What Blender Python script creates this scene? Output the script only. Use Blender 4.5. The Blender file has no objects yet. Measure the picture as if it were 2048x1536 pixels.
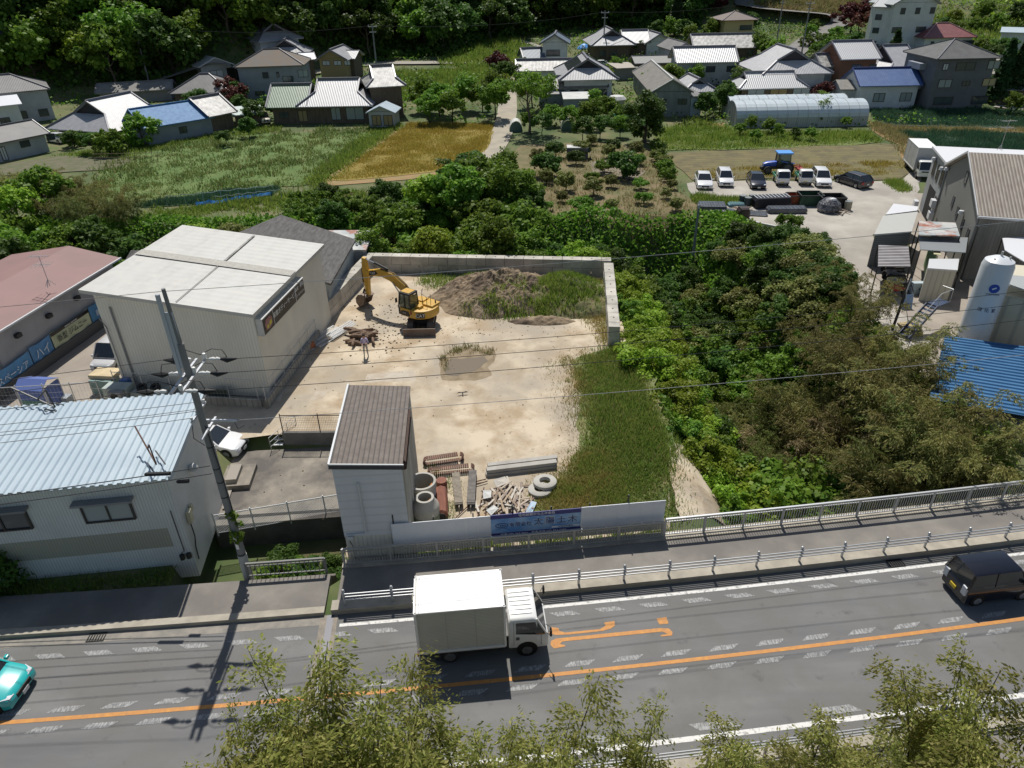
import bpy, bmesh, math, random
import numpy as np
from mathutils import Vector, Matrix
R=math.radians; PI=math.pi
sc=bpy.context.scene
# ---------------- camera, world, sun, exposure
CAM_H=24.0; CP=R(31.1); CR=R(1.2); CF=1422.0
f_=(0,math.cos(CP),-math.sin(CP)); r0=(1,0,0); u0=(0,math.sin(CP),math.cos(CP))
r_=tuple(math.cos(CR)*a-math.sin(CR)*b for a,b in zip(r0,u0)); u_=tuple(math.sin(CR)*a+math.cos(CR)*b for a,b in zip(r0,u0))
cd=bpy.data.cameras.new('camera'); cam=bpy.data.objects.new('camera',cd); sc.collection.objects.link(cam)
cd.sensor_width=36; cd.lens=CF/2048*36; cd.clip_end=1500; cd.clip_start=.5
cam.matrix_world=Matrix(((r_[0],u_[0],-f_[0],0),(r_[1],u_[1],-f_[1],0),(r_[2],u_[2],-f_[2],CAM_H),(0,0,0,1)))
sc.camera=cam
SUN=Vector((-.05,.57,1)).normalized()
elev=math.asin(SUN.z); az=math.atan2(SUN.x,SUN.y)
w=bpy.data.worlds.new('World'); sc.world=w; w.use_nodes=True
nt=w.node_tree; sky=nt.nodes.new('ShaderNodeTexSky'); sky.sky_type='NISHITA'; sky.sun_disc=False
sky.sun_elevation=elev; sky.sun_rotation=az; sky.air_density=1.2
nt.links.new(sky.outputs[0],nt.nodes['Background'].inputs[0]); nt.nodes['Background'].inputs[1].default_value=.07
ld=bpy.data.lights.new('sun','SUN'); ld.energy=4.7; ld.angle=R(.5); ld.color=(1,.96,.89)
sun=bpy.data.objects.new('sun',ld); sc.collection.objects.link(sun); sun.rotation_euler=SUN.to_track_quat('Z','Y').to_euler()
sc.view_settings.view_transform='Standard'; sc.view_settings.look='None'; sc.view_settings.exposure=-.05; sc.view_settings.gamma=1
# ---------------- pixel of the photo -> point on the ground / a plane
def ray(px,py):
    a=(px-1024)/CF; b=(768-py)/CF
    return tuple(f_[i]+a*r_[i]+b*u_[i] for i in range(3))
def W(px,py,z=0.0):
    d=ray(px,py); t=(z-CAM_H)/d[2]; return (d[0]*t,d[1]*t,z)
def cy(x): return 17.7+.092*x+.0009*x*x          # centre line of the road
def cs(x): return .092+.0018*x
def road(x,off,z=0): 
    s=cs(x); n=math.hypot(1,s); return (x-off*s/n,cy(x)+off/n,z)
def sst(t): t=np.clip(t,0,1); return t*t*(3-2*t)
def segd(x,y,P):
    best=np.full(np.shape(x),1e9)
    for (ax,ay),(bx,by) in zip(P[:-1],P[1:]):
        dx,dy=bx-ax,by-ay; t=np.clip(((x-ax)*dx+(y-ay)*dy)/(dx*dx+dy*dy),0,1)
        best=np.minimum(best,np.hypot(x-ax-t*dx,y-ay-t*dy))
    return best
RV=[(17.5,-10),(17.5,30),(16.5,45),(17,58),(15,66.5)]; RB=[(15,66.5),(-10,67.5),(-40,67),(-90,70)]
HX=[-160,-120,-60,-20,20,60,120,200]; HY=[140,140,150,203,226,222,212,205]; HS=[.5,.5,.5,.45,.42,.3,.24,.24]
def terr(x,y):
    x=np.asarray(x,float); y=np.asarray(y,float)
    z=np.full(np.shape(x),-.05)
    z=z-7*(1-sst((segd(x,y,RV)-1.5)/7.2))*sst((96-y)/20+0)
    z=np.minimum(z,-.05-4*(1-sst((segd(x,y,RB)-1.2)/5.0)))
    nb=cy(x)-5.6-y; z=z-np.clip(nb,0,12)*.55
    z=np.where((x>-15.6)&(x<-7.95)&(y>cy(x)+6.0)&(y<28.2),-2.2,z)
    z=np.where((x>-17)&(x<-8.1)&(y>=28.2)&(y<34.2),-.9,z)
    z=z+.045*np.clip(y-118,0,400)
    h0=np.interp(x,HX,HY); hs=np.interp(x,HX,HS); z=z+hs*np.clip(y-h0,0,400)*sst((y-h0)/18+.15)
    return z
def T(x,y): return float(terr(x,y))
def at(px,py,dz=0):
    d=ray(px,py); t=5.0; pz=None
    if d[2]>-.001: t0=300
    while t<700:
        x,y,z=d[0]*t,d[1]*t,CAM_H+d[2]*t
        if z<=T(x,y): break
        t+=1.0 if t>60 else .4
    lo,hi=t-1,t
    for _ in range(14):
        m=(lo+hi)/2
        if CAM_H+d[2]*m<=T(d[0]*m,d[1]*m): hi=m
        else: lo=m
    x,y=d[0]*hi,d[1]*hi; return (x,y,T(x,y)+dz)
# ---------------- object helpers
def link(o,parent=None):
    sc.collection.objects.link(o)
    if parent: o.parent=parent
    return o
def tag(o,label=None,cat=None,group=None,kind=None):
    if label: o['label']=label
    if cat: o['category']=cat
    if group: o['group']=group
    if kind: o['kind']=kind
    return o
def thing(name,label,cat,loc=(0,0,0),rz=0,group=None,scale=1):
    o=bpy.data.objects.new(name,None); link(o); o.location=loc; o.rotation_euler=(0,0,rz); o.scale=(scale,)*3; o.empty_display_size=.3
    return tag(o,label,cat,group)
def dup(root,loc,rz=0,label=None,group=None,scale=None,rx=0):
    def cp(o,p):
        c=o.copy(); link(c,p)
        for ch in list(KIDS.get(o.name,[])): 
            k=cp(ch,c); KIDS.setdefault(c.name,[]).append(k)
        return c
    r=cp(root,None); r.location=loc; r.rotation_euler=(rx,0,rz)
    if scale is not None: r.scale=scale if hasattr(scale,'__len__') else (scale,)*3
    if label: r['label']=label
    if group: r['group']=group
    return r
KIDS={}
class MB:
    def __init__(s): s.v=[];s.f=[];s.m=[];s.cm=0
    def add(s,vs,fs,m=None):
        n=len(s.v); s.v+= [tuple(p) for p in vs]; s.f+=[tuple(n+i for i in f) for f in fs]; s.m+=[s.cm if m is None else m]*len(fs); return s
    def box(s,x0,x1,y0,y1,z0,z1,m=None):
        return s.add([(x0,y0,z0),(x1,y0,z0),(x1,y1,z0),(x0,y1,z0),(x0,y0,z1),(x1,y0,z1),(x1,y1,z1),(x0,y1,z1)],[(3,2,1,0),(4,5,6,7),(0,1,5,4),(1,2,6,5),(2,3,7,6),(3,0,4,7)],m)
    def bar(s,p0,p1,w,h=None,m=None,up=(0,0,1)):
        h=h or w; p0=Vector(p0);p1=Vector(p1); d=(p1-p0); 
        if d.length<1e-6: return s
        d.normalize(); u=Vector(up)
        if abs(d.dot(u))>.98: u=Vector((0,1,0))
        a=d.cross(u).normalized()*w/2; b=a.cross(d).normalized()*h/2
        vs=[p+i*a+j*b for p in (p0,p1) for i,j in ((-1,-1),(1,-1),(1,1),(-1,1))]
        return s.add(vs,[(3,2,1,0),(4,5,6,7),(0,1,5,4),(1,2,6,5),(2,3,7,6),(3,0,4,7)],m)
    def tube(s,pts,r,n=8,m=None,cap=True):
        pts=[Vector(p) for p in pts]; rs=r if hasattr(r,'__len__') else [r]*len(pts); base=len(s.v); vs=[];fs=[]
        for i,p in enumerate(pts):
            d=(pts[min(i+1,len(pts)-1)]-pts[max(i-1,0)]).normalized(); u=Vector((0,0,1)) if abs(d.z)<.95 else Vector((0,1,0))
            a=d.cross(u).normalized(); b=a.cross(d)
            for k in range(n):
                t=2*PI*k/n; vs.append(p+rs[i]*(a*math.cos(t)+b*math.sin(t)))
        for i in range(len(pts)-1):
            for k in range(n): fs.append((i*n+k,i*n+(k+1)%n,(i+1)*n+(k+1)%n,(i+1)*n+k))
        if cap: fs+= [tuple(range(n))[::-1],tuple(range((len(pts)-1)*n,len(pts)*n))]
        return s.add(vs,fs,m)
    def cyl(s,c,r,z0,z1,n=20,m=None,r2=None):
        return s.lathe(c,[(0,z0),(r,z0),(r if r2 is None else r2,z1),(0,z1)],n,m)
    def lathe(s,c,prof,n=24,m=None):
        vs=[];fs=[]
        for (r,z) in prof:
            for k in range(n): t=2*PI*k/n; vs.append((c[0]+r*math.cos(t),c[1]+r*math.sin(t),c[2]+z if len(c)>2 else z))
        for i in range(len(prof)-1):
            for k in range(n): fs.append((i*n+k,i*n+(k+1)%n,(i+1)*n+(k+1)%n,(i+1)*n+k))
        return s.add(vs,fs,m)
    def prism(s,poly,z0,z1,m=None):
        n=len(poly); vs=[(p[0],p[1],z0) for p in poly]+[(p[0],p[1],z1) for p in poly]
        return s.add(vs,[tuple(range(n))[::-1],tuple(range(n,2*n))]+[(i,(i+1)%n,n+(i+1)%n,n+i) for i in range(n)],m)
    def extr(s,poly,y0,y1,m=None):   # polygon in x,z extruded along y
        n=len(poly); vs=[(p[0],y0,p[1]) for p in poly]+[(p[0],y1,p[1]) for p in poly]
        return s.add(vs,[tuple(range(n)),tuple(range(n,2*n))[::-1]]+[(i,n+i,n+(i+1)%n,(i+1)%n) for i in range(n)],m)
    def slab(s,vs,fs,t,m=None):      # open surface given a thickness downwards
        n=len(vs); ed={}
        for f in fs:
            for i in range(len(f)): e=(f[i],f[(i+1)%len(f)]); ed[e]=1
        out=[e for e in ed if (e[1],e[0]) not in ed]
        vv=list(vs)+[(v[0],v[1],v[2]-t) for v in vs]
        return s.add(vv,list(fs)+[tuple(i+n for i in f)[::-1] for f in fs]+[(a,a+n,b+n,b)[::-1] for a,b in out],m)
    def build(s,name,mats,parent=None,bevel=0,smooth=False,fix=True,loc=None):
        me=bpy.data.meshes.new(name); me.from_pydata(s.v,[],s.f)
        if not hasattr(mats,'__len__'): mats=[mats]
        for m in mats: me.materials.append(m)
        me.polygons.foreach_set('material_index',s.m)
        bm=bmesh.new(); bm.from_mesh(me)
        if fix: bmesh.ops.recalc_face_normals(bm,faces=bm.faces)
        if bevel:
            es=[e for e in bm.edges if len(e.link_faces)==2 and e.calc_face_angle(0)>.5]
            bmesh.ops.bevel(bm,geom=es,offset=bevel,segments=2,affect='EDGES',profile=.6)
        bm.to_mesh(me); bm.free()
        if smooth:
            for p in me.polygons: p.use_smooth=True
            try: me.set_sharp_from_angle(angle=R(38))
            except Exception: pass
        o=bpy.data.objects.new(name,me); link(o,parent)
        if loc: o.location=loc
        if parent: KIDS.setdefault(parent.name,[]).append(o)
        return o
def P(name,mats,parent,fn,**k):
    b=MB(); fn(b); return b.build(name,mats,parent,**k)
# ---------------- materials
MATS={}
def mat(name,col,rough=.6,metal=0,c2=None,ns=3,nd=4,lo=.35,hi=.65,bump=0,bs=8,spec=.5,streak=None,c3=None,n3=.3,wave=None,coat=0,trans=0,rnd=0,spots=None):
    """col + optional second colour by noise (ns), third by larger noise (n3), bump noise, wave=(axis,scale,strength,colour2)"""
    if name in MATS: return MATS[name]
    m=bpy.data.materials.new(name); m.use_nodes=True; MATS[name]=m; n=m.node_tree; L=n.links; b=n.nodes['Principled BSDF']
    b.inputs['Roughness'].default_value=rough; b.inputs['Metallic'].default_value=metal; b.inputs['Specular IOR Level'].default_value=spec
    b.inputs['Coat Weight'].default_value=coat
    tc=n.nodes.new('ShaderNodeTexCoord'); co=tc.outputs['Object']
    def noise(s,d,vec=co,detail=5):
        t=n.nodes.new('ShaderNodeTexNoise'); t.inputs['Scale'].default_value=s; t.inputs['Detail'].default_value=detail; t.inputs['Roughness'].default_value=.6; L.new(vec,t.inputs['Vector']); return t.outputs['Fac']
    def ramp(src,a,c):
        r=n.nodes.new('ShaderNodeMapRange'); r.inputs[1].default_value=a; r.inputs[2].default_value=c; L.new(src,r.inputs[0]); return r.outputs[0]
    def mix(f,a,c):
        x=n.nodes.new('ShaderNodeMix'); x.data_type='RGBA'; 
        if isinstance(f,float): x.inputs[0].default_value=f
        else: L.new(f,x.inputs[0])
        for k,v in ((6,a),(7,c)):
            if isinstance(v,tuple): x.inputs[k].default_value=(*v,1)
            else: L.new(v,x.inputs[k])
        return x.outputs[2]
    cur=col
    if c2: 
        vec=co
        if streak:
            mp=n.nodes.new('ShaderNodeMapping'); mp.inputs['Scale'].default_value=streak; L.new(co,mp.inputs[0]); vec=mp.outputs[0]
        cur=mix(ramp(noise(ns,nd,vec),lo,hi),cur,c2)
    if c3: cur=mix(ramp(noise(n3,2,detail=6),.42,.62),cur,c3)
    if spots: cur=mix(ramp(noise(spots[0],6,detail=8),spots[2],spots[3]),cur,spots[1])
    hs=None
    if wave:
        wv=n.nodes.new('ShaderNodeTexWave'); wv.wave_type='BANDS'; wv.bands_direction=wave[0] if wave[0] in 'XYZ' else 'X'; wv.inputs['Scale'].default_value=wave[1]; wv.inputs['Distortion'].default_value=0
        if wave[0]=='S':   # rows run down whichever slope the face is on
            sx=n.nodes.new('ShaderNodeSeparateXYZ'); L.new(co,sx.inputs[0]); nn=n.nodes.new('ShaderNodeSeparateXYZ'); L.new(tc.outputs['Normal'],nn.inputs[0])
            ax=n.nodes.new('ShaderNodeMath'); ax.operation='ABSOLUTE'; L.new(nn.outputs[0],ax.inputs[0]); ay=n.nodes.new('ShaderNodeMath'); ay.operation='ABSOLUTE'; L.new(nn.outputs[1],ay.inputs[0])
            g=n.nodes.new('ShaderNodeMath'); g.operation='GREATER_THAN'; L.new(ax.outputs[0],g.inputs[0]); L.new(ay.outputs[0],g.inputs[1])
            mx=n.nodes.new('ShaderNodeMix'); L.new(g.outputs[0],mx.inputs[0]); L.new(sx.outputs[0],mx.inputs[2]); L.new(sx.outputs[1],mx.inputs[3])
            cb=n.nodes.new('ShaderNodeCombineXYZ'); L.new(mx.outputs[0],cb.inputs[0]); L.new(cb.outputs[0],wv.inputs['Vector'])
        else: L.new(co,wv.inputs['Vector'])
        if len(wave)>3 and wave[3]: cur=mix(ramp(wv.outputs['Fac'],.25,.0),cur,wave[3])
        bp=n.nodes.new('ShaderNodeBump'); bp.inputs['Strength'].default_value=wave[2]; bp.inputs['Distance'].default_value=.04; L.new(wv.outputs['Fac'],bp.inputs['Height']); hs=bp.outputs[0]
    if bump:
        bp=n.nodes.new('ShaderNodeBump'); bp.inputs['Strength'].default_value=bump; bp.inputs['Distance'].default_value=.05; L.new(noise(bs,3),bp.inputs['Height'])
        if hs: L.new(hs,bp.inputs['Normal'])
        hs=bp.outputs[0]
    if rnd:
        oi=n.nodes.new('ShaderNodeObjectInfo'); hv=n.nodes.new('ShaderNodeHueSaturation'); rr=n.nodes.new('ShaderNodeMapRange'); rr.inputs[3].default_value=1-rnd; rr.inputs[4].default_value=1+rnd; L.new(oi.outputs['Random'],rr.inputs[0]); L.new(rr.outputs[0],hv.inputs['Value'])
        if isinstance(cur,tuple): hv.inputs['Color'].default_value=(*cur,1)
        else: L.new(cur,hv.inputs['Color'])
        cur=hv.outputs[0]
    if hs: L.new(hs,b.inputs['Normal'])
    if isinstance(cur,tuple): b.inputs['Base Color'].default_value=(*cur,1)
    else: L.new(cur,b.inputs['Base Color'])
    if trans: b.inputs['Transmission Weight'].default_value=trans
    return m
def leafmat(name,c1,c2,c3,tr=.45,rough=.5,ns=.6,rnd=True):
    m=bpy.data.materials.new(name); m.use_nodes=True; n=m.node_tree; L=n.links; b=n.nodes['Principled BSDF']; out=n.nodes['Material Output']
    ge=n.nodes.new('ShaderNodeNewGeometry'); oi=n.nodes.new('ShaderNodeObjectInfo'); tc=n.nodes.new('ShaderNodeTexCoord')
    no=n.nodes.new('ShaderNodeTexNoise'); no.inputs['Scale'].default_value=ns; no.inputs['Detail'].default_value=3; L.new(tc.outputs['Object'],no.inputs['Vector'])
    def mix(f,a,c):
        x=n.nodes.new('ShaderNodeMix'); x.data_type='RGBA'; L.new(f,x.inputs[0])
        for k,v in ((6,a),(7,c)):
            if isinstance(v,tuple): x.inputs[k].default_value=(*v,1)
            else: L.new(v,x.inputs[k])
        return x.outputs[2]
    rm=n.nodes.new('ShaderNodeMapRange'); rm.inputs[1].default_value=.38; rm.inputs[2].default_value=.62; L.new(no.outputs[0],rm.inputs[0])
    c=mix(rm.outputs[0],c1,c2)
    pw=n.nodes.new('ShaderNodeMath'); pw.operation='POWER'; pw.inputs[1].default_value=2.2; L.new(ge.outputs['Random Per Island'],pw.inputs[0])
    c=mix(pw.outputs[0],c,c3)
    rnd=rnd and not name.startswith('grass'); hv=n.nodes.new('ShaderNodeHueSaturation'); rr=n.nodes.new('ShaderNodeMapRange'); rr.inputs[3].default_value=.7 if rnd else 1; rr.inputs[4].default_value=1.35 if rnd else 1; L.new(oi.outputs['Random'],rr.inputs[0]); L.new(rr.outputs[0],hv.inputs['Value']); L.new(c,hv.inputs['Color'])
    rh=n.nodes.new('ShaderNodeMath'); rh.operation='MULTIPLY_ADD'; rh.inputs[1].default_value=.035 if rnd else 0; rh.inputs[2].default_value=.485 if rnd else .5; L.new(oi.outputs['Random'],rh.inputs[0]); L.new(rh.outputs[0],hv.inputs['Hue'])
    L.new(hv.outputs[0],b.inputs['Base Color']); b.inputs['Roughness'].default_value=rough; b.inputs['Specular IOR Level'].default_value=.18
    t=n.nodes.new('ShaderNodeBsdfTranslucent'); L.new(hv.outputs[0],t.inputs['Color'])
    ms=n.nodes.new('ShaderNodeMixShader'); ms.inputs[0].default_value=tr; L.new(b.outputs[0],ms.inputs[1]); L.new(t.outputs[0],ms.inputs[2]); L.new(ms.outputs[0],out.inputs[0])
    return m
# ---------------- foliage
rng=np.random.default_rng(7); random.seed(7)
def mesh_np(name,V,nf,mat_,k=4):
    me=bpy.data.meshes.new(name); me.vertices.add(len(V)); me.vertices.foreach_set('co',V.astype(np.float32).ravel())
    me.loops.add(nf*k); me.loops.foreach_set('vertex_index',np.arange(nf*k,dtype=np.int32)); me.polygons.add(nf)
    me.polygons.foreach_set('loop_start',np.arange(0,nf*k,k,dtype=np.int32)); me.update(calc_edges=True); me.materials.append(mat_); return me
def leaves(name,C,D,S,mat_):
    V=np.stack([C,C+.5*D+S,C+D,C+.5*D-S],1).reshape(-1,3); return mesh_np(name,V,len(C),mat_)
def unit(a): return a/np.maximum(np.linalg.norm(a,axis=1,keepdims=True),1e-6)
def crown_mesh(name,mat_,rx,rz,zc,ncl,rcl,nl,ls,seed,flat=.6,aspect=.42,shell=.55,low=-.5):
    g=np.random.default_rng(seed); C=[];N=[]
    a=unit(g.normal(size=(ncl*3,3))); a=a[a[:,2]>low][:ncl]; rad=shell+(1-shell)*g.random(len(a))**.6
    cc=a*rad[:,None]*np.array([rx,rx,rz])*(1+.18*g.normal(size=(len(a),1)))+np.array([0,0,zc])
    per=nl//len(cc)
    for c in cc:
        d=unit(g.normal(size=(per,3))); r=rcl*(.65+.7*g.random())*(.35+.65*g.random((per,1))**.5)
        C.append(c+d*r*np.array([1,1,.65])); N.append(d+np.array([0,0,flat]))
    C=np.concatenate(C); N=unit(np.concatenate(N)+.5*g.normal(size=(len(C),3)))
    t=unit(np.cross(N,g.normal(size=(len(C),3)))); s=np.cross(N,t); l=ls*(.6+.8*g.random((len(C),1)))
    return leaves(name,C,t*l,s*l*aspect,mat_)
def pine_mesh(name,mat_,r,h,n,ls,seed):   # conical / columnar
    g=np.random.default_rng(seed); z=g.random(n)**.8; rr=r*(1-z)**.7*(.55+.45*g.random(n))*(1+.2*np.sin(z*40+g.random()*6)); a=g.random(n)*2*PI
    C=np.stack([rr*np.cos(a),rr*np.sin(a),.08*h+z*h*.95],1); N=unit(np.stack([np.cos(a),np.sin(a),.6+0*a],1)+.5*g.normal(size=(n,3)))
    t=unit(np.cross(N,g.normal(size=(n,3)))); s=np.cross(N,t); l=ls*(.6+.8*g.random((n,1))); return leaves(name,C,t*l,s*l*.45,mat_)
def trunk_mb(h,r,nb,reach,seed,lean=.05,z0=.35):
    g=random.Random(seed); b=MB(); pts=[(0,0,-.6)]; x=y=0
    for i in range(1,6): x+=g.uniform(-lean,lean)*h; y+=g.uniform(-lean,lean)*h; pts.append((x,y,h*i/5))
    b.tube(pts,[r*1.25,r,r*.85,r*.7,r*.5,r*.25],7)
    for k in range(nb):
        t=z0+(1-z0)*k/nb; i=min(int(t*5),4); p=Vector(pts[i+1 if i<5 else 5])*.5+Vector(pts[i])*.5; p.z=max(h*t,.1); a=k*2.4+g.random(); L=reach*(.6+.5*g.random())*(1.1-.5*t)
        b.tube([p,p+Vector((math.cos(a)*L*.5,math.sin(a)*L*.5,L*.35)),p+Vector((math.cos(a)*L,math.sin(a)*L,L*.75))],[r*.5,r*.3,r*.1],5)
    return b
BARK=mat('bark',(.09,.07,.055),.9,c2=(.16,.13,.1),ns=4)
LM=dict(dark=leafmat('leaf_dark',(.05,.1,.018),(.085,.15,.024),(.12,.2,.04)),
 mid=leafmat('leaf_mid',(.09,.18,.018),(.15,.25,.026),(.22,.32,.05)),
 light=leafmat('leaf_light',(.17,.28,.018),(.26,.37,.03),(.36,.44,.07)),
 olive=leafmat('leaf_olive',(.14,.17,.04),(.2,.22,.055),(.3,.29,.1)),
 dry=leafmat('leaf_dry',(.26,.21,.11),(.37,.3,.15),(.46,.39,.22)),
 bamboo=leafmat('leaf_bamboo',(.19,.22,.045),(.29,.3,.07),(.46,.42,.15),tr=.5),
 bamdark=leafmat('leaf_bamboo_shade',(.09,.135,.03),(.14,.18,.045),(.26,.24,.09)),  # darker copy of the bamboo leaf, shade put into the colour
 bamnear=leafmat('leaf_bamboo_near',(.18,.22,.045),(.29,.31,.07),(.48,.44,.16),tr=.5),bamolive=leafmat('leaf_bamboo_olive',(.15,.18,.05),(.25,.24,.07),(.42,.36,.15),tr=.45),
 maple=leafmat('leaf_maple',(.08,.025,.022),(.12,.035,.03),(.16,.06,.05)),
 needle=leafmat('leaf_needle',(.025,.06,.02),(.045,.085,.025),(.07,.12,.035)))
def proto(kind,crown,trunk=None,cn='crown',tn='trunk'):
    r=bpy.data.objects.new(kind,None); r.empty_display_size=.3; link(r)
    c=bpy.data.objects.new(cn,crown); link(c,r); KIDS[r.name]=[c]
    if trunk: KIDS[r.name].append(trunk.build(tn,BARK,r)); 
    return r
USED=set(); OCC=[]; ROADS=[]; NOP=[(7.4,26),(11.6,26),(11.3,29),(9.9,34.2),(8.2,34.2)]
def plant(pr,loc,s=1,label=None,cat='tree',group=None,rz=None,sz=None,nm=None):
    rz=random.uniform(0,2*PI) if rz is None else rz
    if inpoly(np.array([loc[0]]),np.array([loc[1]]),NOP)[0]: return
    if pr.name not in USED:
        USED.add(pr.name); o=pr; o.location=loc; o.rotation_euler=(0,0,rz); o.scale=(s,s,sz or s)
    else: o=dup(pr,loc,rz,scale=(s,s,sz or s))
    for k in ('label','group','category'): 
        if k in o: del o[k]
    if nm and pr.name!=o.name: o.name=nm
    return tag(o,label,cat,group)
def far_tree(i,m,rx=3.6,rz=3.2,h=7,n=3600,ls=.55,ncl=34,rcl=1.25): return proto('broadleaf_tree',crown_mesh('crown',LM[m],rx,rz,h-rz*.55,ncl,rcl,n,ls,100+i),trunk_mb(h*.8,.18,5,rx*.8,i))
FT=[far_tree(1,'dark'),far_tree(2,'dark',4.2,3.0,7.5),far_tree(3,'mid',3.4,3.4,7),far_tree(4,'mid',4,2.8,6.5),far_tree(5,'light',3.2,2.8,6),far_tree(6,'dark',3,4.2,9)]
def near_shrub(i,m,rx=2,rz=1.5,n=5200,ls=.2,ncl=30,rcl=.6,name='shrub',asp=.42): return proto(name,crown_mesh('foliage',LM[m],rx,rz,rz*.45,ncl,rcl,n,ls,200+i,low=-.25,aspect=asp),trunk_mb(rz*1.1,.05,6,rx*.7,i+50,z0=.05),'foliage','stem')
SH=[near_shrub(1,'light'),near_shrub(2,'mid',2.2,1.7),near_shrub(3,'dark',2.1,1.8),near_shrub(4,'olive',2,1.4),near_shrub(5,'dry',1.8,1.0,3600,.24,asp=.25)]
OT=[proto('orchard_tree',crown_mesh('crown',LM[m],1.7,1.25,1.7,20,.6,2600,.26,300+i),trunk_mb(2.0,.09,6,1.3,i+80,z0=.2)) for i,m in enumerate(('mid','olive','dark'))]
MP=proto('maple_tree',crown_mesh('crown',LM['maple'],2.2,1.8,2.8,24,.7,2600,.3,401),trunk_mb(3,.1,5,1.6,8))
CN=proto('conifer_tree',pine_mesh('crown',LM['needle'],1.6,7,4200,.4,5),trunk_mb(6,.15,0,1,9,lean=.0))
RS=proto('clipped_shrub',crown_mesh('foliage',LM['mid'],1.0,.85,.75,46,.24,2600,.16,410,shell=.9,low=-.6),trunk_mb(.9,.06,3,.5,10),'foliage','stem')
def bamboo(seed,m,nc=7,h=9,spread=1.6,ll=.2,droop=1.0,per=26,lw=.13,sprays=26,name='bamboo_clump',bl=1.0):
    g=np.random.default_rng(seed); b=MB(); C=[];D=[];S=[]
    for k in range(nc):
        a=g.random()*2*PI; r=spread*math.sqrt(g.random()); p=np.array([r*math.cos(a),r*math.sin(a),-.8]); hd=np.array([math.cos(a+g.normal()*.6),math.sin(a+g.normal()*.6),0]); hh=h*(.72+.35*g.random()); bend=droop*(.5+.8*g.random())
        pts=[]
        for i in range(9):
            t=i/8; pts.append(p+np.array([0,0,hh*(t-.12*bend*t**3)])+hd*bend*hh*.22*t**2.6)
        b.tube([tuple(q) for q in pts],[.045,.045,.042,.04,.035,.028,.02,.013,.006],5)
        for j in range(sprays):
            t=.38+.62*((j+g.random())/sprays)**.85; i=min(int(t*8),7); q=pts[i]+(pts[i+1]-pts[i])*(t*8-i); aa=g.random()*2*PI; L=(.55+.9*g.random())*(1.25-.75*t)*h/9*bl
            d=np.array([math.cos(aa),math.sin(aa),.15]); tt=g.random((per,1))**.7
            c=q+d*L*tt+np.array([0,0,-1])*(L*.45*tt**2)+g.normal(size=(per,3))*.09*h/9
            dd=unit(d*.8+np.array([0,0,-.65])+g.normal(size=(per,3))*.36)
            C.append(c);D.append(dd*ll*(.6+.8*g.random((per,1))));S.append(unit(np.cross(dd,g.normal(size=(per,3))))*ll*lw*(.7+.6*g.random((per,1))))
    return proto(name,leaves('foliage',np.concatenate(C),np.concatenate(D),np.concatenate(S),LM[m]),b,'foliage','culm')
MATS['culm']=None
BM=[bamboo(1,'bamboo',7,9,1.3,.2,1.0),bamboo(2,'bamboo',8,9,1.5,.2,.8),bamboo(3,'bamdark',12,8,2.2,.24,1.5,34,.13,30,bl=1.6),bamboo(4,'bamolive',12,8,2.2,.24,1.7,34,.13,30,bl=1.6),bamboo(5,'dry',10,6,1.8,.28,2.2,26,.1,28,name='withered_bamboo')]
def inpoly(x,y,P):
    ins=np.zeros(len(x),bool); n=len(P)
    for i in range(n):
        x1,y1=P[i][0],P[i][1]; x2,y2=P[(i+1)%n][0],P[(i+1)%n][1]
        c=((y1>y)!=(y2>y)); xi=(x2-x1)*(y-y1)/((y2-y1) if y2!=y1 else 1e-9)+x1; ins^=c&(x<xi)
    return ins
def sample(P,n,g=None,edge=0):
    g=g or rng; xs=[p[0] for p in P]; ys=[p[1] for p in P]; out=np.zeros((0,2))
    while len(out)<n:
        q=np.stack([g.uniform(min(xs)-edge,max(xs)+edge,n),g.uniform(min(ys)-edge,max(ys)+edge,n)],1)
        j=g.normal(size=q.shape)*edge; q2=q+j; out=np.concatenate([out,q[inpoly(q2[:,0],q2[:,1],P)]])
    return out[:n]
def zs(P): return terr(P[:,0],P[:,1])
_vg=np.random.default_rng(99).random((64,64))
def vnoise(x,y):
    xi=np.floor(x).astype(int); yi=np.floor(y).astype(int); fx=x-xi; fy=y-yi; fx=fx*fx*(3-2*fx); fy=fy*fy*(3-2*fy); a=_vg[xi%64,yi%64]; b=_vg[(xi+1)%64,yi%64]; c=_vg[xi%64,(yi+1)%64]; d=_vg[(xi+1)%64,(yi+1)%64]
    return (a*(1-fx)+b*fx)*(1-fy)+(c*(1-fx)+d*fx)*fy
def grass(name,label,P,n,h,wd,m,kindn='grass',edge=.4,zf=None,clump=0,lean=1.0):
    g=np.random.default_rng(len(label)); pts=sample(P,n,g,edge)
    if clump:   # thin the grass where a coarse noise is low
        k=.65*vnoise(pts[:,0]*clump,pts[:,1]*clump)+.35*vnoise(pts[:,0]*clump*2.7,pts[:,1]*clump*2.7); pts=pts[k+g.normal(size=len(k))*.1>.45]
    n=len(pts); z=(zf(pts[:,0],pts[:,1]) if zf else zs(pts)); vary=.45+1.1*vnoise(pts[:,0]*.45+7,pts[:,1]*.45); c=np.column_stack([pts,z])
    a=g.random(n)*2*PI; hh=h*(.5+.9*g.random(n))*vary; le=lean*h*g.random(n)
    tip=c+np.column_stack([np.cos(a*3)*le,np.sin(a*3)*le,hh]); s=np.column_stack([np.cos(a),np.sin(a),0*a])*wd/2*(.6+.8*g.random((n,1)))
    me=mesh_np(name,np.stack([c-s,c+s,tip],1).reshape(-1,3),n,m,3); o=bpy.data.objects.new(name,me); link(o); return tag(o,label,kindn,kind='stuff')
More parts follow.
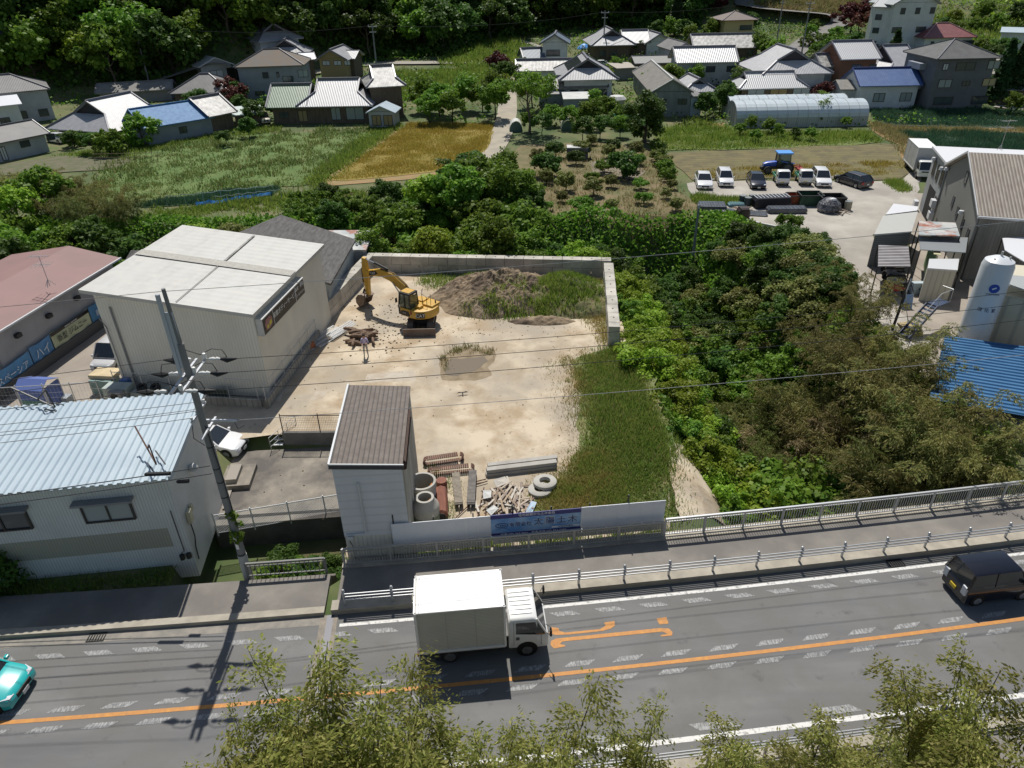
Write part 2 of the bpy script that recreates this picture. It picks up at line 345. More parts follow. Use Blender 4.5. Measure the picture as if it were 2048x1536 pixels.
GR=dict(green=leafmat('grass_green',(.11,.21,.03),(.17,.26,.05),(.3,.34,.09),ns=.5,tr=.5),yel=leafmat('grass_yellow',(.2,.25,.045),(.36,.28,.09),(.42,.37,.14),ns=.7,tr=.5),
 lush=leafmat('grass_lush',(.12,.22,.028),(.19,.28,.045),(.3,.34,.08),ns=.3,tr=.5),gold=leafmat('grass_gold',(.33,.24,.04),(.38,.31,.06),(.46,.38,.09),ns=.12,tr=.4),dryg=leafmat('grass_dry',(.4,.3,.16),(.3,.26,.11),(.2,.25,.08),ns=.3,tr=.4),
 field=leafmat('grass_field',(.1,.18,.04),(.16,.22,.055),(.28,.27,.12),ns=.12,tr=.5),onion=leafmat('grass_onion',(.04,.11,.06),(.06,.13,.07),(.09,.17,.09),ns=.2,tr=.35))
# ---------------- ground
def axis(segs):
    o=[segs[0][0]]
    for a,b,s in segs:
        n=max(1,round((b-a)/s)); o+=[a+(b-a)*i/n for i in range(1,n+1)]
    return np.array(o)
xs=axis([(-330,-90,12),(-90,-32,3),(-32,-16,1),(-16,-6,.5),(-6,30,1),(30,60,1.5),(60,140,4),(140,360,12)]); ys=axis([(-30,8,2),(8,20,1),(20,30,.5),(30,75,1),(75,110,2.5),(110,270,4),(270,520,18)])
X,Y=np.meshgrid(xs,ys); Z=terr(X,Y); nx,ny=len(xs),len(ys)
me=bpy.data.meshes.new('ground'); V=np.stack([X,Y,Z],-1).reshape(-1,3)
fs=[(j*nx+i,j*nx+i+1,(j+1)*nx+i+1,(j+1)*nx+i) for j in range(ny-1) for i in range(nx-1)]
me.from_pydata(V.tolist(),[],fs); me.materials.append(mat('soil_grass',(.09,.13,.035),.95,c2=(.17,.15,.075),ns=.5,c3=(.055,.09,.025),n3=.12,bump=.6,bs=1.5))
for p in me.polygons: p.use_smooth=True
tag(link(bpy.data.objects.new('ground',me)),'grassy ground falling into the overgrown ravine','ground',kind='structure')
def roughen(pts,amp,step=1.5,seed=3):
    g=random.Random(seed); o=[]
    n=len(pts)
    for i in range(n):
        a=Vector(pts[i][:2]); b=Vector(pts[(i+1)%n][:2]); L=(b-a).length; k=max(1,int(L/step)); nrm=Vector((-(b-a).y,(b-a).x)).normalized() if L else Vector((0,0))
        for j in range(k):
            p=a+(b-a)*j/k+nrm*(g.uniform(-amp,amp) if j else g.uniform(-amp,amp)*.5); o.append((p.x,p.y))
    return o
def sheet(name,label,pts,z,m,kind='structure',cat=None,drape=False,sub=4):
    bm=bmesh.new(); vs=[bm.verts.new((p[0],p[1],z)) for p in pts]; f=bm.faces.new(vs); f.normal_update()
    if f.normal.z<0: f.normal_flip()
    bmesh.ops.triangulate(bm,faces=[f])
    if drape:
        for _ in range(7):
            es=[e for e in bm.edges if e.calc_length()>sub]
            if es: bmesh.ops.subdivide_edges(bm,edges=es,cuts=1); bmesh.ops.triangulate(bm,faces=bm.faces[:])
        for v in bm.verts: v.co.z=T(v.co.x,v.co.y)+z
    me=bpy.data.meshes.new(name); bm.to_mesh(me); bm.free(); me.materials.append(m); o=bpy.data.objects.new(name,me); link(o); return tag(o,label,cat or name.replace('_',' '),kind=kind)
def ribbon(name,label,pts,wd,m,dz=.1,kind='structure',step=2):
    o=[];pts=[Vector(p[:2]) for p in pts]; ROADS.append(([tuple(p) for p in pts],(wd if not callable(wd) else 3)/2+.4))
    q=[]
    for a,b in zip(pts[:-1],pts[1:]):
        n=max(1,int((b-a).length/step)); q+=[a+(b-a)*i/n for i in range(n)]
    q.append(pts[-1])
    for _ in range(3): q=[q[0]]+[(q[i-1]+q[i]*2+q[i+1])/4 for i in range(1,len(q)-1)]+[q[-1]]
    vs=[]
    for i,p in enumerate(q):
        d=(q[min(i+1,len(q)-1)]-q[max(i-1,0)]).normalized(); nn=Vector((-d.y,d.x)); w_=wd if not callable(wd) else wd(i/len(q))
        zc=max(T(p.x,p.y),T(*(p+nn*w_/2)),T(*(p-nn*w_/2)))
        for s in (1,0,-1): e=p+nn*w_/2*s; vs.append((e.x,e.y,zc+dz))
    fs=[(3*i+k,3*i+k+1,3*i+k+4,3*i+k+3) for i in range(len(q)-1) for k in (0,1)]
    b=MB(); b.add(vs,fs); return tag(b.build(name,m),label,name.replace('_',' '),kind=kind)
def text(body,size,m,parent,mtx,name='lettering',ext=.004,ax='CENTER',sx=1.0):
    cu=bpy.data.curves.new('t','FONT'); cu.body=body; cu.size=size; cu.extrude=ext; cu.align_x=ax; cu.align_y='CENTER'
    o=bpy.data.objects.new('t',cu); link(o); bpy.context.view_layer.update(); dg=bpy.context.evaluated_depsgraph_get()
    me=bpy.data.meshes.new_from_object(o.evaluated_get(dg)); bpy.data.objects.remove(o); bpy.data.curves.remove(cu)
    me.transform(Matrix.Scale(sx,4,(1,0,0))); me.transform(mtx); me.materials.clear(); me.materials.append(m); n=bpy.data.objects.new(name,me); link(n,parent); KIDS.setdefault(parent.name,[]).append(n); return n
def face_mtx(o,xd,up):   # text plane: x along xd, y along up
    x=Vector(xd).normalized(); y=Vector(up).normalized(); z=x.cross(y); y=z.cross(x); return Matrix(((x.x,y.x,z.x,o[0]),(x.y,y.y,z.y,o[1]),(x.z,y.z,z.z,o[2]),(0,0,0,1)))
# ---------------- sheets laid on the ground
CONC=mat('yard_concrete',(.37,.28,.18),.9,c2=(.57,.48,.355),ns=.4,nd=9,lo=.4,hi=.58,c3=(.36,.31,.24),n3=.16,bump=.35,bs=9,spots=(2.2,(.25,.2,.14),.6,.72))
GRAVEL=mat('gravel',(.36,.33,.285),.95,c2=(.46,.43,.38),ns=.35,c3=(.3,.275,.24),n3=.12,bump=.5,bs=12)
ASPH=mat('asphalt',(.135,.135,.137),.85,c2=(.2,.197,.19),ns=.3,streak=(.25,1.6,1),c3=(.155,.15,.14),n3=.35,bump=.35,bs=60,spots=(1.1,(.1,.1,.1),.6,.75))
PAVE=mat('sidewalk_asphalt',(.2,.185,.165),.9,c2=(.26,.24,.21),ns=.8,c3=(.17,.155,.14),n3=.3,bump=.3,bs=50)
KERB=mat('kerb_concrete',(.42,.38,.31),.9,c2=(.3,.27,.22),ns=1.2,streak=(1,1,3),bump=.2,bs=20)
CDARK=mat('old_concrete',(.2,.18,.15),.92,c2=(.33,.29,.235),ns=.6,c3=(.11,.1,.09),n3=.35,bump=.3,bs=14)
WHITEP=mat('road_paint_white',(.38,.38,.37),.7,c2=(.165,.165,.165),ns=5,nd=8,lo=.36,hi=.58,streak=(3,1,1))
WHITEF=mat('road_paint_white_firm',(.66,.65,.62),.7,c2=(.3,.29,.28),ns=6,lo=.52,hi=.66)
ORP=mat('road_paint_orange',(.62,.28,.055),.7,c2=(.42,.2,.07),ns=5,c3=(.5,.22,.06),n3=3)
def strip(name,label,x0,x1,o0,o1,z,m,kind='structure',step=1.5,th=0):
    n=max(1,int((x1-x0)/step)); b=MB(); vs=[]
    for i in range(n+1):
        x=x0+(x1-x0)*i/n; vs+=[road(x,o0,z),road(x,o1,z)]
    fs=[(2*i,2*i+2,2*i+3,2*i+1) for i in range(n)]
    if th: b.slab(vs,[f for f in fs],th)
    else: b.add(vs,fs)
    o=b.build(name,m); return tag(o,label,name.replace('_',' '),kind=kind) if label else o
strip('road','grey asphalt road with an orange centre line',-60,70,-3.9,3.95,.0,ASPH,th=.5)
strip('gutter','pale concrete gutter band along the kerb of the road',-60,-7.9,3.45,3.95,.006,mat('gutter',(.3,.27,.23),.9,c2=(.2,.19,.17),ns=2))
strip('sidewalk','raised asphalt sidewalk between kerb and bridge railing',-7.4,70,4.5,6.4,.22,PAVE,th=.6)
strip('sidewalk','worn asphalt sidewalk in front of the corrugated building',-60,-7.9,4.3,6.2,.16,PAVE,th=.6)
strip('kerb','concrete kerb under the guardrail posts',-7.6,70,3.95,4.5,.3,KERB,th=.8)
strip('kerb','low concrete kerb beside the sloping sidewalk',-60,-7.9,3.95,4.3,.2,KERB,th=.8)
strip('near_kerb','concrete kerb on the near side of the road',-60,70,-4.45,-3.9,.12,KERB,th=.7)
strip('near_sidewalk','narrow pavement on the near side',-60,70,-5.9,-4.45,.1,PAVE,th=.6)
strip('bridge_edge','concrete edge beam carrying the bridge railing',-7.4,70,6.4,6.9,.3,KERB,th=1.0)
strip('road_marking','white edge line along the far lane',-7.2,70,3.28,3.44,.006,WHITEF)
strip('road_marking','white edge line along the near lane',-60,70,-3.3,-3.1,.006,WHITEF)
strip('road_marking','orange centre line',-60,70,-.085,.085,.008,ORP)
def paras(o0,o1,xs_,lab,ln=1.0,sk=.35,m=None,flip=1):
    b=MB()
    for x in xs_: b.add([road(x,o0,.007),road(x+ln,o0,.007),road(x+ln-sk*flip,o1,.007),road(x-sk*flip,o1,.007)],[(0,1,2,3)])
    return tag(b.build('road_marking',m or WHITEP),lab,'road marking',kind='structure')
paras(2.78,3.02,[-46+1.92*i for i in range(50)],'worn white slanted dashes beside the far kerb',m=WHITEP)
paras(.27,.5,[-45+1.95*i for i in range(50)],'worn white slanted dashes beyond the centre line',flip=-1)
paras(-.53,-.3,[-45.4+1.95*i for i in range(50)],'worn white slanted dashes this side of the centre line',flip=-1)
paras(-2.95,-2.65,[-44.4+4.6*i for i in range(20)],'white dashes beside the near kerb',ln=1.5)
def gmark(polys,lab,m,z=.009):
    b=MB()
    for p in polys: b.add([W(x,y,z) for x,y in p],[tuple(range(len(p)))])
    o=b.build('road_marking',m,fix=False); return tag(o,lab,'road marking',kind='structure')
gmark([[(1102,1254),(1117,1256),(1119,1262),(1130,1265),(1200,1258),(1211,1252),(1208,1245),(1229,1242),(1230,1251),(1222,1257),(1205,1262),(1140,1269),(1110,1270),(1098,1266)],
 [(1313,1237),(1333,1234),(1337,1247),(1319,1249)],
 [(1101,1290),(1102,1282),(1112,1277),(1320,1256),(1338,1257),(1345,1264),(1344,1271),(1322,1273),(1321,1270),(1335,1268),(1325,1263),(1125,1283),(1119,1288),(1131,1290),(1130,1293),(1108,1297)]],'orange speed limit numeral painted in the far lane',ORP)
b=MB(); 
for o0,o1,x0,x1 in ((-3.9,3.95,-8.05,-7.78),(-3.9,3.95,-7.5,-7.32)): b.add([road(x0,o0,.012),road(x1,o0,.012),road(x1,o1,.012),road(x0,o1,.012)],[(0,1,2,3)])
tag(b.build('expansion_joint',mat('joint_concrete',(.3,.26,.21),.9,c2=(.2,.18,.15),ns=3)),'concrete expansion joint bands crossing the road','expansion joint',kind='structure')
b=MB(); b.add([road(-7.78,-3.9,.014),road(-7.5,-3.9,.014),road(-7.5,3.95,.014),road(-7.78,3.95,.014)],[(0,1,2,3)]); tag(b.build('joint_plate',mat('joint_steel',(.1,.1,.11),.5,.6)),'dark steel plate of the expansion joint','joint plate',kind='structure')
for gx in (-17.6,17.4):
    b=MB(); 
    for i in range(7): p=road(gx+i*.11,3.5,.02); q=road(gx+i*.11,3.9,.02); b.bar(p,q,.04,.03)
    p=road(gx-.03,3.5,.02);q=road(gx+.69,3.5,.02);b.bar(p,q,.04,.03); p=road(gx-.03,3.9,.02);q=road(gx+.69,3.9,.02);b.bar(p,q,.04,.03)
    tag(b.build('drain_grate',mat('grate',(.03,.03,.03),.6,.5)),'dark steel drain grate in the gutter, '+('on the side of the utility pole' if gx<0 else 'ahead of the dark van'),'drain grate')
# yard
yard=[(-14.0,34.6),(-10.2,34.4),(-9.2,33.0),(-8.5,30.6),(-8.0,24.4),(-4.8,24.6),(2,25.1),(7.5,25.8),(8.3,30),(8.4,45),(8.6,58.6),(-12.6,60),(-15.7,46.2),(-15.4,38.7),(-27,40.2),(-27,34),(-17,34)]
sheet('yard','cracked pale concrete yard with tan stains',yard,.0,CONC)
sheet('lot','concrete lot beside the grey workshops',[(-17,33.5),(-17,30.2),(-34,28.5),(-45,34),(-48,60),(-27,62),(-16.2,60),(-15.9,46),(-15.6,38.9),(-27,40.3),(-27,34)],-.012,mat('lot_concrete',(.27,.235,.2),.9,c2=(.34,.3,.25),ns=.4,bump=.2))
deckp=[W(440,915,-.7),W(560,893,-.7),W(682,893,-.7),W(668,1003,-.7),W(392,1030,-.7)]
b=MB(); b.prism([(-16.2,28.2),(-8.05,28.75),(-8.4,34.3),(-16.6,33.9)],-2.3,-.7); tag(b.build('deck',CDARK),'dark weathered concrete terrace above the block wall','terrace',kind='structure')
dirt=mat('wet_dirt',(.2,.15,.09),.9,c2=(.3,.235,.155),ns=1.5,bump=.5)
def px(L,z=0): return [W(x,y,z) for x,y in L]
sheet('mud','damp mud ring around the puddle',roughen(px([(882,760),(878,728),(893,705),(930,694),(985,698),(992,712),(975,735),(985,752),(950,760)]),.25,.6),.004,dirt)
sheet('water','still grey puddle on the yard',roughen(px([(889,749),(891,724),(905,716),(938,717),(968,712),(975,722),(950,742),(915,752)]),.12,.4),.009,mat('puddle_water',(.19,.155,.11),.15,spec=.35))
sheet('concrete_patch','pale bare concrete apron at the ravine edge',roughen([W(1340,882,-.1),W(1365,885,-.3),W(1420,950,-1.2),W(1462,1030,-1.5),W(1455,1045,-1.2),W(1362,1042,0),W(1338,940,0)],.12,1),.1,CONC,drape=True,sub=.8)
for i,(pp) in enumerate([[(735,748),(828,740),(832,762),(728,766)],[(546,800),(556,775),(570,776),(560,803)],[(620,800),(632,783),(652,782),(646,797)]]): sheet('patch','repaired lighter rectangle in the yard floor',px(pp),.003+.001*i,mat('patch_concrete',(.5,.45,.37),.9,c2=(.4,.33,.25),ns=1.2))
LOT=[(1372,366),(1400,362),(1600,362),(1735,362),(1800,362),(1822,345),(1838,345),(1836,420),(1750,470),(1742,530),(1760,600),(1820,640),(1860,660),(1850,700),(1800,700),(1765,650),(1690,640),(1650,560),(1660,500),(1620,462),(1560,456),(1470,440),(1400,425)]
sheet('lot','grey concrete floor round the eastern workshops',[(26.5,39),(60,30),(70,78),(46,80),(42.5,74),(36,60),(31,60),(27.5,48)],-.01,MATS['lot_concrete'])
sheet('gravel_lot','pale gravel lot and driveway',roughen(px(LOT),.5,2.5),.0,GRAVEL)
sheet('lot','grey concrete floor round the eastern workshops',[(26.5,39),(60,30),(70,78),(46,80),(42.5,74),(36,60),(31,60),(27.5,48)],-.01,MATS['lot_concrete']) if 0 else None
sheet('weed_strip','strip of weeds in the gravel',roughen(px([(1385,392),(1420,398),(1480,402),(1560,402),(1560,410),(1470,412),(1392,410)]),.5,2),.008,MATS['soil_grass'])
# fields
def fsheet(name,label,L,m,dz=.03,amp=.5,dr=False): return sheet(name,label,roughen(px(L),amp,4),dz,m,drape=dr,sub=1.5)
GOLD=mat('wheat_ground',(.25,.18,.035),.95,c2=(.2,.17,.035),ns=.12,c3=(.28,.21,.05),n3=.35,bump=.5,bs=3)
STRAW=mat('dry_bank',(.33,.2,.1),.95,c2=(.24,.19,.08),ns=.5,bump=.5,bs=2)
fsheet('dry_verge','dry brown verge around the golden field',[(640,362),(800,243),(830,240),(990,240),(1006,250),(985,305),(930,332),(880,350),(820,358),(660,372)],STRAW,.02,.8)
fsheet('wheat_field','golden ripe wheat field',[(658,361),(818,248),(990,248),(975,300),(940,322),(880,342),(800,352),(690,362)],GOLD,.06)
fsheet('meadow','green overgrown meadow before the farmhouses',[(150,400),(250,300),(380,280),(560,262),(740,258),(790,250),(650,355),(610,372),(450,385),(300,400)],mat('meadow_ground',(.1,.165,.04),.95,c2=(.14,.18,.055),ns=.1,c3=(.08,.14,.03),n3=.3,bump=.6,bs=2),.02,1)
fsheet('crop_bed','dark green crop strip beside the meadow',[(270,412),(420,385),(560,375),(545,392),(400,408),(290,416)],mat('onion_soil',(.04,.085,.04),.95,c2=(.055,.1,.045),ns=1,bump=.5,bs=2),.03,.2)
fsheet('orchard_ground','dry mown ground of the orchard',[(1040,290),(1200,285),(1320,300),(1390,430),(1300,442),(1180,443),(1085,440),(1070,400),(1010,350)],mat('orchard_soil',(.15,.12,.055),.95,c2=(.1,.12,.04),ns=.25,c3=(.2,.15,.08),n3=.5,bump=.5,bs=2),.08,1,True)
fsheet('bare_soil','bare grey soil patches in the orchard',[(1180,325),(1215,318),(1270,318),(1290,345),(1270,360),(1180,350)],mat('bare_soil',(.24,.2,.15),.95,c2=(.18,.15,.11),ns=1,bump=.4),.13,.8,True)
fsheet('mown_field','mown stubble field with swaths',[(1335,305),(1500,300),(1760,285),(1800,290),(1825,335),(1800,358),(1390,360),(1345,325)],mat('stubble',(.19,.145,.07),.95,c2=(.15,.14,.055),ns=.25,streak=(.3,1.6,1),c3=(.11,.09,.05),n3=.5,wave=('Y',.28,.5,(.13,.12,.05)),bump=.6,bs=2),.02,1)
fsheet('grass_verge','green verge by the stubble field',[(1310,260),(1400,240),(1440,250),(1480,262),(1735,262),(1760,285),(1500,298),(1330,302)],mat('verge_green',(.1,.15,.03),.95,c2=(.15,.17,.05),ns=.3,bump=.5,bs=2),.03,1)
fsheet('onion_field','dark blue green onion field behind the gravel lot',[(1790,262),(1900,262),(2100,268),(2100,330),(1900,305),(1835,290)],mat('onion_soil2',(.025,.055,.033),.95,c2=(.035,.07,.04),ns=.5,wave=('X',.8,.5,(.018,.035,.02)),bump=.5,bs=2),.05,.3)
fsheet('onion_field','dark blue green onion field before the apartment house',[(1735,222),(1840,220),(2100,224),(2100,258),(1780,252),(1745,240)],MATS['onion_soil2'],.05,.3)
fsheet('dry_verge','ochre grass bank between the onion fields',[(1735,240),(1790,254),(2100,258),(2100,266),(1790,264),(1840,292),(1835,340),(1815,335),(1795,290),(1745,262)],STRAW,.04,.5)
fsheet('garden_soil','brown garden plot at the end of the greenhouses',[(1400,225),(1450,232),(1452,258),(1420,256),(1402,240)],STRAW,.05,.3)
fsheet('garden_soil','grey vegetable rows before the long grey house',[(0,330),(120,312),(270,318),(230,340),(0,352)],mat('veg_soil',(.17,.14,.1),.95,c2=(.09,.11,.04),ns=.8,wave=('Y',.5,.6,(.09,.1,.05))),.05,.3)
ROADC=mat('village_road',(.33,.3,.26),.9,c2=(.26,.24,.2),ns=.3)
ribbon('village_road','pale concrete road passing behind the houses',[at(300,178),at(560,160),at(700,133),at(760,127),at(850,127),at(1000,124),at(1085,122)],5,ROADC)
ribbon('path','pale lane running down to the orchard',[at(1085,122),at(1050,140),at(1022,165),at(1015,190),at(1015,225),at(1005,265),at(990,295),at(965,322),at(940,328)],3.4,mat('path_conc',(.4,.35,.27),.9,c2=(.3,.27,.22),ns=.4))
ribbon('path','narrow pale track climbing to the forest edge',[at(1110,115),at(1090,98),at(1050,84),at(1020,72)],1.8,ROADC)
ribbon('village_road','grey hillside road curving through the gardens',[at(1560,130),at(1600,95),at(1640,65),at(1690,44),at(1650,38),at(1590,34),at(1520,27),at(1480,12),at(1500,-10)],5.5,mat('hill_road',(.22,.21,.2),.9,c2=(.17,.16,.15),ns=.4),dz=.25)
ribbon('path','grey verge road below the apartment house',[at(1990,213),at(2060,222)],2.5,ROADC)
fsheet('yard_ground','pale driveway between the houses on the far side',[(1060,225),(1230,228),(1225,245),(1070,245)],mat('village_soil',(.2,.17,.12),.95,c2=(.14,.13,.08),ns=.4),.05,.5)
# ---------------- materials for buildings and objects
M=mat
WR=M('white_ribbed',(.74,.75,.73),.5,c2=(.64,.65,.62),ns=.6,wave=('X',2.4,.35,(.52,.53,.52)))
WRY=M('white_ribbed_side',(.72,.73,.72),.5,c2=(.62,.63,.6),ns=.6,wave=('Y',2.4,.35,(.52,.53,.52)))
CREAM=M('cream_ribbed',(.76,.74,.66),.55,c2=(.66,.64,.56),ns=.4,streak=(1,1,.3),wave=('X',1.6,.35,(.6,.58,.52)))
CREAMS=M('cream_siding',(.72,.7,.62),.6,c2=(.6,.58,.51),ns=.35,streak=(1,1,.5),bump=.1)
PALE=M('pale_roof_metal',(.52,.52,.5),.5,c2=(.45,.44,.41),ns=.5,streak=(3,.3,1),c3=(.52,.51,.47),n3=1.5,wave=('Y',.5,.3,None))
LBLUE=M('pale_blue_roof',(.44,.52,.57),.45,c2=(.38,.46,.52),ns=.4,bump=.05)
GREYW=M('grey_wall',(.28,.28,.28),.8,c2=(.22,.22,.22),ns=.5,bump=.1)
MORT=M('mortar_wall',(.4,.4,.41),.85,c2=(.32,.32,.33),ns=.5)
TILE=M('silver_tile',(.44,.44,.45),.42,c2=(.34,.34,.35),ns=1.2,wave=('S',1.1,.7,(.24,.24,.26)),spec=.8,rnd=.15)
TILEM=M('mottled_tile',(.46,.45,.42),.45,c2=(.1,.1,.1),ns=1.3,wave=('S',1.1,.5,None),spec=.6)
TILED=M('dark_slate',(.11,.11,.11),.6,c2=(.16,.155,.15),ns=.5,wave=('S',1.3,.3,None))
RIDGE=M('ridge_tile',(.13,.13,.16),.4,spec=.8); RBLUE=M('blue_tile',(.06,.12,.3),.35,c2=(.1,.18,.36),ns=1,wave=('S',1.1,.6,(.04,.07,.2)),spec=.7)
SKYB=M('blue_sheet_roof',(.05,.17,.38),.6,c2=(.12,.27,.48),ns=2,spec=.25); GTILE=M('green_tile',(.07,.14,.08),.45,c2=(.12,.2,.12),ns=1.5,wave=('S',1.1,.5,None))
REDT=M('red_tile',(.2,.06,.06),.45,c2=(.28,.09,.09),ns=1,wave=('S',1.1,.6,(.12,.03,.03)))
SLATE=M('brown_slate',(.14,.115,.1),.8,c2=(.19,.16,.14),ns=3,wave=('X',1.45,.5,(.07,.06,.055)),bump=.3)
RUSTR=M('rusty_roof',(.33,.36,.37),.6,c2=(.3,.1,.06),ns=.7,lo=.48,hi=.55,c3=(.5,.5,.48),n3=.9,wave=('Y',1.5,.3,None))
PINK=M('red_oxide_roof',(.27,.155,.145),.7,c2=(.23,.14,.13),ns=.3,bump=.1); DWOOD=M('dark_timber',(.09,.06,.045),.85,c2=(.14,.09,.06),ns=2,streak=(3,3,.4))
PLAST=M('white_plaster',(.6,.6,.58),.8,c2=(.5,.5,.48),ns=.8); GLASS=M('window_glass',(.06,.075,.09),.08,spec=.8); GLASSL=M('window_glass_pale',(.32,.37,.38),.15,spec=.7); FRAME=M('window_frame',(.06,.05,.045),.5); ALU=M('aluminium',(.55,.55,.55),.4,.6)
ALUW=M('white_painted_steel',(.62,.63,.63),.4); GALV=M('galvanised',(.5,.51,.52),.45,.5); BLK=M('black_rubber',(.02,.02,.02),.7); STEELD=M('dark_steel',(.05,.05,.05),.5,.4); RUST=M('rust',(.15,.07,.045),.85,c2=(.08,.045,.035),ns=3,bump=.4)
BLOCK=M('block_wall',(.22,.215,.2),.9,c2=(.15,.145,.135),ns=1.2,bump=.3); YEL=M('yellow_wall',(.5,.42,.22),.7); BRICK=M('brick_red',(.22,.1,.06),.85,c2=(.17,.08,.05),ns=4)
def wins(root,spec,m=None,fr=None,y=0.0,side=None,pane=True,sills=False,depth=.07):
    """spec: (x,z,w,h) on the front plane y=0; side=L -> plane x=L (coords (y,z,w,h)), side=0 -> plane x=0"""
    for s in spec:
        x,z,w_,h=s[:4]; g=s[4] if len(s)>4 else (m or GLASS); t=.07
        fb=MB(); pb=MB()
        def bx(b,a0,a1,z0,z1,d0,d1):
            if side is None: b.box(a0,a1,y-d1,y-d0,z0,z1)
            elif side==0: b.box(-d1,-d0,a0,a1,z0,z1)
            else: b.box(side+d0,side+d1,a0,a1,z0,z1)
        bx(fb,x,x+w_,z,z+t,0,depth);bx(fb,x,x+w_,z+h-t,z+h,0,depth);bx(fb,x,x+t,z+t,z+h-t,0,depth);bx(fb,x+w_-t,x+w_,z+t,z+h-t,0,depth);bx(fb,x+w_/2-t/2,x+w_/2+t/2,z+t,z+h-t,0,depth*.8)
        if sills: bx(fb,x-.15,x+w_+.15,z+h,z+h+.08,0,.45)
        f=fb.build('window',fr or FRAME,root)
        bx(pb,x+t,x+w_-t,z+t,z+h-t,-.01,depth*.4); pb.build('pane',g,f)
def roofgeo(kind,L,D,e,r,o,sw=False):
    """local x 0..L, y 0..D. returns verts, faces(roof), wall-ish faces, ridge bars"""
    if sw: L,D=D,L
    a=o; zo=e-(r-e)*a/(D/2)
    if kind=='gable':
        v=[(-o,-a,zo),(L+o,-a,zo),(L+o,D/2,r),(-o,D/2,r),(L+o,D+a,zo),(-o,D+a,zo)]; f=[(0,1,2,3),(3,2,4,5)]; wf=[([(0,0,e),(0,D,e),(0,D/2,r-.05)]),([(L,0,e),(L,D/2,r-.05),(L,D,e)])]; bars=[(v[3],v[2]),(v[0],v[3]),(v[1],v[2]),(v[5],v[3]),(v[4],v[2])]
    elif kind=='hip':
        zo=e-(r-e)*a/(D/2); i=min(D/2,L/2-.01); v=[(-a,-a,zo),(L+a,-a,zo),(L+a,D+a,zo),(-a,D+a,zo),(i,D/2,r),(L-i,D/2,r)]; f=[(0,1,5,4),(2,3,4,5),(1,2,5),(3,0,4)]; wf=[]; bars=[(v[4],v[5]),(v[0],v[4]),(v[1],v[5]),(v[2],v[5]),(v[3],v[4])]
    elif kind=='iri':
        k=min(.42*D/2,L*.2); zm=e+(r-e)*k/(D/2); q=.35
        v=[(-a,-a,zo),(L+a,-a,zo),(L+a,D+a,zo),(-a,D+a,zo), (k-q,k-q*0,zm),(L-k+q,k,zm),(L-k+q,D-k,zm),(k-q,D-k,zm),(k-q,D/2,r),(L-k+q,D/2,r),(k,k,zm),(L-k,k,zm),(L-k,D-k,zm),(k,D-k,zm)]
        f=[(0,1,5,4),(4,5,9,8),(2,3,7,6),(6,7,8,9)]; v+= [(k+.3,k,zm-.02),(k+.3,D-k,zm-.02),(L-k-.3,k,zm-.02),(L-k-.3,D-k,zm-.02)]
        f+=[(3,0,4,7),(1,2,6,5)]
        wf=[[(k,k,zm-.1),(k,D-k,zm-.1),(k,D/2,r-.1)],[(L-k,k,zm-.1),(L-k,D/2,r-.1),(L-k,D-k,zm-.1)]]
        bars=[(v[8],v[9]),(v[0],v[4]),(v[1],v[5]),(v[2],v[6]),(v[3],v[7]),(v[4],v[8]),(v[7],v[8]),(v[5],v[9]),(v[6],v[9])]
    elif kind=='shed':
        v=[(-o,-a,e),(L+o,-a,e),(L+o,D+a,r),(-o,D+a,r)]; f=[(0,1,2,3)]; wf=[[(0,0,e-.1),(0,D,e-.1),(0,D,r-.1)],[(L,0,e-.1),(L,D,r-.1),(L,D,e-.1)],[(0,D,e-.1),(L,D,e-.1),(L,D,r-.1),(0,D,r-.1)]]; bars=[]
    if sw:
        s=lambda p:(p[1],p[0],p[2]); v=[s(p) for p in v]; f=[t[::-1] for t in f]; wf=[[s(p) for p in t] for t in wf]; bars=[(s(p),s(q)) for p,q in bars]
    return v,f,wf,bars
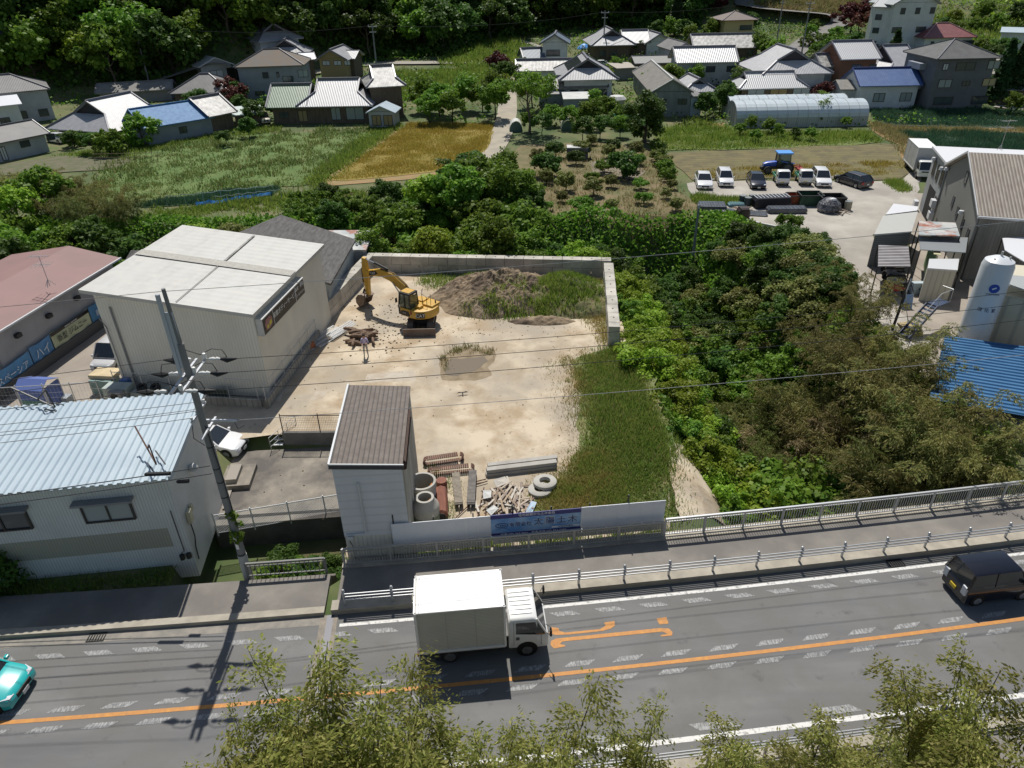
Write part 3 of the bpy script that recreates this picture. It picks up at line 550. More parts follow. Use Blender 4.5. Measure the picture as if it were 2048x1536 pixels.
def house(name,label,p0,p1,D,e,r,kind='gable',sw=False,o=.6,wall=None,roof=None,ridge=RIDGE,wn=(),rw=.3,group=None,cat='house',z=None,gable=None,base=.0,side=(),side0=(),ext=None,glass=None,th=.16,L=None):
    A=at(*p0) if len(p0)==2 else p0; B=at(*p1) if len(p1)==2 else p1; rz=math.atan2(B[1]-A[1],B[0]-A[0]); L=L or math.hypot(B[0]-A[0],B[1]-A[1]); zz=min(A[2],B[2]) if z is None else z
    t=thing(name,label,cat,(A[0],A[1],zz),rz,group)
    if kind!='shed': r=min(r,e+.56*(L if sw else D)/2)
    v,f,wf,bars=roofgeo(kind,L,D,e,r,o,sw)
    zt=e-.05 if kind!='shed' else e-.1
    def wl(b):
        b.box(0,L,0,D,-1.2,zt)
        if kind!='iri':
            for w_ in wf: b.add(w_,[tuple(range(len(w_)))])
    P('wall',wall or PLAST,t,wl,fix=False); c_,s_=math.cos(rz),math.sin(rz); OCC.append([(A[0]+x*c_-y*s_,A[1]+x*s_+y*c_) for x,y in ((-.4,-.4),(L+.4,-.4),(L+.4,D+.4),(-.4,D+.4))])
    if kind=='iri':
        for w_ in wf: P('gable',M('gable_dark',(.05,.045,.05),.8),t,lambda b:b.add(w_,[tuple(range(len(w_)))]),fix=False)
    P('roof',roof or TILE,t,lambda b:b.slab(v,f,th),fix=True)
    if bars and rw:
        def rb(b):
            for i,(p,q) in enumerate(bars): b.bar((p[0],p[1],p[2]+.08),(q[0],q[1],q[2]+.08),rw*(1.2 if i==0 else .8),rw*(1.2 if i==0 else .7))
        P('ridge',ridge,t,rb)
    if wn=='auto': wn=[(x,1.0+2.8*s,1.5,1.2) for s in range(max(1,int((e-.2)//2.9))) for x in np.arange(L*.12,L-1.8,max(2.6,L/4.2))]
    wins(t,wn,m=glass,depth=.09); wins(t,side,side=L,depth=.09,m=glass); wins(t,side0,side=0,depth=.09,m=glass)
    return t
def corr(L,D,z0,z1,pitch,amp,th=.02):  # corrugated sheet, ridges run along y
    n=int(L/pitch); vs=[];fs=[];pr=[(0,0),(.25,0),(.4,1),(.75,1),(.9,0)]
    xs_=[((i+a)*pitch,c*amp) for i in range(n) for a,c in pr]+[(n*pitch,0)]
    for x,c in xs_: vs+=[(x,0,z0+c),(x,D,z1+c)]
    return vs,[(2*i,2*i+2,2*i+3,2*i+1) for i in range(len(xs_)-1)]
# ---------------- near buildings
# corrugated white building at the road
A=W(395,1135,-.1); A=(-14.95,24.3,-.1); rzb=.115
t=thing('corrugated_building','white corrugated metal building with pale blue ribbed roof beside the utility pole','building',(A[0]-15*math.cos(rzb),A[1]-15*math.sin(rzb),-.4),rzb)
LW=15.0; WB=t
P('wall',[WR,WRY],t,lambda b:(b.add([(0,0,-.5),(LW,0,-.5),(LW,0,5.6),(0,0,5.6)],[(0,1,2,3)],0),b.add([(LW,0,-.5),(LW,5.6,-.5),(LW,5.6,5.9),(LW,0,5.6)],[(0,1,2,3)],1),b.add([(0,0,-.5),(0,5.6,-.5),(0,5.6,5.9),(0,0,5.6)],[(3,2,1,0)],1),b.add([(0,5.6,-.5),(LW,5.6,-.5),(LW,5.6,5.9),(0,5.6,5.9)],[(3,2,1,0)],0)),fix=False)
v,f=corr(LW+.6,6.6,5.64,5.98,.36,.07); v=[(x-.25,y-.5,z) for x,y,z in v]
ro=P('roof',LBLUE,t,lambda b:b.slab(v,f,.05),fix=False)
P('verge_trim',LBLUE,t,lambda b:b.bar((LW+.33,-.5,5.7),(LW+.33,6.1,6.04),.12,.26))
wins(t,[(LW-3.9,3.35,2.1,1.05,GLASSL),(LW-8.4,3.35,2.3,1.05,GLASS)],depth=.12)
P('awning',GREYW,t,lambda b:b.box(LW-4.1,LW-1.6,-.42,-.02,4.5,4.62),bevel=.02); P('awning',GREYW,t,lambda b:b.box(LW-8.6,LW-5.9,-.42,-.02,4.5,4.62),bevel=.02)
P('panel_stain',M('yellowed_panel',(.42,.4,.3),.6,c2=(.4,.39,.33),ns=2,wave=('X',2.4,.35,(.32,.31,.26))),t,lambda b:b.box(LW-12,LW-.7,-.012,-.002,1.5,2.6))
P('vent_hood',PLAST,t,lambda b:b.lathe((LW+.18,2.4,4.1),[(0,.2),(.12,.17),(.2,.08),(.22,-.1),(0,-.1)],16),smooth=True)
P('meter_box',M('beige_box',(.5,.47,.33),.5),t,lambda b:(b.box(LW+.02,LW+.2,.5,.85,2.3,2.95),b.box(LW+.02,LW+.16,1.0,1.2,2.6,2.95)),bevel=.02)
P('conduit',STEELD,t,lambda b:(b.tube([(LW+.08,.6,2.3),(LW+.1,.55,1.5),(LW+.06,.4,1.0),(LW+.06,.3,.3)],.03),b.tube([(LW-.3,-.05,3.6),(LW-.3,-.05,1.2),(LW-.5,-.05,1.0)],.02),b.cyl((LW-.45,-.1),.11,.75,1.0,12),b.cyl((LW-.15,-.1),.11,.8,1.05,12)))
def bracket(loc,rz,lab,rust=RUST):
    k=thing('roof_bracket',lab,'bracket',loc,rz); P('strut',rust,k,lambda b:(b.bar((-1.3,0,.9),(.9,0,.05),.06),b.bar((.9,0,.05),(.75,0,1.0),.05),b.bar((.75,0,1.0),(0,0,.36),.05)))
    P('foot',STEELD,k,lambda b:(b.bar((.5,-.25,.03),(1.2,-.25,.03),.05),b.bar((-.2,.3,.03),(1.1,.3,.03),.05))); return k
def onroof(px,py): return W(px,py,5.6)
bracket(onroof(300,912),R(-50),'rusty red steel bracket standing on the pale blue ribbed roof'); bracket(onroof(80,812),R(-14),'dark steel bracket at the far edge of the pale blue ribbed roof',STEELD)
# tall narrow shed
SH0=(-7.75,24.15,0); rz=.06
t=thing('narrow_shed','tall narrow white shed with brown slate roof at the edge of the yard','shed',SH0,rz)
LS,DS=2.95,6.4
P('wall',[M('white_panel',(.72,.74,.76),.6,c2=(.63,.65,.67),ns=.7,streak=(1,1,.3),wave=('Z',.7,.15,(.6,.62,.64))),M('stained_plaster',(.5,.49,.45),.8,c2=(.27,.25,.21),ns=.8,streak=(1,1.5,.25)),CREAM],t,lambda b:(b.add([(0,0,1.5),(LS,0,1.5),(LS,0,5.35),(0,0,5.6)],[(0,1,2,3)],0),b.add([(LS,0,0),(LS,DS,0),(LS,DS,5.35),(LS,0,5.35)],[(0,1,2,3)],1),b.add([(0,0,-.8),(0,DS,-.8),(0,DS,5.6),(0,0,5.6)],[(3,2,1,0)],1),b.add([(0,DS,0),(LS,DS,0),(LS,DS,5.35),(0,DS,5.6)],[(3,2,1,0)],1),b.add([(0.02,.02,-.8),(LS-.02,.02,-.8),(LS-.02,.02,1.5),(.02,.02,1.5)],[(0,1,2,3)],2)),fix=False)
P('roof',SLATE,t,lambda b:b.slab([(-.05,-.08,5.66),(LS+.05,-.08,5.41),(LS+.05,DS+.1,5.41),(-.05,DS+.1,5.66)],[(0,1,2,3)],.1))
P('roof_trim',[ALUW,M('dark_trim',(.04,.045,.055),.5)],t,lambda b:(b.bar((-.08,-.1,5.7),(-.08,DS+.1,5.7),.09,.1,m=0),b.bar((-.1,-.11,5.72),(LS+.1,-.11,5.47),.05,.06,m=0),b.bar((-.1,-.1,5.58),(LS+.1,-.1,5.33),.06,.2,m=1)))
P('sign_frame',M('rust_frame',(.07,.04,.03),.8),t,lambda b:(b.box(LS+.02,LS+.1,.5,4.6,4.75,5.25),b.box(LS+.1,LS+.14,.5,4.6,5.1,5.2),b.box(LS+.1,LS+.14,.5,4.6,4.78,4.88)))
P('downpipe',ALUW,t,lambda b:(b.tube([(1.0,-.06,4.6),(1.0,-.07,1.75),(.1,-.07,1.65)],.045),b.box(.12,.4,-.15,-.0,1.4,1.6)))
P('cable',BLK,t,lambda b:b.tube([(.2,-.08,1.4),(.35,-.1,.9),(.3,-.1,.4),(.45,-.1,-.1)],.018,5))
# terrace: block wall, mesh fences, stair
def meshfence(name,label,P0,P1,h,n,posts,wm=ALUW,cell=.12,r=.009,z=0,diag=True,pr=.035):
    P0=Vector(P0);P1=Vector(P1);L=(P1-P0).length; t=thing(name,label,'fence',P0,math.atan2(P1.y-P0.y,P1.x-P0.x))
    for i in range(posts): x=L*i/(posts-1); P('post',wm,t,lambda b:b.cyl((x,0),pr,-.15,h+.12,8))
    P('rail',wm,t,lambda b:(b.tube([(0,0,h),(L,0,h)],pr*.9),b.tube([(0,0,.05),(L,0,.05)],pr*.4)))
    def ms(b):
        k=int(L/cell)
        if diag:
            q=int(h/cell)
            for i in range(-q,k): 
                a0=max(0,i*cell);z0=a0-i*cell; a1=min(L,i*cell+h); z1=a1-i*cell
                if a1>a0: b.bar((a0,0,z0+.02),(a1,0,z1),r); b.bar((L-a0,0.004,z0+.02),(L-a1,0.004,z1),r)
        else:
            for i in range(1,k): b.bar((i*cell,0,.03),(i*cell,0,h),r)
            for j in range(1,int(h/cell/1.6)): b.bar((0,.0,j*cell*1.6),(L,.0,j*cell*1.6),r)
    P('mesh',wm,t,ms,fix=False); return t
meshfence('mesh_fence','white chain link fence along the front edge of the concrete terrace',(-15.0,27.0,-.75),(-8.05,28.65,-.68),1.2,0,5)
t=thing('block_wall','stained dark block wall holding up the concrete terrace','wall',(-15.4,27.5,-2.3),.08)
P('wall',M('old_block',(.13,.125,.115),.92,c2=(.08,.078,.07),ns=1.0,bump=.4),t,lambda b:b.box(0,7.4,0,.35,-.3,1.6)); P('coping',CDARK,t,lambda b:b.box(0,7.4,-.05,.4,1.6,1.66))
t=thing('block_wall','low dark block wall between the terrace and the yard','wall',(-13.55,34.35,-.7),-.02)
P('wall',BLOCK,t,lambda b:b.box(0,4.4,0,.18,-.05,.95)); 
meshfence('mesh_fence','brown wire mesh fence on the low block wall',(-13.5,34.45,.26),(-9.1,34.35,.26),1.15,0,3,M('brown_wire',(.12,.08,.05),.7),.1,.008,diag=False)
t=thing('stair_railing','grey steel stair railing beside the parked white car','railing',(-14.2,33.9,-.7),R(58))
for x in (0,.7,1.4,2.1): P('post',GALV,t,lambda b:b.cyl((x,0),.022,0,.95+x*.15,6))
P('rail',GALV,t,lambda b:[b.tube([(0,0,.3+k*.32),(2.1,0,.3+k*.32+.32)],.018,6) for k in range(3)])
t=thing('stair','white stair treads down to the terrace','stair',(-14.15,34.2,-.7),R(0))
for i in range(3): P('tread',ALUW,t,lambda b:b.box(0,.55,i*.28,i*.28+.25,.15+i*.2,.2+i*.2))
for (x0,x1,h,lab) in ((.0,1.55,.55,'low'),):
    t=thing('concrete_steps','two dark concrete steps at the side of the corrugated building','steps',(-16.0,30.3,-.75),.08)
    P('step',CDARK,t,lambda b:b.box(0,1.6,0,1.9,0,.35)); P('step',M('plank_grey',(.3,.27,.23),.9),t,lambda b:b.box(.3,.9,.25,1.6,.35,.6))
for k,(q,l) in enumerate([((-15.6,28.6,-.66),2.9),((-15.25,28.75,-.66),2.4)]):
    t=thing('timber_plank',('longer' if k==0 else 'shorter')+' weathered plank lying on the terrace by the corrugated wall','plank',q,R(97)); P('plank',M('plank_grey',(.3,.27,.23),.9),t,lambda b:b.box(0,l,-.1,.1,0,.06))
t=thing('retaining_edge','dark gap wall beneath the sidewalk','wall',road(-14,6.3,-2.2),.08); P('wall',CDARK,t,lambda b:b.box(0,6.2,0,.12,0,2.1))
# big pale workshop
A=(-25.4,40.15); B=(-15.45,38.75); rz=math.atan2(B[1]-A[1],B[0]-A[0]); LB=math.dist(A,B); DB=11.2
t=thing('workshop','large pale workshop with cream ribbed walls and a flat white metal roof','building',(A[0],A[1],0),rz)
P('wall',[CREAM,CREAMS],t,lambda b:(b.add([(0,0,0),(LB,0,0),(LB,0,5.9),(0,0,7.1)],[(0,1,2,3)],0),b.add([(LB,0,0),(LB,DB,0),(LB,DB,5.9),(LB,0,5.9)],[(0,1,2,3)],1),b.add([(0,0,0),(0,DB,0),(0,DB,7.1),(0,0,7.1)],[(3,2,1,0)],1),b.add([(0,DB,0),(LB,DB,0),(LB,DB,5.9),(0,DB,7.1)],[(3,2,1,0)],1)),fix=False)
P('roof',PALE,t,lambda b:b.slab([(-.45,-.5,7.28),(LB+.3,-.5,6.1),(LB+.3,DB+.3,6.1),(-.45,DB+.3,7.28)],[(0,1,2,3)],.22))
sl=lambda x:7.2-(x)*1.18/(LB+.75)+.09
P('roof_band',M('roof_band',(.33,.31,.27),.7,c2=(.42,.41,.37),ns=6),t,lambda b:b.add([(-.4,5.3,sl(-.4)+.02),(LB+.28,5.3,sl(LB+.28)+.0),(LB+.28,6.2,sl(LB+.28)+.0),(-.4,6.2,sl(-.4)+.02)],[(0,1,2,3)]))
P('roof_seam',M('seam',(.13,.12,.11),.8,c2=(.4,.39,.36),ns=1.5),t,lambda b:(b.bar((5.6,-.4,sl(5.6)+.015),(5.4,5.3,sl(5.4)+.015),.05,.02),b.bar((5.4,6.2,sl(5.4)+.015),(5.2,DB,sl(5.2)+.015),.16,.02)))
P('downpipe',GREYW,t,lambda b:(b.tube([(.9,-.08,6.0),(.95,-.08,.2)],.06),b.tube([(-.1,-.05,5.2),(.25,-.12,4.6),(.3,-.12,.3)],.035)))
s=thing('sign_box','long black signboard with white lettering fixed to the cream workshop wall','sign',(0,0,0)); s.location=Vector((A[0],A[1],0))+Matrix.Rotation(rz,3,'Z')@Vector((LB+.01,.1,4.35)); s.rotation_euler=(0,0,rz+PI/2)
P('case',[PLAST,M('sign_black',(.012,.012,.014),.4)],s,lambda b:(b.box(0,6.6,-.42,0,0,1.15,m=0),b.box(.08,6.52,-.44,-.42,.06,1.09,m=1)))
TW=M('sign_white',(.8,.8,.78),.6)
for body,size,x,z in (('和歌ボディーサービス',.40,3.35,.62),):
    text(body,size,TW,s,face_mtx((x,-.45,z),(1,0,0),(0,0,1)),sx=.92)
text('板金・塗装',.3,TW,s,face_mtx((5.75,-.45,.82),(1,0,0),(0,0,1)),sx=.9); text('オールペイント',.24,TW,s,face_mtx((5.75,-.45,.35),(1,0,0),(0,0,1)),sx=.8)
P('emblem',[M('emblem_pink',(.3,.14,.14),.5),M('emblem_yellow',(.55,.5,.05),.5)],s,lambda b:(b.extr([(.35,.25),(.9,.2),(1.25,.35),(1.3,.75),(1.0,.95),(.45,.9),(.25,.6)],-.455,-.45,m=0),b.extr([(.45,.3),(.7,.28),(.72,.5),(.5,.52)],-.462,-.456,m=1),b.extr([(.8,.32),(1.15,.42),(1.15,.66),(.85,.6)],-.462,-.456,m=1)))
P('divider',ALUW,s,lambda b:(b.box(1.5,1.54,-.455,-.44,.06,1.09),b.box(4.98,5.02,-.455,-.44,.06,1.09),b.box(0,6.6,-.46,-.42,1.08,1.15)))
t=thing('block_wall','low grey block wall running along the yard side of the pale workshop','wall',(B[0]+.15,B[1]-1.3,0),math.atan2(9.2,1.1))
P('wall',M('pale_block',(.33,.315,.28),.9,c2=(.24,.23,.2),ns=1.2,wave=('X',.8,.4,(.2,.19,.17))),t,lambda b:b.box(0,9.6,-.1,.1,0,.65))
meshfence('wire_fence','grey wire fence along the low wall beside the pale workshop',(B[0]+.15,B[1]-1.3,.65),(B[0]+1.25,B[1]+7.9,.65),.95,0,7,GALV,.25,.006,diag=False,pr=.025)
t=thing('block_wall','low dirty block wall in front of the pale workshop','wall',(-25.2,38.9,0),rz); P('wall',M('pale_block',(.3,.3,.3)),t,lambda b:b.box(0,9.6,0,.15,0,.55))
meshfence('wire_fence','wire fence in front of the pale workshop and its outdoor units',(-25.2,38.95,.5),(-15.8,37.6,.5),1.5,0,6,GALV,.22,.006,diag=False,pr=.025)
meshfence('wire_fence','wire fence round the blue tarpaulin shelter behind the corrugated building',(-33.0,36.6,0),(-25.2,37.2,0),2.3,0,6,GALV,.22,.006,diag=False,pr=.03)
# sheds behind the workshop
house('shed','long dark grey slate roofed shed behind the pale workshop',(-25.6,50.8,0),(-13.9,50.6,0),9.2,3.0,5.2,'gable',sw=True,o=.3,wall=M('blue_grey_wall',(.34,.38,.4),.7,c2=(.27,.3,.32),ns=.8),roof=M('old_slate',(.07,.065,.062),.85,c2=(.13,.125,.12),ns=2.5,streak=(2,.4,1),bump=.3),rw=0,cat='shed')
house('shed','shed with a rusty striped metal roof at the corner of the block wall',(-17.4,60.3,0),(-12.8,60.1,0),3.4,2.0,2.5,'shed',o=.2,wall=MATS['blue_grey_wall'],roof=RUSTR,rw=0,cat='shed')
house('shed','low dark roofed shed between the red roof and the pale workshop',(-31,52.5,0),(-24.9,51.4,0),6,2.6,4.0,'gable',o=.3,wall=GREYW,roof=MATS['old_slate'],rw=0,cat='shed')
# red roofed building with banners
A=Vector((-33.0,40.5,0)); B=Vector((-31.2,53.0,0)); rz=math.atan2(B.y-A.y,B.x-A.x); LR=(B-A).length
t=thing('red_roof_building','long grey building under a dull red roof with advertising banners on its wall','building',A,rz)
P('wall',MORT,t,lambda b:b.box(0,LR,0,7,-.3,4.1))
P('roof',PINK,t,lambda b:b.slab([(-.6,-.5,4.15),(LR+.5,-.5,4.15),(LR+.5,3.6,5.0),(-.6,3.6,5.0),(LR+.5,9,4.1),(-.6,9,4.1)],[(0,1,2,3),(3,2,4,5)],.15))
P('gutter',ALUW,t,lambda b:(b.bar((-.6,-.55,4.12),(LR+.5,-.55,4.12),.12,.12),))
for x in (1.6,4.6,7.6,10.2): P('vent_hood',STEELD,t,lambda b:(b.box(x,x+.45,-.3,0,2.9,3.2)),bevel=.05)
def roll(x,z,m): pass
for i,(x0,L_,col,tx,tc,sz,z0,lab) in enumerate([(8.4,4.0,(.1,.28,.5),'新型ワゴンR',(.7,.75,.78),.58,.75,'blue banner with pale katakana lettering nearest the workshop'),(4.2,4.1,(.55,.6,.4),'新型 ジムニー',(.03,.04,.04),.56,.75,'pale green banner with black katakana lettering'),(2.1,2.0,(.12,.3,.55),'ハイ',(.7,.75,.8),.8,.7,'short blue banner beside the pale green one'),(-1.6,3.6,(.12,.33,.6),'スペーシア',(.7,.75,.8),.62,.55,'blue banner with white katakana nearest the lattice tower')]):
    s=thing('banner',lab,'banner',A+Matrix.Rotation(rz,3,'Z')@Vector((x0,-.22,z0)),rz)
    def bn(b,L_=L_):
        n=12; vs=[];
        for k in range(n+1): u=L_*k/n; vs+=[(u,.05*math.sin(k*1.3),0-.08*math.sin(PI*k/n)),(u,.02*math.sin(k),1.25-.1*math.sin(PI*k/n))]
        b.slab(vs,[(2*k,2*k+2,2*k+3,2*k+1) for k in range(n)],.004)
    P('cloth',M('banner_%d'%i,col,.7,c2=tuple(c*.8 for c in col),ns=1),s,bn)
    text(tx,sz,M('btxt_%d'%i,tc,.7),s,face_mtx((L_/2,-.09,.5),(1,0,0),(0,0,1)),sx=.92)
    if i==1: P('band',M('sign_black',(0,0,0)),s,lambda b:b.box(0,L_,-.06,-.05,.95,1.2)); text('SPECIAL EDITION',.17,TW,s,face_mtx((L_/2,-.1,1.06),(1,0,0),(0,0,1)))
t=thing('low_wall','dark low wall under the banners','wall',A+Matrix.Rotation(rz,3,'Z')@Vector((-3,-.35,0)),rz); P('wall',M('wall_dark',(.1,.1,.1),.9),t,lambda b:b.box(0,15.5,0,.2,0,.75))
t=thing('lattice_tower','white steel lattice tower at the corner of the red roofed building','tower',(-34.4,38.9,0),.1)
for dx,dy in ((0,0),(1.3,0),(1.3,1.3),(0,1.3)): P('leg',ALUW,t,lambda b:b.bar((dx,dy,0),(dx,dy,5.2),.12))
P('bracing',ALUW,t,lambda b:[(b.bar((0,0,k*1.3),(1.3,0,k*1.3+1.3),.05),b.bar((1.3,0,k*1.3),(0,0,k*1.3+1.3),.05),b.bar((1.3,0,k*1.3),(1.3,1.3,k*1.3+1.3),.05),b.bar((0,0,k*1.3),(1.3,0,k*1.3),.05)) for k in range(4)])
P('spotlight',ALUW,t,lambda b:[b.lathe((.4+k*.7,-.35,4.2),[(0,.1),(.12,.08),(.16,-.08),(0,-.1)],12) for k in range(2)])
def antenna(loc,label,h=2.2,rz=0,group=None,s=1):
    t=thing('tv_antenna',label,'antenna',loc,rz,group,s); P('mast',GALV,t,lambda b:(b.tube([(0,0,0),(0,0,h)],.025,6),b.bar((-.3,0,0),(0,0,.5),.03),b.bar((.3,.2,0),(0,0,.5),.03),b.bar((0,-.3,0),(0,0,.5),.03)))
    P('boom',GALV,t,lambda b:(b.bar((-.7,0,h),(.7,0,h),.03),[b.bar((-.6+i*.2,-.4+i*.03,h),(-.6+i*.2,.4-i*.03,h),.015) for i in range(7)],b.bar((-.6,0,h-.6),(.6,0,h-.6),.03),[b.bar((-.5+i*.25,-.6,h-.6),(-.5+i*.25,.6,h-.6),.015) for i in range(5)])); return t
antenna(W(100,572,4.7),'thin television antenna standing on the dull red roof')
# ---------------- railings, guardrail, billboard
def railing(name,label,o,x0,x1,z,h,sp=1.92,bal=.125,m=GALV,top=.055,group=None):
    p=Vector(road(x0,o,z)); t=thing(name,label,name.replace('_',' '),p,0,group); q=lambda x,zz=0:tuple(Vector(road(x,o,z+zz))-p)
    n=int((x1-x0)/sp); X_=[x0+(x1-x0)*i/n for i in range(n+1)]
    for x in X_: P('post',m,t,lambda b:b.bar(q(x,-.1),q(x,h),.1,.07))
    P('rail',m,t,lambda b:[(b.bar(q(X_[i],h),q(X_[i+1],h),.09,.07),b.bar(q(X_[i],h-.16),q(X_[i+1],h-.16),.04,.04),b.bar(q(X_[i],.12),q(X_[i+1],.12),.05,.05)) for i in range(n)])
    P('baluster',m,t,lambda b:[b.bar(q(x,.1),q(x,h-.05),.026,.026) for x in np.arange(x0+bal,x1,bal)],fix=False); return t
railing('bridge_railing','long silver bridge railing with upright bars over the ravine',6.62,7.75,62,.3,1.05)
railing('bridge_railing','grey railing with bent upright bars below the billboard',6.6,-7.3,7.65,.22,1.0,m=M('dull_galvanised',(.42,.42,.4),.55,.3))
t=railing('low_railing','short white railing coloured shade-grey, half hidden by shrubs beside the utility pole',6.35,-11.6,-8.1,.16,.85,bal=.2,m=M('shade_grey_rail',(.2,.2,.19),.7))  # railing is white; its shade is put into the darker grey
def guardrail(name,label,o,x0,x1,z,side=1):
    p=Vector(road(x0,o,z)); t=thing(name,label,'guardrail',p); q=lambda x,zz=0,d=0:tuple(Vector(road(x,o+d,z+zz))-p)
    n=round((x1-x0)/2.0); X_=[x0+(x1-x0)*i/n for i in range(n+1)]
    for x in X_: 
        def po(b): b.tube([q(x,-.1),q(x,.78)],.055,8); b.lathe(q(x,.78),[(0,.13),(.045,.11),(.07,.06),(.06,0),(.075,-.02),(.06,-.04)],10)
        P('post',GALV,t,po,smooth=True)
    for k in range(3): P('rail',GALV,t,lambda b:b.tube([q(x,.72-k*.17,-.09*side) for x in X_],.03,7),smooth=True)
    return t
guardrail('guardrail','silver three pipe guardrail between the road and the bridge sidewalk',4.2,-7.0,62,.3)
guardrail('guardrail','white guardrail along the near side of the road behind the bamboo',-4.2,-46,62,.12,-1)
# billboard
def roadframe(x0,x1,o,z):
    a=Vector(road(x0,o,z)); b=Vector(road(x1,o,z)); return a,math.atan2(b.y-a.y,b.x-a.x),(b-a).length
a,rz,L=roadframe(-5.0,7.75,6.95,.15)
t=thing('hoarding','long hoarding of pale grey panels with a blue company billboard facing the road','billboard',a,rz)
PANEL=M('hoarding_panel',(.8,.82,.86),.5,c2=(.74,.76,.8),ns=.5)
P('ribbed_panel',M('ribbed_panel',(.62,.62,.56),.6,c2=(.5,.5,.45),ns=1,wave=('X',2.6,.8,(.42,.42,.38))),t,lambda b:(b.box(0,L*.35,-.02,.02,.2,.95),b.box(L*.36,L,-.02,.02,.3,.95)))
for i in range(8): P('panel',PANEL,t,lambda b:b.box(i*.56,i*.56+.557,-.05,-.02,.8,2.05))
for i in range(7): P('panel',PANEL,t,lambda b:b.box(8.68+(L-8.68)*i/7,8.68+(L-8.68)*(i+1)/7-.004,-.05,-.02,.85,2.1))
P('support_post',STEELD,t,lambda b:[b.bar((x,.1,-.1),(x,.1,2.2 if i%3 else 2.5),.06) for i,x in enumerate(np.arange(.1,L,1.8))])
P('cap_rail',GALV,t,lambda b:b.box(0,L,-.06,.0,.74,.8))
NAVY=M('sign_navy',(.03,.035,.2),.4)
sk=M('sign_sky',(.1,.27,.58),.4,c2=(.35,.52,.72),ns=1.0,lo=.4,hi=.7)
P('billboard_face',[sk,NAVY],t,lambda b:(b.box(4.48,8.66,-.08,-.05,1.0,1.86,m=0),b.box(4.48,8.66,-.085,-.05,1.86,2.1,m=1),b.box(4.48,8.66,-.085,-.05,.76,1.0,m=1)))
WT=M('sign_lettering_white',(.85,.85,.85),.5); BT=M('sign_lettering_navy',(.02,.03,.12),.5)
fm=lambda x,z,y=-.09:face_mtx((x,y,z),(1,0,0),(0,0,1))
text('宅地開発から土木全般',.17,WT,t,fm(6.6,1.985)); text('代表 072-262-5601   和泉支店 072-524-0380',.165,WT,t,fm(6.45,.88))
text('有限会社',.3,WT,t,fm(5.85,1.44,-.086),sx=.9); text('有限会社',.285,BT,t,fm(5.85,1.44,-.092),sx=.93)
for i,c in enumerate('太陽土木'):
    text(c,.53,WT,t,fm(6.68+i*.53,1.5,-.086)); text(c,.48,BT,t,fm(6.68+i*.53,1.5,-.092))
P('address_strip',[WT],t,lambda b:b.box(7.3,8.6,-.09,-.08,1.06,1.16)); text('大阪府和泉市',.075,BT,t,fm(7.95,1.11,-.096),sx=1.6)
def oval(b):
    n=28
    for (ra,rb_,rc,rd) in ((.3,.145,.26,.11),):
        vs=[];
        for k in range(n): a_=2*PI*k/n; vs+=[(4.98+ra*math.cos(a_),-.092,1.46+rb_*math.sin(a_)),(4.98+rc*math.cos(a_),-.092,1.46+rd*math.sin(a_))]
        b.add(vs,[(2*k,(2*k+2)%(2*n),(2*k+3)%(2*n),2*k+1) for k in range(n)])
P('logo_ring',BT,t,oval,fix=False); text('Taiyo',.17,BT,t,fm(4.98,1.46,-.094)); P('logo_rule',BT,t,lambda b:b.box(4.7,5.26,-.093,-.09,1.26,1.275))
# ---------------- utility pole and lines
PB=Vector((-12.25,23.45,.0))
t=thing('utility_pole','tall grey concrete utility pole with three pairs of insulators, ivy climbing its foot','utility pole',PB)
PT=M('pole_concrete',(.27,.27,.26),.8,c2=(.2,.2,.2),ns=1,streak=(1,1,.3))
P('pole',PT,t,lambda b:b.tube([(0,0,-.8),(0,0,5),(0,0,11.9)],[.185,.165,.12],16),smooth=True)
P('pole_base',M('pole_sleeve',(.5,.5,.48),.8),t,lambda b:b.tube([(0,0,-.5),(0,0,1.25)],[.215,.2],16),smooth=True)
P('pole_tag',WT,t,lambda b:(b.box(-.06,.06,-.21,-.18,2.2,2.5),b.box(-.06,.06,-.215,-.19,1.75,2.05)))
P('pole_sleeve',M('pale_sleeve',(.52,.56,.6),.5),t,lambda b:(b.box(-.36,-.22,-.1,.02,10.6,13.9),b.box(-.22,.06,-.06,-.02,10.9,13.2)),bevel=.02)
P('pole_top',PT,t,lambda b:b.tube([(0,0,11.7),(-.04,0,14.1)],[.09,.07],12),smooth=True)
ARM=M('crossarm',(.55,.57,.6),.45,.3)
POR=M('porcelain',(.75,.75,.72),.25)
for k,dx in enumerate((-.18,.2)): P('crossarm',ARM,t,lambda b:b.bar((dx,-1.35,10.55),(dx,1.25,10.55),.09,.09))
WP=[]   # wire ends
for yy in (-1.25,.05,1.15):
    for sgn in (-1,1):
        x0=.2*sgn
        P('insulator',POR,t,lambda b:(b.tube([(x0+sgn*.15,yy,10.6),(x0+sgn*.3,yy,10.6)],[.05,.09],8),b.tube([(x0+sgn*.3,yy,10.6),(x0+sgn*.45,yy,10.6)],[.09,.03],8),b.tube([(x0+sgn*.45,yy,10.6),(x0+sgn*.6,yy,10.6)],[.09,.03],8)),smooth=True)
        P('clamp',BLK,t,lambda b:(b.tube([(x0+sgn*.6,yy,10.6),(x0+sgn*.85,yy,10.56),(x0+sgn*1.25,yy,10.6)],[.05,.13,.03],7),b.tube([(x0+sgn*.9,yy,10.6),(x0+sgn*.75,yy,11.0),(x0+sgn*.35,yy,11.05),(0,yy+.1,10.75)],.016,5)))
    P('pin_insulator',POR,t,lambda b:b.lathe((.2,yy,10.6),[(0,.28),(.07,.26),(.09,.12),(.05,0)],10),smooth=True)
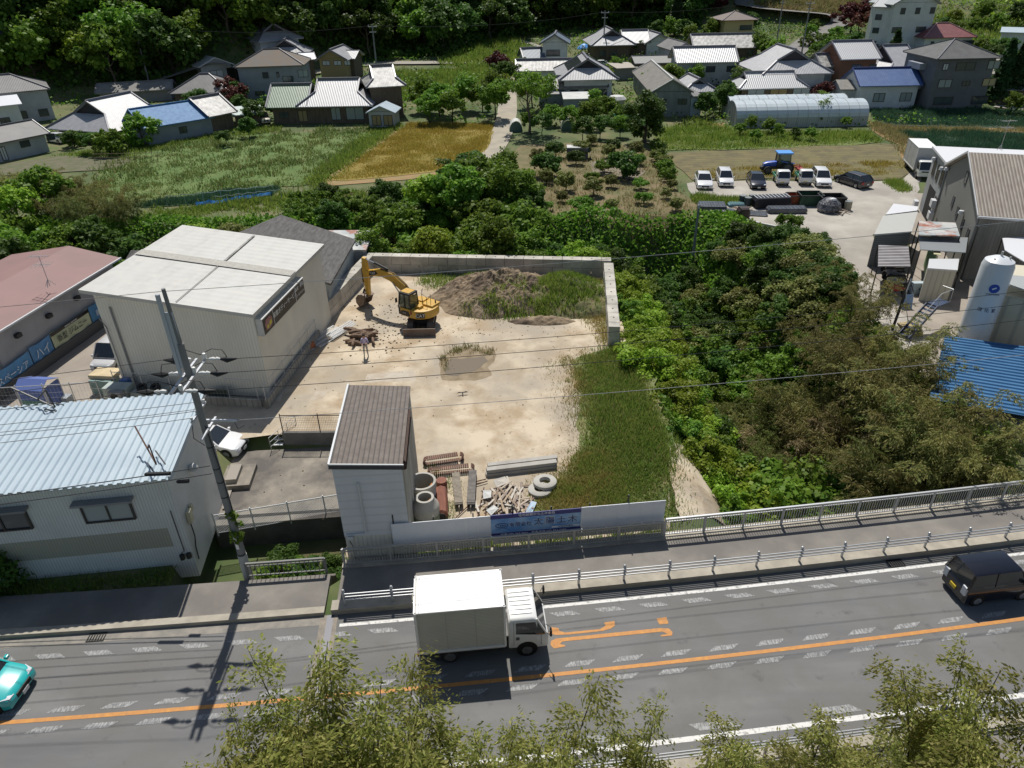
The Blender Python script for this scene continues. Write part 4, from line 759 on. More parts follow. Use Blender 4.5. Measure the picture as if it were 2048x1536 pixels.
for (z,y0,y1,dx) in ((8.7,-.5,1.0,-.2),(8.15,-.9,.7,.2)): P('crossarm',ARM,t,lambda b:b.bar((dx,y0,z),(dx,y1,z),.08,.08))
P('side_arm',ARM,t,lambda b:b.bar((.0,.05,8.45),(1.35,-.05,8.45),.08,.08)); P('insulator',POR,t,lambda b:[b.lathe((-.2,y_,8.75),[(0,.16),(.05,.14),(.05,0)],8) for y_ in (-.4,.1,.9)])
P('cable_drop',BLK,t,lambda b:(b.tube([(.12,-.14,8.3),(.19,-.12,6),(.21,-.1,3)],.02,5),b.tube([(-.2,-.5,8.6),(-.35,-.4,7.9),(-.1,-.2,7.4)],.015,5),b.tube([(1.2,0,8.45),(1.35,-.1,8.1),(1.6,0,8.2)],.015,5)))
P('strap',STEELD,t,lambda b:[b.tube([(0,0,z),(0,0,z+.06)],.2-z*.006,14) for z in (1.3,4.6,5.4,6.1,7.2)])
ivy=crown_mesh('ivy',LM['mid'],.2,.9,0,18,.16,650,.13,77,shell=.7,low=-1); o=bpy.data.objects.new('ivy',ivy); link(o,t); o.location=(.12,-.1,2.9)
def wire(label,P0,P1,sag=.6,r=.016,m=None,group=None,n=18,beads=0):
    P0=Vector(P0);P1=Vector(P1); b=MB(); pts=[]
    for i in range(n+1):
        u=i/n; p=P0+(P1-P0)*u; p.z-=4*sag*u*(1-u); pts.append(p)
    b.tube(pts,r,5); o=b.build('power_line',m or M('wire_black',(.03,.03,.03),.6),fix=False); tag(o,label,'cable',group); return pts
R2=lambda x,o,z:Vector(road(x,o,z))
for i,yy in enumerate((-1.25,.05,1.15)):
    nm=('nearest','middle','farthest')[i]
    wire('high black wire crossing the yard, %s of three to the road'%nm,PB+Vector((1.45,yy,10.6)),R2(36,6.5+yy,11.8),.5,.012)
    wire('high black wire over the corrugated building, %s of three'%nm,PB+Vector((-1.45,yy,10.6)),R2(-50,4.2+yy,9.9),.5,.013)
for i,(y_,z_) in enumerate(((-.4,8.85),(.1,8.85),(.5,8.7),(.9,8.8))):
    wire('thin grey service wire over the pale blue roof, counted from the road: '+('first','second','third','last')[i],PB+Vector((-.2,y_,z_)),R2(-50,4.6+y_*1.6,8.6),.7,.013,M('wire_grey',(.16,.16,.16),.5))
wire('thin pale wire crossing the slate shed roof and the ravine',PB+Vector((1.35,0,8.45)),R2(38,7.0,8.6),.35,.012,M('wire_pale',(.4,.4,.4),.5))
wire('thin pale wire from the pole top over the workshop roof',PB+Vector((0,0,14)),R2(40,7.5,15.2),.4,.011,M('wire_pale',(0,0,0)))
wire('thin top wire running west from the pole head',PB+Vector((-.1,0,14)),R2(-52,6,13.0),.4,.011,M('wire_grey',(0,0,0)))
c1=wire('sagging communication cable in front of the white corrugated wall, upper one',PB+Vector((-.2,-.1,6.3)),R2(-50,5.5,5.2),.9,.022); c2_=wire('sagging communication cable in front of the white corrugated wall, lower one',PB+Vector((-.2,-.1,5.9)),R2(-50,5.4,4.8),.9,.02)
def closure(p,l,lab):
    o=P('cable_closure',BLK,None,lambda b:b.tube([(p[0]-l/2,p[1],p[2]),(p[0]-l/2+.06,p[1],p[2]),(p[0]+l/2,p[1],p[2]+.02)],[.05,.085,.085],8)); tag(o,lab,'cable box')
closure((-14.6,23.2,6.05),1.05,'long black cable closure hanging before the white corrugated corner'); closure((-13.7,23.25,5.6),.5,'short black cable closure hanging beside the utility pole')
# ---------------- vehicles
TYRE=M('tyre',(.02,.02,.02),.8); RIM=M('rim',(.45,.45,.46),.35,.7); CGL=M('car_glass',(.02,.025,.03),.05,spec=.9); PLATE=M('plate_white',(.7,.7,.68),.5); PLATEY=M('plate_yellow',(.7,.5,.03),.5); LAMPW=M('lamp_clear',(.6,.62,.65),.15); LAMPR=M('lamp_red',(.4,.02,.02),.2)
def wheel(t,x,y,r,w,rim=RIM):
    o=P('wheel',TYRE,t,lambda b:b.tube([(x,y-w/2,r),(x,y-w/2+.03,r),(x,y+w/2-.03,r),(x,y+w/2,r)],[r*.9,r,r,r*.9],20),smooth=True)
    s=1 if y>0 else -1; P('rim',rim,o,lambda b:(b.tube([(x,y+s*w*.5,r),(x,y+s*(w*.5+.012),r)],r*.62,14),[b.bar((x,y+s*(w*.5+.02),r),(x+r*.58*math.cos(a),y+s*(w*.5+.02),r+r*.58*math.sin(a)),.05,.03) for a in [i*1.2566 for i in range(5)]]))
def loft(b,secs,m=None):   # secs: list of closed section loops with equal point counts
    n=len(secs[0]); vs=[p for s in secs for p in s]; fs=[(i*n+k,i*n+(k+1)%n,(i+1)*n+(k+1)%n,(i+1)*n+k) for i in range(len(secs)-1) for k in range(n)]
    fs+=[tuple(range(n))[::-1],tuple(range((len(secs)-1)*n,len(secs)*n))]; b.add(vs,fs,m)
def sec(x,w,z0,z1,c=.1,t=.03):   # rounded box section at station x
    h=w/2; return [(x,-h+t,z0),(x,-h,z0+c),(x,-h,z1-c*1.2),(x,-h+t,z1-c*.4),(x,-h+c*1.3,z1),(x,h-c*1.3,z1),(x,h-t,z1-c*.4),(x,h,z1-c*1.2),(x,h,z0+c),(x,h-t,z0)]
def car(label,col,L=4.4,Wd=1.7,H=1.45,kind='sedan',loc=(0,0,0),rz=0,plate=PLATE,group=None,roofc=None,cat='car',rough=.25):
    t=thing('parked_car' if group else 'car',label,cat,loc,rz,group); pm=M('paint_'+'_'.join('%d'%(c*100) for c in col)+kind,col,rough,.15 if max(col)<.4 else 0,coat=.8)
    S={'sedan':dict(hb=.86,hd=.9,ws=.27,rf=.43,rr=.74,rb=.9,hood=.72),'wagon':dict(hb=.92,hd=.95,ws=.24,rf=.4,rr=.86,rb=.98,hood=.78),'van':dict(hb=1.0,hd=1.02,ws=.17,rf=.32,rr=.9,rb=.985,hood=.86),'kei':dict(hb=.98,hd=1.0,ws=.2,rf=.3,rr=.93,rb=.99,hood=.9),'coupe':dict(hb=.85,hd=.92,ws=.3,rf=.45,rr=.72,rb=.96,hood=.7)}[kind]
    F_=L/2; X=lambda u:F_-L*u     # u=0 nose, 1 tail
    ho,hb,hd=S['hood'],S['hb'],S['hd']
    st=[(0.0,.78,.32,ho*.72),(.02,.92,.22,ho*.86),(.08,.985,.17,ho*.96),(.2,1,.16,(ho+hb)/2+.03),(S['ws'],1,.16,hb),(.5,1,.16,hb+.02),(.75,1,.16,hb+.03),(S['rb']-.02,.99,.17,hd+.03),(.97,.95,.22,hd),(1.0,.84,.34,hd*.9)]
    P('body',pm,t,lambda b:loft(b,[sec(X(u),Wd*w_,z0,z1) for u,w_,z0,z1 in st]),smooth=True,bevel=0)
    a0,a1,a2,a3=X(S['ws']),X(S['rf']),X(S['rr']),X(S['rb']); wb,wt=(Wd/2-.07,Wd/2-.24) if kind not in('kei','van') else (Wd/2-.03,Wd/2-.13); zt=H
    P('cabin',pm,t,lambda b:(loft(b,[[(a1-.02,-wt,zt-.06),(a1-.02,-wt+.1,zt-.01),(a1-.02,wt-.1,zt-.01),(a1-.02,wt,zt-.06)],[((a1+a2)/2,-wt-.02,zt-.03),((a1+a2)/2,-wt+.1,zt+.03),((a1+a2)/2,wt-.1,zt+.03),((a1+a2)/2,wt+.02,zt-.03)],[(a2,-wt,zt-.06),(a2,-wt+.1,zt-.02),(a2,wt-.1,zt-.02),(a2,wt,zt-.06)]]),
      [b.bar((a0,s*wb,hb-.03),(a1,s*wt,zt-.05),.07,.06) for s in (-1,1)],[b.bar((a3,s*wb,hd),(a2,s*wt,zt-.05),.1,.08) for s in (-1,1)],[b.bar(((a1+a2)/2,s*wb,hb),((a1+a2)/2,s*wt,zt-.05),.07,.05) for s in (-1,1)]),smooth=True)
    z=.035
    P('windscreen',CGL,t,lambda b:b.add([(a0+.0,-wb+.03,hb-.02),(a0,wb-.03,hb-.02),(a1,wt-.03,zt-.05),(a1,-wt+.03,zt-.05)],[(0,1,2,3)]))
    P('rear_window',CGL,t,lambda b:b.add([(a3,-wb+.05,hd-.02),(a3,wb-.05,hd-.02),(a2,wt-.04,zt-.05),(a2,-wt+.04,zt-.05)],[(3,2,1,0)]))
    for s in (-1,1): P('side_window',CGL,t,lambda b:b.add([(a0-.04,s*(wb-.0),hb-.02),(a3+.04,s*wb,hd-.02),(a2,s*wt,zt-.07),(a1,s*wt,zt-.07)],[(0,1,2,3)]))
    r=.3 if kind!='kei' else .27
    P('wheel_arch',M('arch_black',(.012,.012,.012),.9),t,lambda b:[b.tube([(x,-Wd/2-.004,r+.02),(x,Wd/2+.004,r+.02)],r+.055,18) for x in (X(.18),X(.8))])
    for x in (X(.18),X(.8)):
        for s in (-1,1): wheel(t,x,s*(Wd/2-.085),r,.19)
    for s in (-1,1):
        P('headlight',LAMPW,t,lambda b:loft(b,[[(X(.012),s*(Wd/2-.42),ho*.68),(X(.012),s*(Wd/2-.16),ho*.7),(X(.012),s*(Wd/2-.16),ho*.88),(X(.012),s*(Wd/2-.42),ho*.84)],[(X(.075),s*(Wd/2-.36),ho*.7),(X(.09),s*(Wd/2+.004),ho*.72),(X(.1),s*(Wd/2+.0),ho*.93),(X(.075),s*(Wd/2-.36),ho*.93)]]))
        P('tail_light',LAMPR if kind!='kei' else LAMPW,t,lambda b:b.box(X(1.004),X(.95),min(s*(Wd/2-.3),s*(Wd/2-.06)),max(s*(Wd/2-.3),s*(Wd/2-.06)),hd*.62,hd*.88 if kind!='kei' else hd*1.05))
        P('mirror',pm,t,lambda b:b.box(a0-.22,a0-.08,min(s*(Wd/2),s*(Wd/2+.17)),max(s*(Wd/2),s*(Wd/2+.17)),hb+.0,hb+.14),bevel=.03)
    P('grille',M('grille_black',(.02,.02,.025),.4,.3),t,lambda b:b.box(X(.03),X(-.006),-Wd*.24,Wd*.24,ho*.5,ho*.76),bevel=.02)
    P('number_plate',plate,t,lambda b:b.box(X(0),X(-.012),-.165,.165,ho*.34,ho*.34+.165)); P('number_plate',plate,t,lambda b:b.box(X(1.012),X(1.0),-.165,.165,hd*.5,hd*.5+.165))
    return t
# box truck
def truck(label,loc,rz,Lb,Wb,Hb,bm,full=True):
    t=thing('box_truck',label,'truck',loc,rz); wp=M('truck_white',(.78,.78,.76),.3,coat=.5)
    z0=.82; xr=-Lb/2-.75; xf=Lb/2-.75
    P('cargo_box',[bm,M('box_top',(.8,.8,.79),.5)],t,lambda b:(b.box(xr,xf,-Wb/2,Wb/2,z0,z0+Hb-.06,m=0),b.box(xr-.02,xf+.02,-Wb/2-.02,Wb/2+.02,z0+Hb-.06,z0+Hb,m=1)))
    P('corner_trim',wp,t,lambda b:[b.bar((x,y,z0),(x,y,z0+Hb),.08,.08) for x in (xr,xf) for y in (-Wb/2,Wb/2)]+[b.bar((xr,y,z0+.03),(xf,y,z0+.03),.07,.1) for y in (-Wb/2,Wb/2)])
    P('panel_seam',M('seam_grey',(.42,.4,.36),.5),t,lambda b:[b.bar((x,q*(Wb/2+.004),z0+.1),(x,q*(Wb/2+.004),z0+Hb-.1),.02,.012) for x in np.linspace(xr,xf,4)[1:-1] for q in (-1,1)])
    P('roof_seam',M('seam_grey',(0,0,0)),t,lambda b:(b.bar((xr+.14,-Wb/2,z0+Hb+.004),(xr+.14,Wb/2,z0+Hb+.004),.02,.008),b.bar((xr+.02,-Wb/2,z0+Hb+.005),(xr+.02,Wb/2,z0+Hb+.005),.05,.01)))
    P('side_rail',GALV,t,lambda b:[b.bar((xr+.05,q*(Wb/2+.01),z0-.04),(xf-.02,q*(Wb/2+.01),z0-.04),.03,.05) for q in (-1,1)])
    for q in (-1,1): P('tail_light',LAMPR,t,lambda b:b.box(xr-.1,xr-.05,q*.8-.12,q*.8+.12,.62,.74)); P('marker_lamp',M('amber_lamp',(.8,.3,.02),.3),t,lambda b:[b.bar((x,q*(Wb/2+.02),z0-.02),(x+.06,q*(Wb/2+.02),z0-.02),.03) for x in (xr+.5,xf-.4)])
    P('rear_door',wp,t,lambda b:(b.box(xr-.07,xr-.02,-Wb/2+.05,-.02,z0+.02,z0+Hb-.05),b.box(xr-.07,xr-.02,.02,Wb/2-.05,z0+.02,z0+Hb-.05),[b.bar((xr-.1,y,z0),(xr-.1,y,z0+Hb-.1),.03) for y in (-.3,.3)]),fix=False)
    P('chassis',STEELD,t,lambda b:(b.box(xr+.1,xf+1.4,-.45,.45,.5,.78),b.box(xr+.9,xf-.2,-.75,-.5,.38,.7),b.box(xr+1.6,xf-.1,.5,.75,.38,.7),b.box(xr-.02,xr+.06,-.85,.85,.42,.56)))
    c0=xf+.14; c1=c0+1.5; Wc=1.7; s=Wc/2
    prof=[(c0,.5,0,2.02),(c0+.12,.5,0,2.14),(c0+1.0,.5,0,2.16),(c0+1.22,.5,.0,2.08)]
    def cabs(b):
        def S_(x,w_,zb,zt): return sec(x,w_,zb,zt,.09,.05)
        loft(b,[S_(c0,Wc*.98,.5,2.05),S_(c0+.08,Wc,.48,2.13),S_(c0+.95,Wc,.48,2.14),S_(c0+1.12,Wc,.46,2.06)])
        loft(b,[S_(c0+1.1,Wc,.42,1.28),S_(c0+1.48,Wc*.98,.42,1.2),S_(c0+1.56,Wc*.93,.45,1.12)])
    P('cab',wp,t,cabs,smooth=True)
    P('roof_rib',wp,t,lambda b:[b.bar((c0+.1,y,2.145),(c0+.95,y,2.155),.05,.03) for y in (-.55,-.33,-.11,.11,.33,.55)])
    P('windscreen',CGL,t,lambda b:b.add([(c0+1.5,-s+.05,1.22),(c0+1.5,s-.05,1.22),(c0+1.13,s-.09,2.03),(c0+1.13,-s+.09,2.03)],[(0,1,2,3)]))
    for q in (-1,1):
        P('pillar',wp,t,lambda b:b.bar((c0+1.5,q*(s-.03),1.18),(c0+1.1,q*(s-.05),2.06),.06,.06))
        P('door_window',CGL,t,lambda b:(b.add([(c0+.28,q*(s+.006),1.32),(c0+1.2,q*(s+.006),1.2),(c0+1.05,q*(s-.0),1.93),(c0+.28,q*(s-.0),1.95)],[(0,1,2,3)]),b.add([(c0+1.15,q*(s-.01),1.18),(c0+1.47,q*(s-.01),1.2),(c0+1.12,q*(s-.02),1.98)],[(0,1,2)])))
        P('door_line',M('gap_dark',(.1,.1,.1),.7),t,lambda b:(b.bar((c0+.2,q*(s+.004),.7),(c0+.2,q*(s+.004),1.98),.012),b.bar((c0+1.28,q*(s+.004),.6),(c0+1.28,q*(s+.004),1.2),.012),b.box(c0+.28,c0+.42,min(q*s,q*(s+.012)),max(q*s,q*(s+.012)),.98,1.14)))
        P('mirror',BLK,t,lambda b:(b.tube([(c0+1.45,q*(s-.02),1.75),(c0+1.62,q*(s+.22),1.8),(c0+1.62,q*(s+.24),1.35),(c0+1.5,q*(s),1.25)],.016,5),b.box(c0+1.58,c0+1.66,min(q*(s+.16),q*(s+.32)),max(q*(s+.16),q*(s+.32)),1.4,1.72)),bevel=.01)
        P('headlight',LAMPW,t,lambda b:b.box(c0+1.44,c0+1.575,min(q*(s-.4),q*(s-.1)),max(q*(s-.4),q*(s-.1)),.72,.88),bevel=.03)
        P('wheel_arch',M('arch_black',(0,0,0)),t,lambda b:b.tube([(c0+.72,q*(s-.2),.42),(c0+.72,q*(s+.008),.42)],.42,18))
        wheel(t,c0+.72,q*(s-.1),.34,.2,M('rim_grey',(.2,.2,.2),.5,.5)); wheel(t,xr+1.15,q*(s-.16),.36,.34,MATS['rim_grey'])
        P('mudflap',BLK,t,lambda b:b.box(xr+.62,xr+.65,q*(s-.16)-.2,q*(s-.16)+.2,.2,.7))
    P('grille',M('grille_black',(0,0,0)),t,lambda b:b.box(c0+1.5,c0+1.575,-.5,.5,.9,1.05))
    return t
bm=M('truck_box',(.6,.58,.51),.45,c2=(.53,.51,.45),ns=.6,wave=('Z',4,.4,(.48,.46,.41)))
p=road(-1.3,1.85); truck('white box truck driving in the far lane, cargo box with cream ribbed sides',(p[0]-.0,p[1],.0),.085,3.35,1.86,2.25,bm)
p=road(19.2,1.7); car('black kei van with a yellow number plate driving away in the far lane',(.006,.006,.012),3.4,1.48,1.72,'kei',(p[0]+1.4,p[1]+.15,0),.125,PLATEY)
p=road(-17.3,1.0); car('turquoise car entering the far lane at the frame edge',(.02,.42,.42),4.0,1.68,1.5,'wagon',(p[0]-3.45,p[1]+.15,0),-.05)
car('white car with a dark windscreen half hidden behind the corrugated building',(.75,.75,.75),4.2,1.65,1.4,'sedan',(-17.8,34.2,-.7),R(-8))
car('silver minivan parked between the red roofed building and the workshop',(.6,.6,.6),4.0,1.66,1.85,'van',(-27.6,44.0,0),R(-97))
# ---------------- yard: block walls
BLK_=M('yard_block',(.46,.43,.37),.9,c2=(.33,.31,.27),ns=1.6,streak=(1,1,.5),c3=(.52,.49,.43),n3=.7,bump=.3,bs=12,rnd=.12)
def blockwall(label,P0,P1,n,rows=2,hb=.76,w_=.8,skip=()):
    P0=Vector(P0);P1=Vector(P1);L=(P1-P0).length; t=thing('concrete_block_wall',label,'wall',P0,math.atan2(P1.y-P0.y,P1.x-P0.x)); g=random.Random(n)
    for r in range(rows):
        off=.5*(r%2); k=n if not off else n+1
        for i in range(k):
            a=max(0,(i-off)*L/n)+.012; c=min(L,(i+1-off)*L/n)-.012
            if c-a<.1: continue
            j=g.uniform(-.02,.02)
            def blk(b):
                b.box(a,c,j,w_+j,r*hb+.005,(r+1)*hb-.008)
            o=P('block',BLK_,t,blk,bevel=.025)
            if r==rows-1 and c-a>.8: P('lifting_hole',M('hole_dark',(.06,.055,.05),.9),o,lambda b:b.cyl(((a+c)/2,w_/2+j),.07,(r+1)*hb-.02,(r+1)*hb+.004,10))
    return t
blockwall('stacked pale concrete blocks along the west side of the yard beside the sheds',(-14.55,46.7,0),(-12.1,59.6,0),8)
blockwall('stacked pale concrete blocks closing the back of the yard behind the dirt mound',(-12.9,59.7,0),(8.7,57.3,0),13)
blockwall('stacked weathered concrete blocks on the ravine side of the yard, moss on top',(8.0,56.9,0),(6.9,44.8,0),8)
# dirt mound
def mound(name,label,cx,cy_,rx,ry,h,m,rz=0,seed=1,rough_=.25,n=70,p=1.3,z0=0):
    from mathutils import noise
    b=MB(); vs=[];fs=[]
    for j in range(n+1):
        for i in range(n+1):
            u=i/n*2-1; v=j/n*2-1; d=math.sqrt(u*u+v*v); e=max(0,1-d*(1+.25*noise.noise((u*2+seed,v*2,0)))); z=h*(1-(1-e)**p)**.9 if e>0 else 0
            x=u*rx;y=v*ry; z*=1+.35*noise.noise((x*.5+seed,y*.5,3)); z+=rough_*e**.4*(noise.noise((x*1.6,y*1.6,seed))+.6*noise.noise((x*4,y*4,seed))) if e>0 else -.05
            c,s=math.cos(rz),math.sin(rz); vs.append((cx+x*c-y*s,cy_+x*s+y*c,z+z0-.02))
    fs=[(j*(n+1)+i,j*(n+1)+i+1,(j+1)*(n+1)+i+1,(j+1)*(n+1)+i) for j in range(n) for i in range(n)]
    b.add(vs,fs); o=b.build(name,m,smooth=False,fix=False); return o,vs
DIRT=mat('mound_dirt',(.23,.165,.1),.95,c2=(.31,.24,.16),ns=1.1,c3=(.13,.095,.065),n3=.5,bump=1,bs=7)
o,mv=mound('dirt_mound','',-.9,53.8,6.0,4.3,2.1,DIRT,rz=-.03,seed=4,rough_=.42,n=100); tag(o,'brown dirt mound dumped behind the excavator','dirt mound',kind='structure')
o,mv2=mound('dirt_mound','',4.3,53.2,4.6,4.2,1.7,mat('mound_green',(.1,.12,.045),.95,c2=(.2,.16,.08),ns=1.2,bump=.8,bs=5),seed=9,rough_=.25,n=60); tag(o,'grassy end of the dirt mound near the east block wall','dirt mound',kind='structure')
o,_=mound('dirt_ridge','',2.4,48.9,2.6,.7,.5,DIRT,seed=12,rough_=.2,n=40); tag(o,'low dirt ridge at the foot of the mound','dirt mound',kind='structure')
def hfield(vs):
    A_=np.array(vs)
    def f(x,y):
        out=np.zeros(len(x))
        for k in range(0,len(x),400):
            d=(A_[None,:,0]-x[k:k+400,None])**2+(A_[None,:,1]-y[k:k+400,None])**2; out[k:k+400]=A_[d.argmin(1),2]
        return np.maximum(out,0)
    return f
grass('grass','thick green grass over the east end of the mound',[(.6,50),(3,49.6),(6.4,50),(7.4,53),(7,56.6),(3,57),(1,55.5),(.8,53)],11000,.3,.06,GR['lush'],zf=hfield(mv2),clump=1.1)
grass('grass','sparse grass on the dirt mound',[(-4,50.5),(-1,49.6),(1,49.4),(1,54),(-2,51.8)],2600,.3,.06,GR['lush'],zf=hfield(mv),clump=1.2)
grass('grass','orange dry grass at the foot of the east block wall',[(5.4,50.2),(6.6,47),(6.5,45.2),(7.3,45.2),(8,56.5),(6.8,56.5)],5200,.35,.05,GR['yel'])
grass('grass','thin grass behind the mound below the back wall',[(-6,55.5),(-1,57.6),(0,58.4),(-7,58.8),(-8,57)],2500,.25,.05,GR['lush'],zf=hfield(mv))
# grassy strip on the ravine side of the yard
strip_=px([(1150,715),(1205,700),(1245,690),(1300,745),(1345,870),(1338,960),(1352,1040),(1250,1044),(1060,1038),(1062,985),(1120,950),(1165,900),(1150,850),(1165,780)])
sheet('grass_strip','green and yellow weeds ground on the ravine side of the yard',roughen(strip_,.35,.8),.006,mat('strip_soil',(.13,.17,.05),.95,c2=(.24,.21,.1),ns=.9,c3=(.1,.15,.04),n3=.4,bump=.5))
grass('grass','tall green grass along the ravine edge of the yard',px([(1175,720),(1245,692),(1300,745),(1345,870),(1338,960),(1352,1035),(1230,1040),(1180,940),(1190,850),(1175,780)]),26000,.28,.055,GR['green'],edge=.6)
grass('grass','yellow and orange weeds behind the billboard',px([(1062,1036),(1068,985),(1125,945),(1170,900),(1200,900),(1250,960),(1240,1042)]),15000,.24,.05,GR['yel'],edge=.5)
grass('grass','yellowing weeds at the east edge of the bare yard',px([(1095,740),(1150,705),(1200,715),(1190,800),(1175,860),(1150,800),(1140,750)]),5500,.25,.045,GR['yel'],edge=.5,clump=1.6)
grass('grass','dry grass tufts round the puddle',px([(884,740),(880,715),(900,700),(930,690),(990,698),(985,712),(930,702),(900,712),(892,745)]),1500,.25,.04,GR['dryg'],edge=.15,clump=2.5)
grass('grass','weeds growing between the concrete pipes and the shed',[(-4.6,25.3),(-3.2,25.2),(-2.6,29.5),(-4.6,31.3),(-4.9,28)],3600,.22,.04,GR['lush'],edge=.2,clump=2)
grass('grass','weeds under the hoarding',[(-4.8,24.2),(1,24.6),(7.6,25.3),(7.6,26.3),(1,25.6),(-4.8,25.2)],6500,.3,.045,GR['lush'],edge=.1,clump=1.4)
grass('grass','dark verge weeds at the foot of the corrugated building',[(-30,21.7),(-14.6,23.0),(-11.8,23.3),(-11.8,24.1),(-14.8,23.9),(-30,22.6)],3500,.25,.05,GR['green'],edge=.15)
ST=px([(1180,715),(1245,692),(1300,745),(1345,870),(1338,960),(1352,1035),(1120,1038),(1130,960),(1190,850),(1170,780)])
grass('grass','bright green tufts scattered through the ravine side weeds',ST,11000,.3,.06,GR['lush'],edge=.3,clump=.9); grass('grass','orange dry tufts scattered through the ravine side weeds',ST,6000,.28,.05,GR['dryg'],edge=.3,clump=.7); grass('grass','yellow tufts scattered through the ravine side weeds',ST,6000,.28,.05,GR['yel'],edge=.3,clump=.55)
grass('grass','thin dry weeds straggling over the bare soil edge of the yard',px([(1100,730),(1160,705),(1190,720),(1180,850),(1150,940),(1110,970),(1100,940),(1140,870),(1120,790)]),3200,.2,.04,GR['dryg'],edge=.5,clump=1.3)
# small pebbles and clods
g=random.Random(5); b=MB()
for i in range(520):
    if i<300: x,y=g.gauss(-9,1.9),g.gauss(48.3,2.4)
    elif i<380: x,y=g.uniform(-5,5),g.uniform(46.5,49)
    else: x,y=g.uniform(-14,6),g.uniform(27,48)
    if not(-14.5<x<6.5) or (-7.6<x<-4.7 and y<31): continue
    r=g.uniform(.015,.06)*(1.6 if i<300 else 1); b.lathe((x,y,0),[(0,r*.9),(r*.8,r*.5),(r,-.01)],5)
tag(b.build('clods',DIRT),'brown clods of earth scattered over the yard','earth clods',kind='stuff')
# ---------------- excavator
CATY=M('machine_yellow',(.62,.36,.04),.45,c2=(.52,.3,.04),ns=1.5,coat=.2); CBLK=M('machine_black',(.018,.018,.02),.45); STEELB=M('worn_bucket',(.16,.11,.08),.7,c2=(.28,.22,.17),ns=3); TRK=M('track_steel',(.09,.08,.07),.8,c2=(.15,.12,.09),ns=4); HYD=M('hydraulic_rod',(.55,.56,.6),.2,.8)
ex=thing('excavator','yellow tracked excavator with its bucket on the ground and blade toward the road','excavator',(-6.75,48.7,0),0)
for s in (-1,1):
    def trk(b,s=s):
        n=44; L2=1.45; r=.33; x0,x1=s*.75-.23,s*.75+.23
        pts=[]
        for i in range(n):
            u=i/n; per=4*L2*.8+2*PI*r; d=u*per; a=L2*.8
            if d<2*a: p=(-a+d,2*r)
            elif d<2*a+PI*r: t=(d-2*a)/r; p=(a+r*math.sin(t),r+r*math.cos(t))
            elif d<4*a+PI*r: p=(a-(d-2*a-PI*r),0)
            else: t=(d-4*a-PI*r)/r; p=(-a-r*math.sin(t),r-r*math.cos(t))
            pts.append((p[0]+.3,p[1]))
        for i in range(n):
            p,q=pts[i],pts[(i+1)%n]; c=((p[0]+q[0])/2,(p[1]+q[1])/2); b.bar((x0,c[0]-(q[0]-p[0])*.46,c[1]-(q[1]-p[1])*.46+.03),(x0,c[0]+(q[0]-p[0])*.46,c[1]+(q[1]-p[1])*.46+.03),.001,.001) if 0 else b.add([(x,p[0]+(q[0]-p[0])*f,p[1]+(q[1]-p[1])*f+.02) for x,f in ((x0,.06),(x1,.06),(x1,.94),(x0,.94))]+[(x,c[0]+(p[0]+(q[0]-p[0])*f-c[0])*.9-(q[1]-p[1])*-.0,.33+(c[1]+(p[1]+(q[1]-p[1])*f-c[1])-.33)*.82) for x,f in ((x0,.06),(x1,.06),(x1,.94),(x0,.94))],[(0,1,2,3),(7,6,5,4),(0,4,5,1),(1,5,6,2),(2,6,7,3),(3,7,4,0)])
    P('track',TRK,ex,trk)
    P('track_frame',CBLK,ex,lambda b:(b.box(s*.75-.15,s*.75+.15,-.85,1.45,.15,.5),[b.tube([(s*.75-.2,y,.33),(s*.75+.2,y,.33)],.24,16) for y in (-.86,1.46)]))
P('undercarriage',CBLK,ex,lambda b:(b.box(-.55,.55,-.6,1.0,.35,.7),b.cyl((0,.3),.62,.68,.95,24),[b.bar((s*.4,-.7,.45),(s*.45,-1.75,.3),.14,.16) for s in (-1,1)]))
P('blade',STEELB,ex,lambda b:b.extr([(-.0,0),(.06,0),(.0,.3),(.08,.62),(.02,.62),(-.07,.3)],0,1) and None or None) if 0 else None
def blade(b):
    prof=[(-1.84,.02),(-1.78,.02),(-1.72,.3),(-1.8,.62),(-1.87,.62),(-1.8,.3)]
    vs=[(x,y,z) for x in (-1.2,1.2) for y,z in prof]; n=6; b.add(vs,[tuple(range(n)),tuple(range(n,2*n))[::-1]]+[(i,n+i,n+(i+1)%n,(i+1)%n) for i in range(n)])
P('blade',M('blade_steel',(.14,.1,.08),.6,c2=(.2,.15,.12),ns=2),ex,blade)
rz=R(146); up=bpy.data.objects.new('upper_structure',None)
ub=MB()   # house body, local +X toward the boom
pl=[(-.2,-1.18),(.75,-1.18),(1.05,-1.05),(1.1,-.4),(1.1,1.1),(.0,1.2)]
for k in range(9): a=PI/2+PI*k/8; pl.append((-.25+1.25*math.cos(a)*1.0,1.2*math.sin(a)))
pl=[(1.1,-1.0),(1.1,1.12),(.9,1.22),(-.2,1.26)]+[(-.2-1.2*math.cos(a),1.26*math.sin(a)) for a in [PI/2-PI*k/12 for k in range(1,12)]]+[(-.2,-1.26),(.9,-1.2)]
ub.prism(pl,.98,1.62); up=ub.build('upper_body',CATY,ex,bevel=.06,smooth=True); up.location=(0,.3,0); up.rotation_euler=(0,0,rz)
def U(name,m,fn,**k): return P(name,m,up,fn,**k)
U('hood',CATY,lambda b:(b.box(-1.2,-.2,-.9,.1,1.6,1.78),b.box(.1,.95,-1.1,-.35,1.6,1.72),b.box(-.55,-.1,.3,.75,1.6,1.82)),bevel=.05)
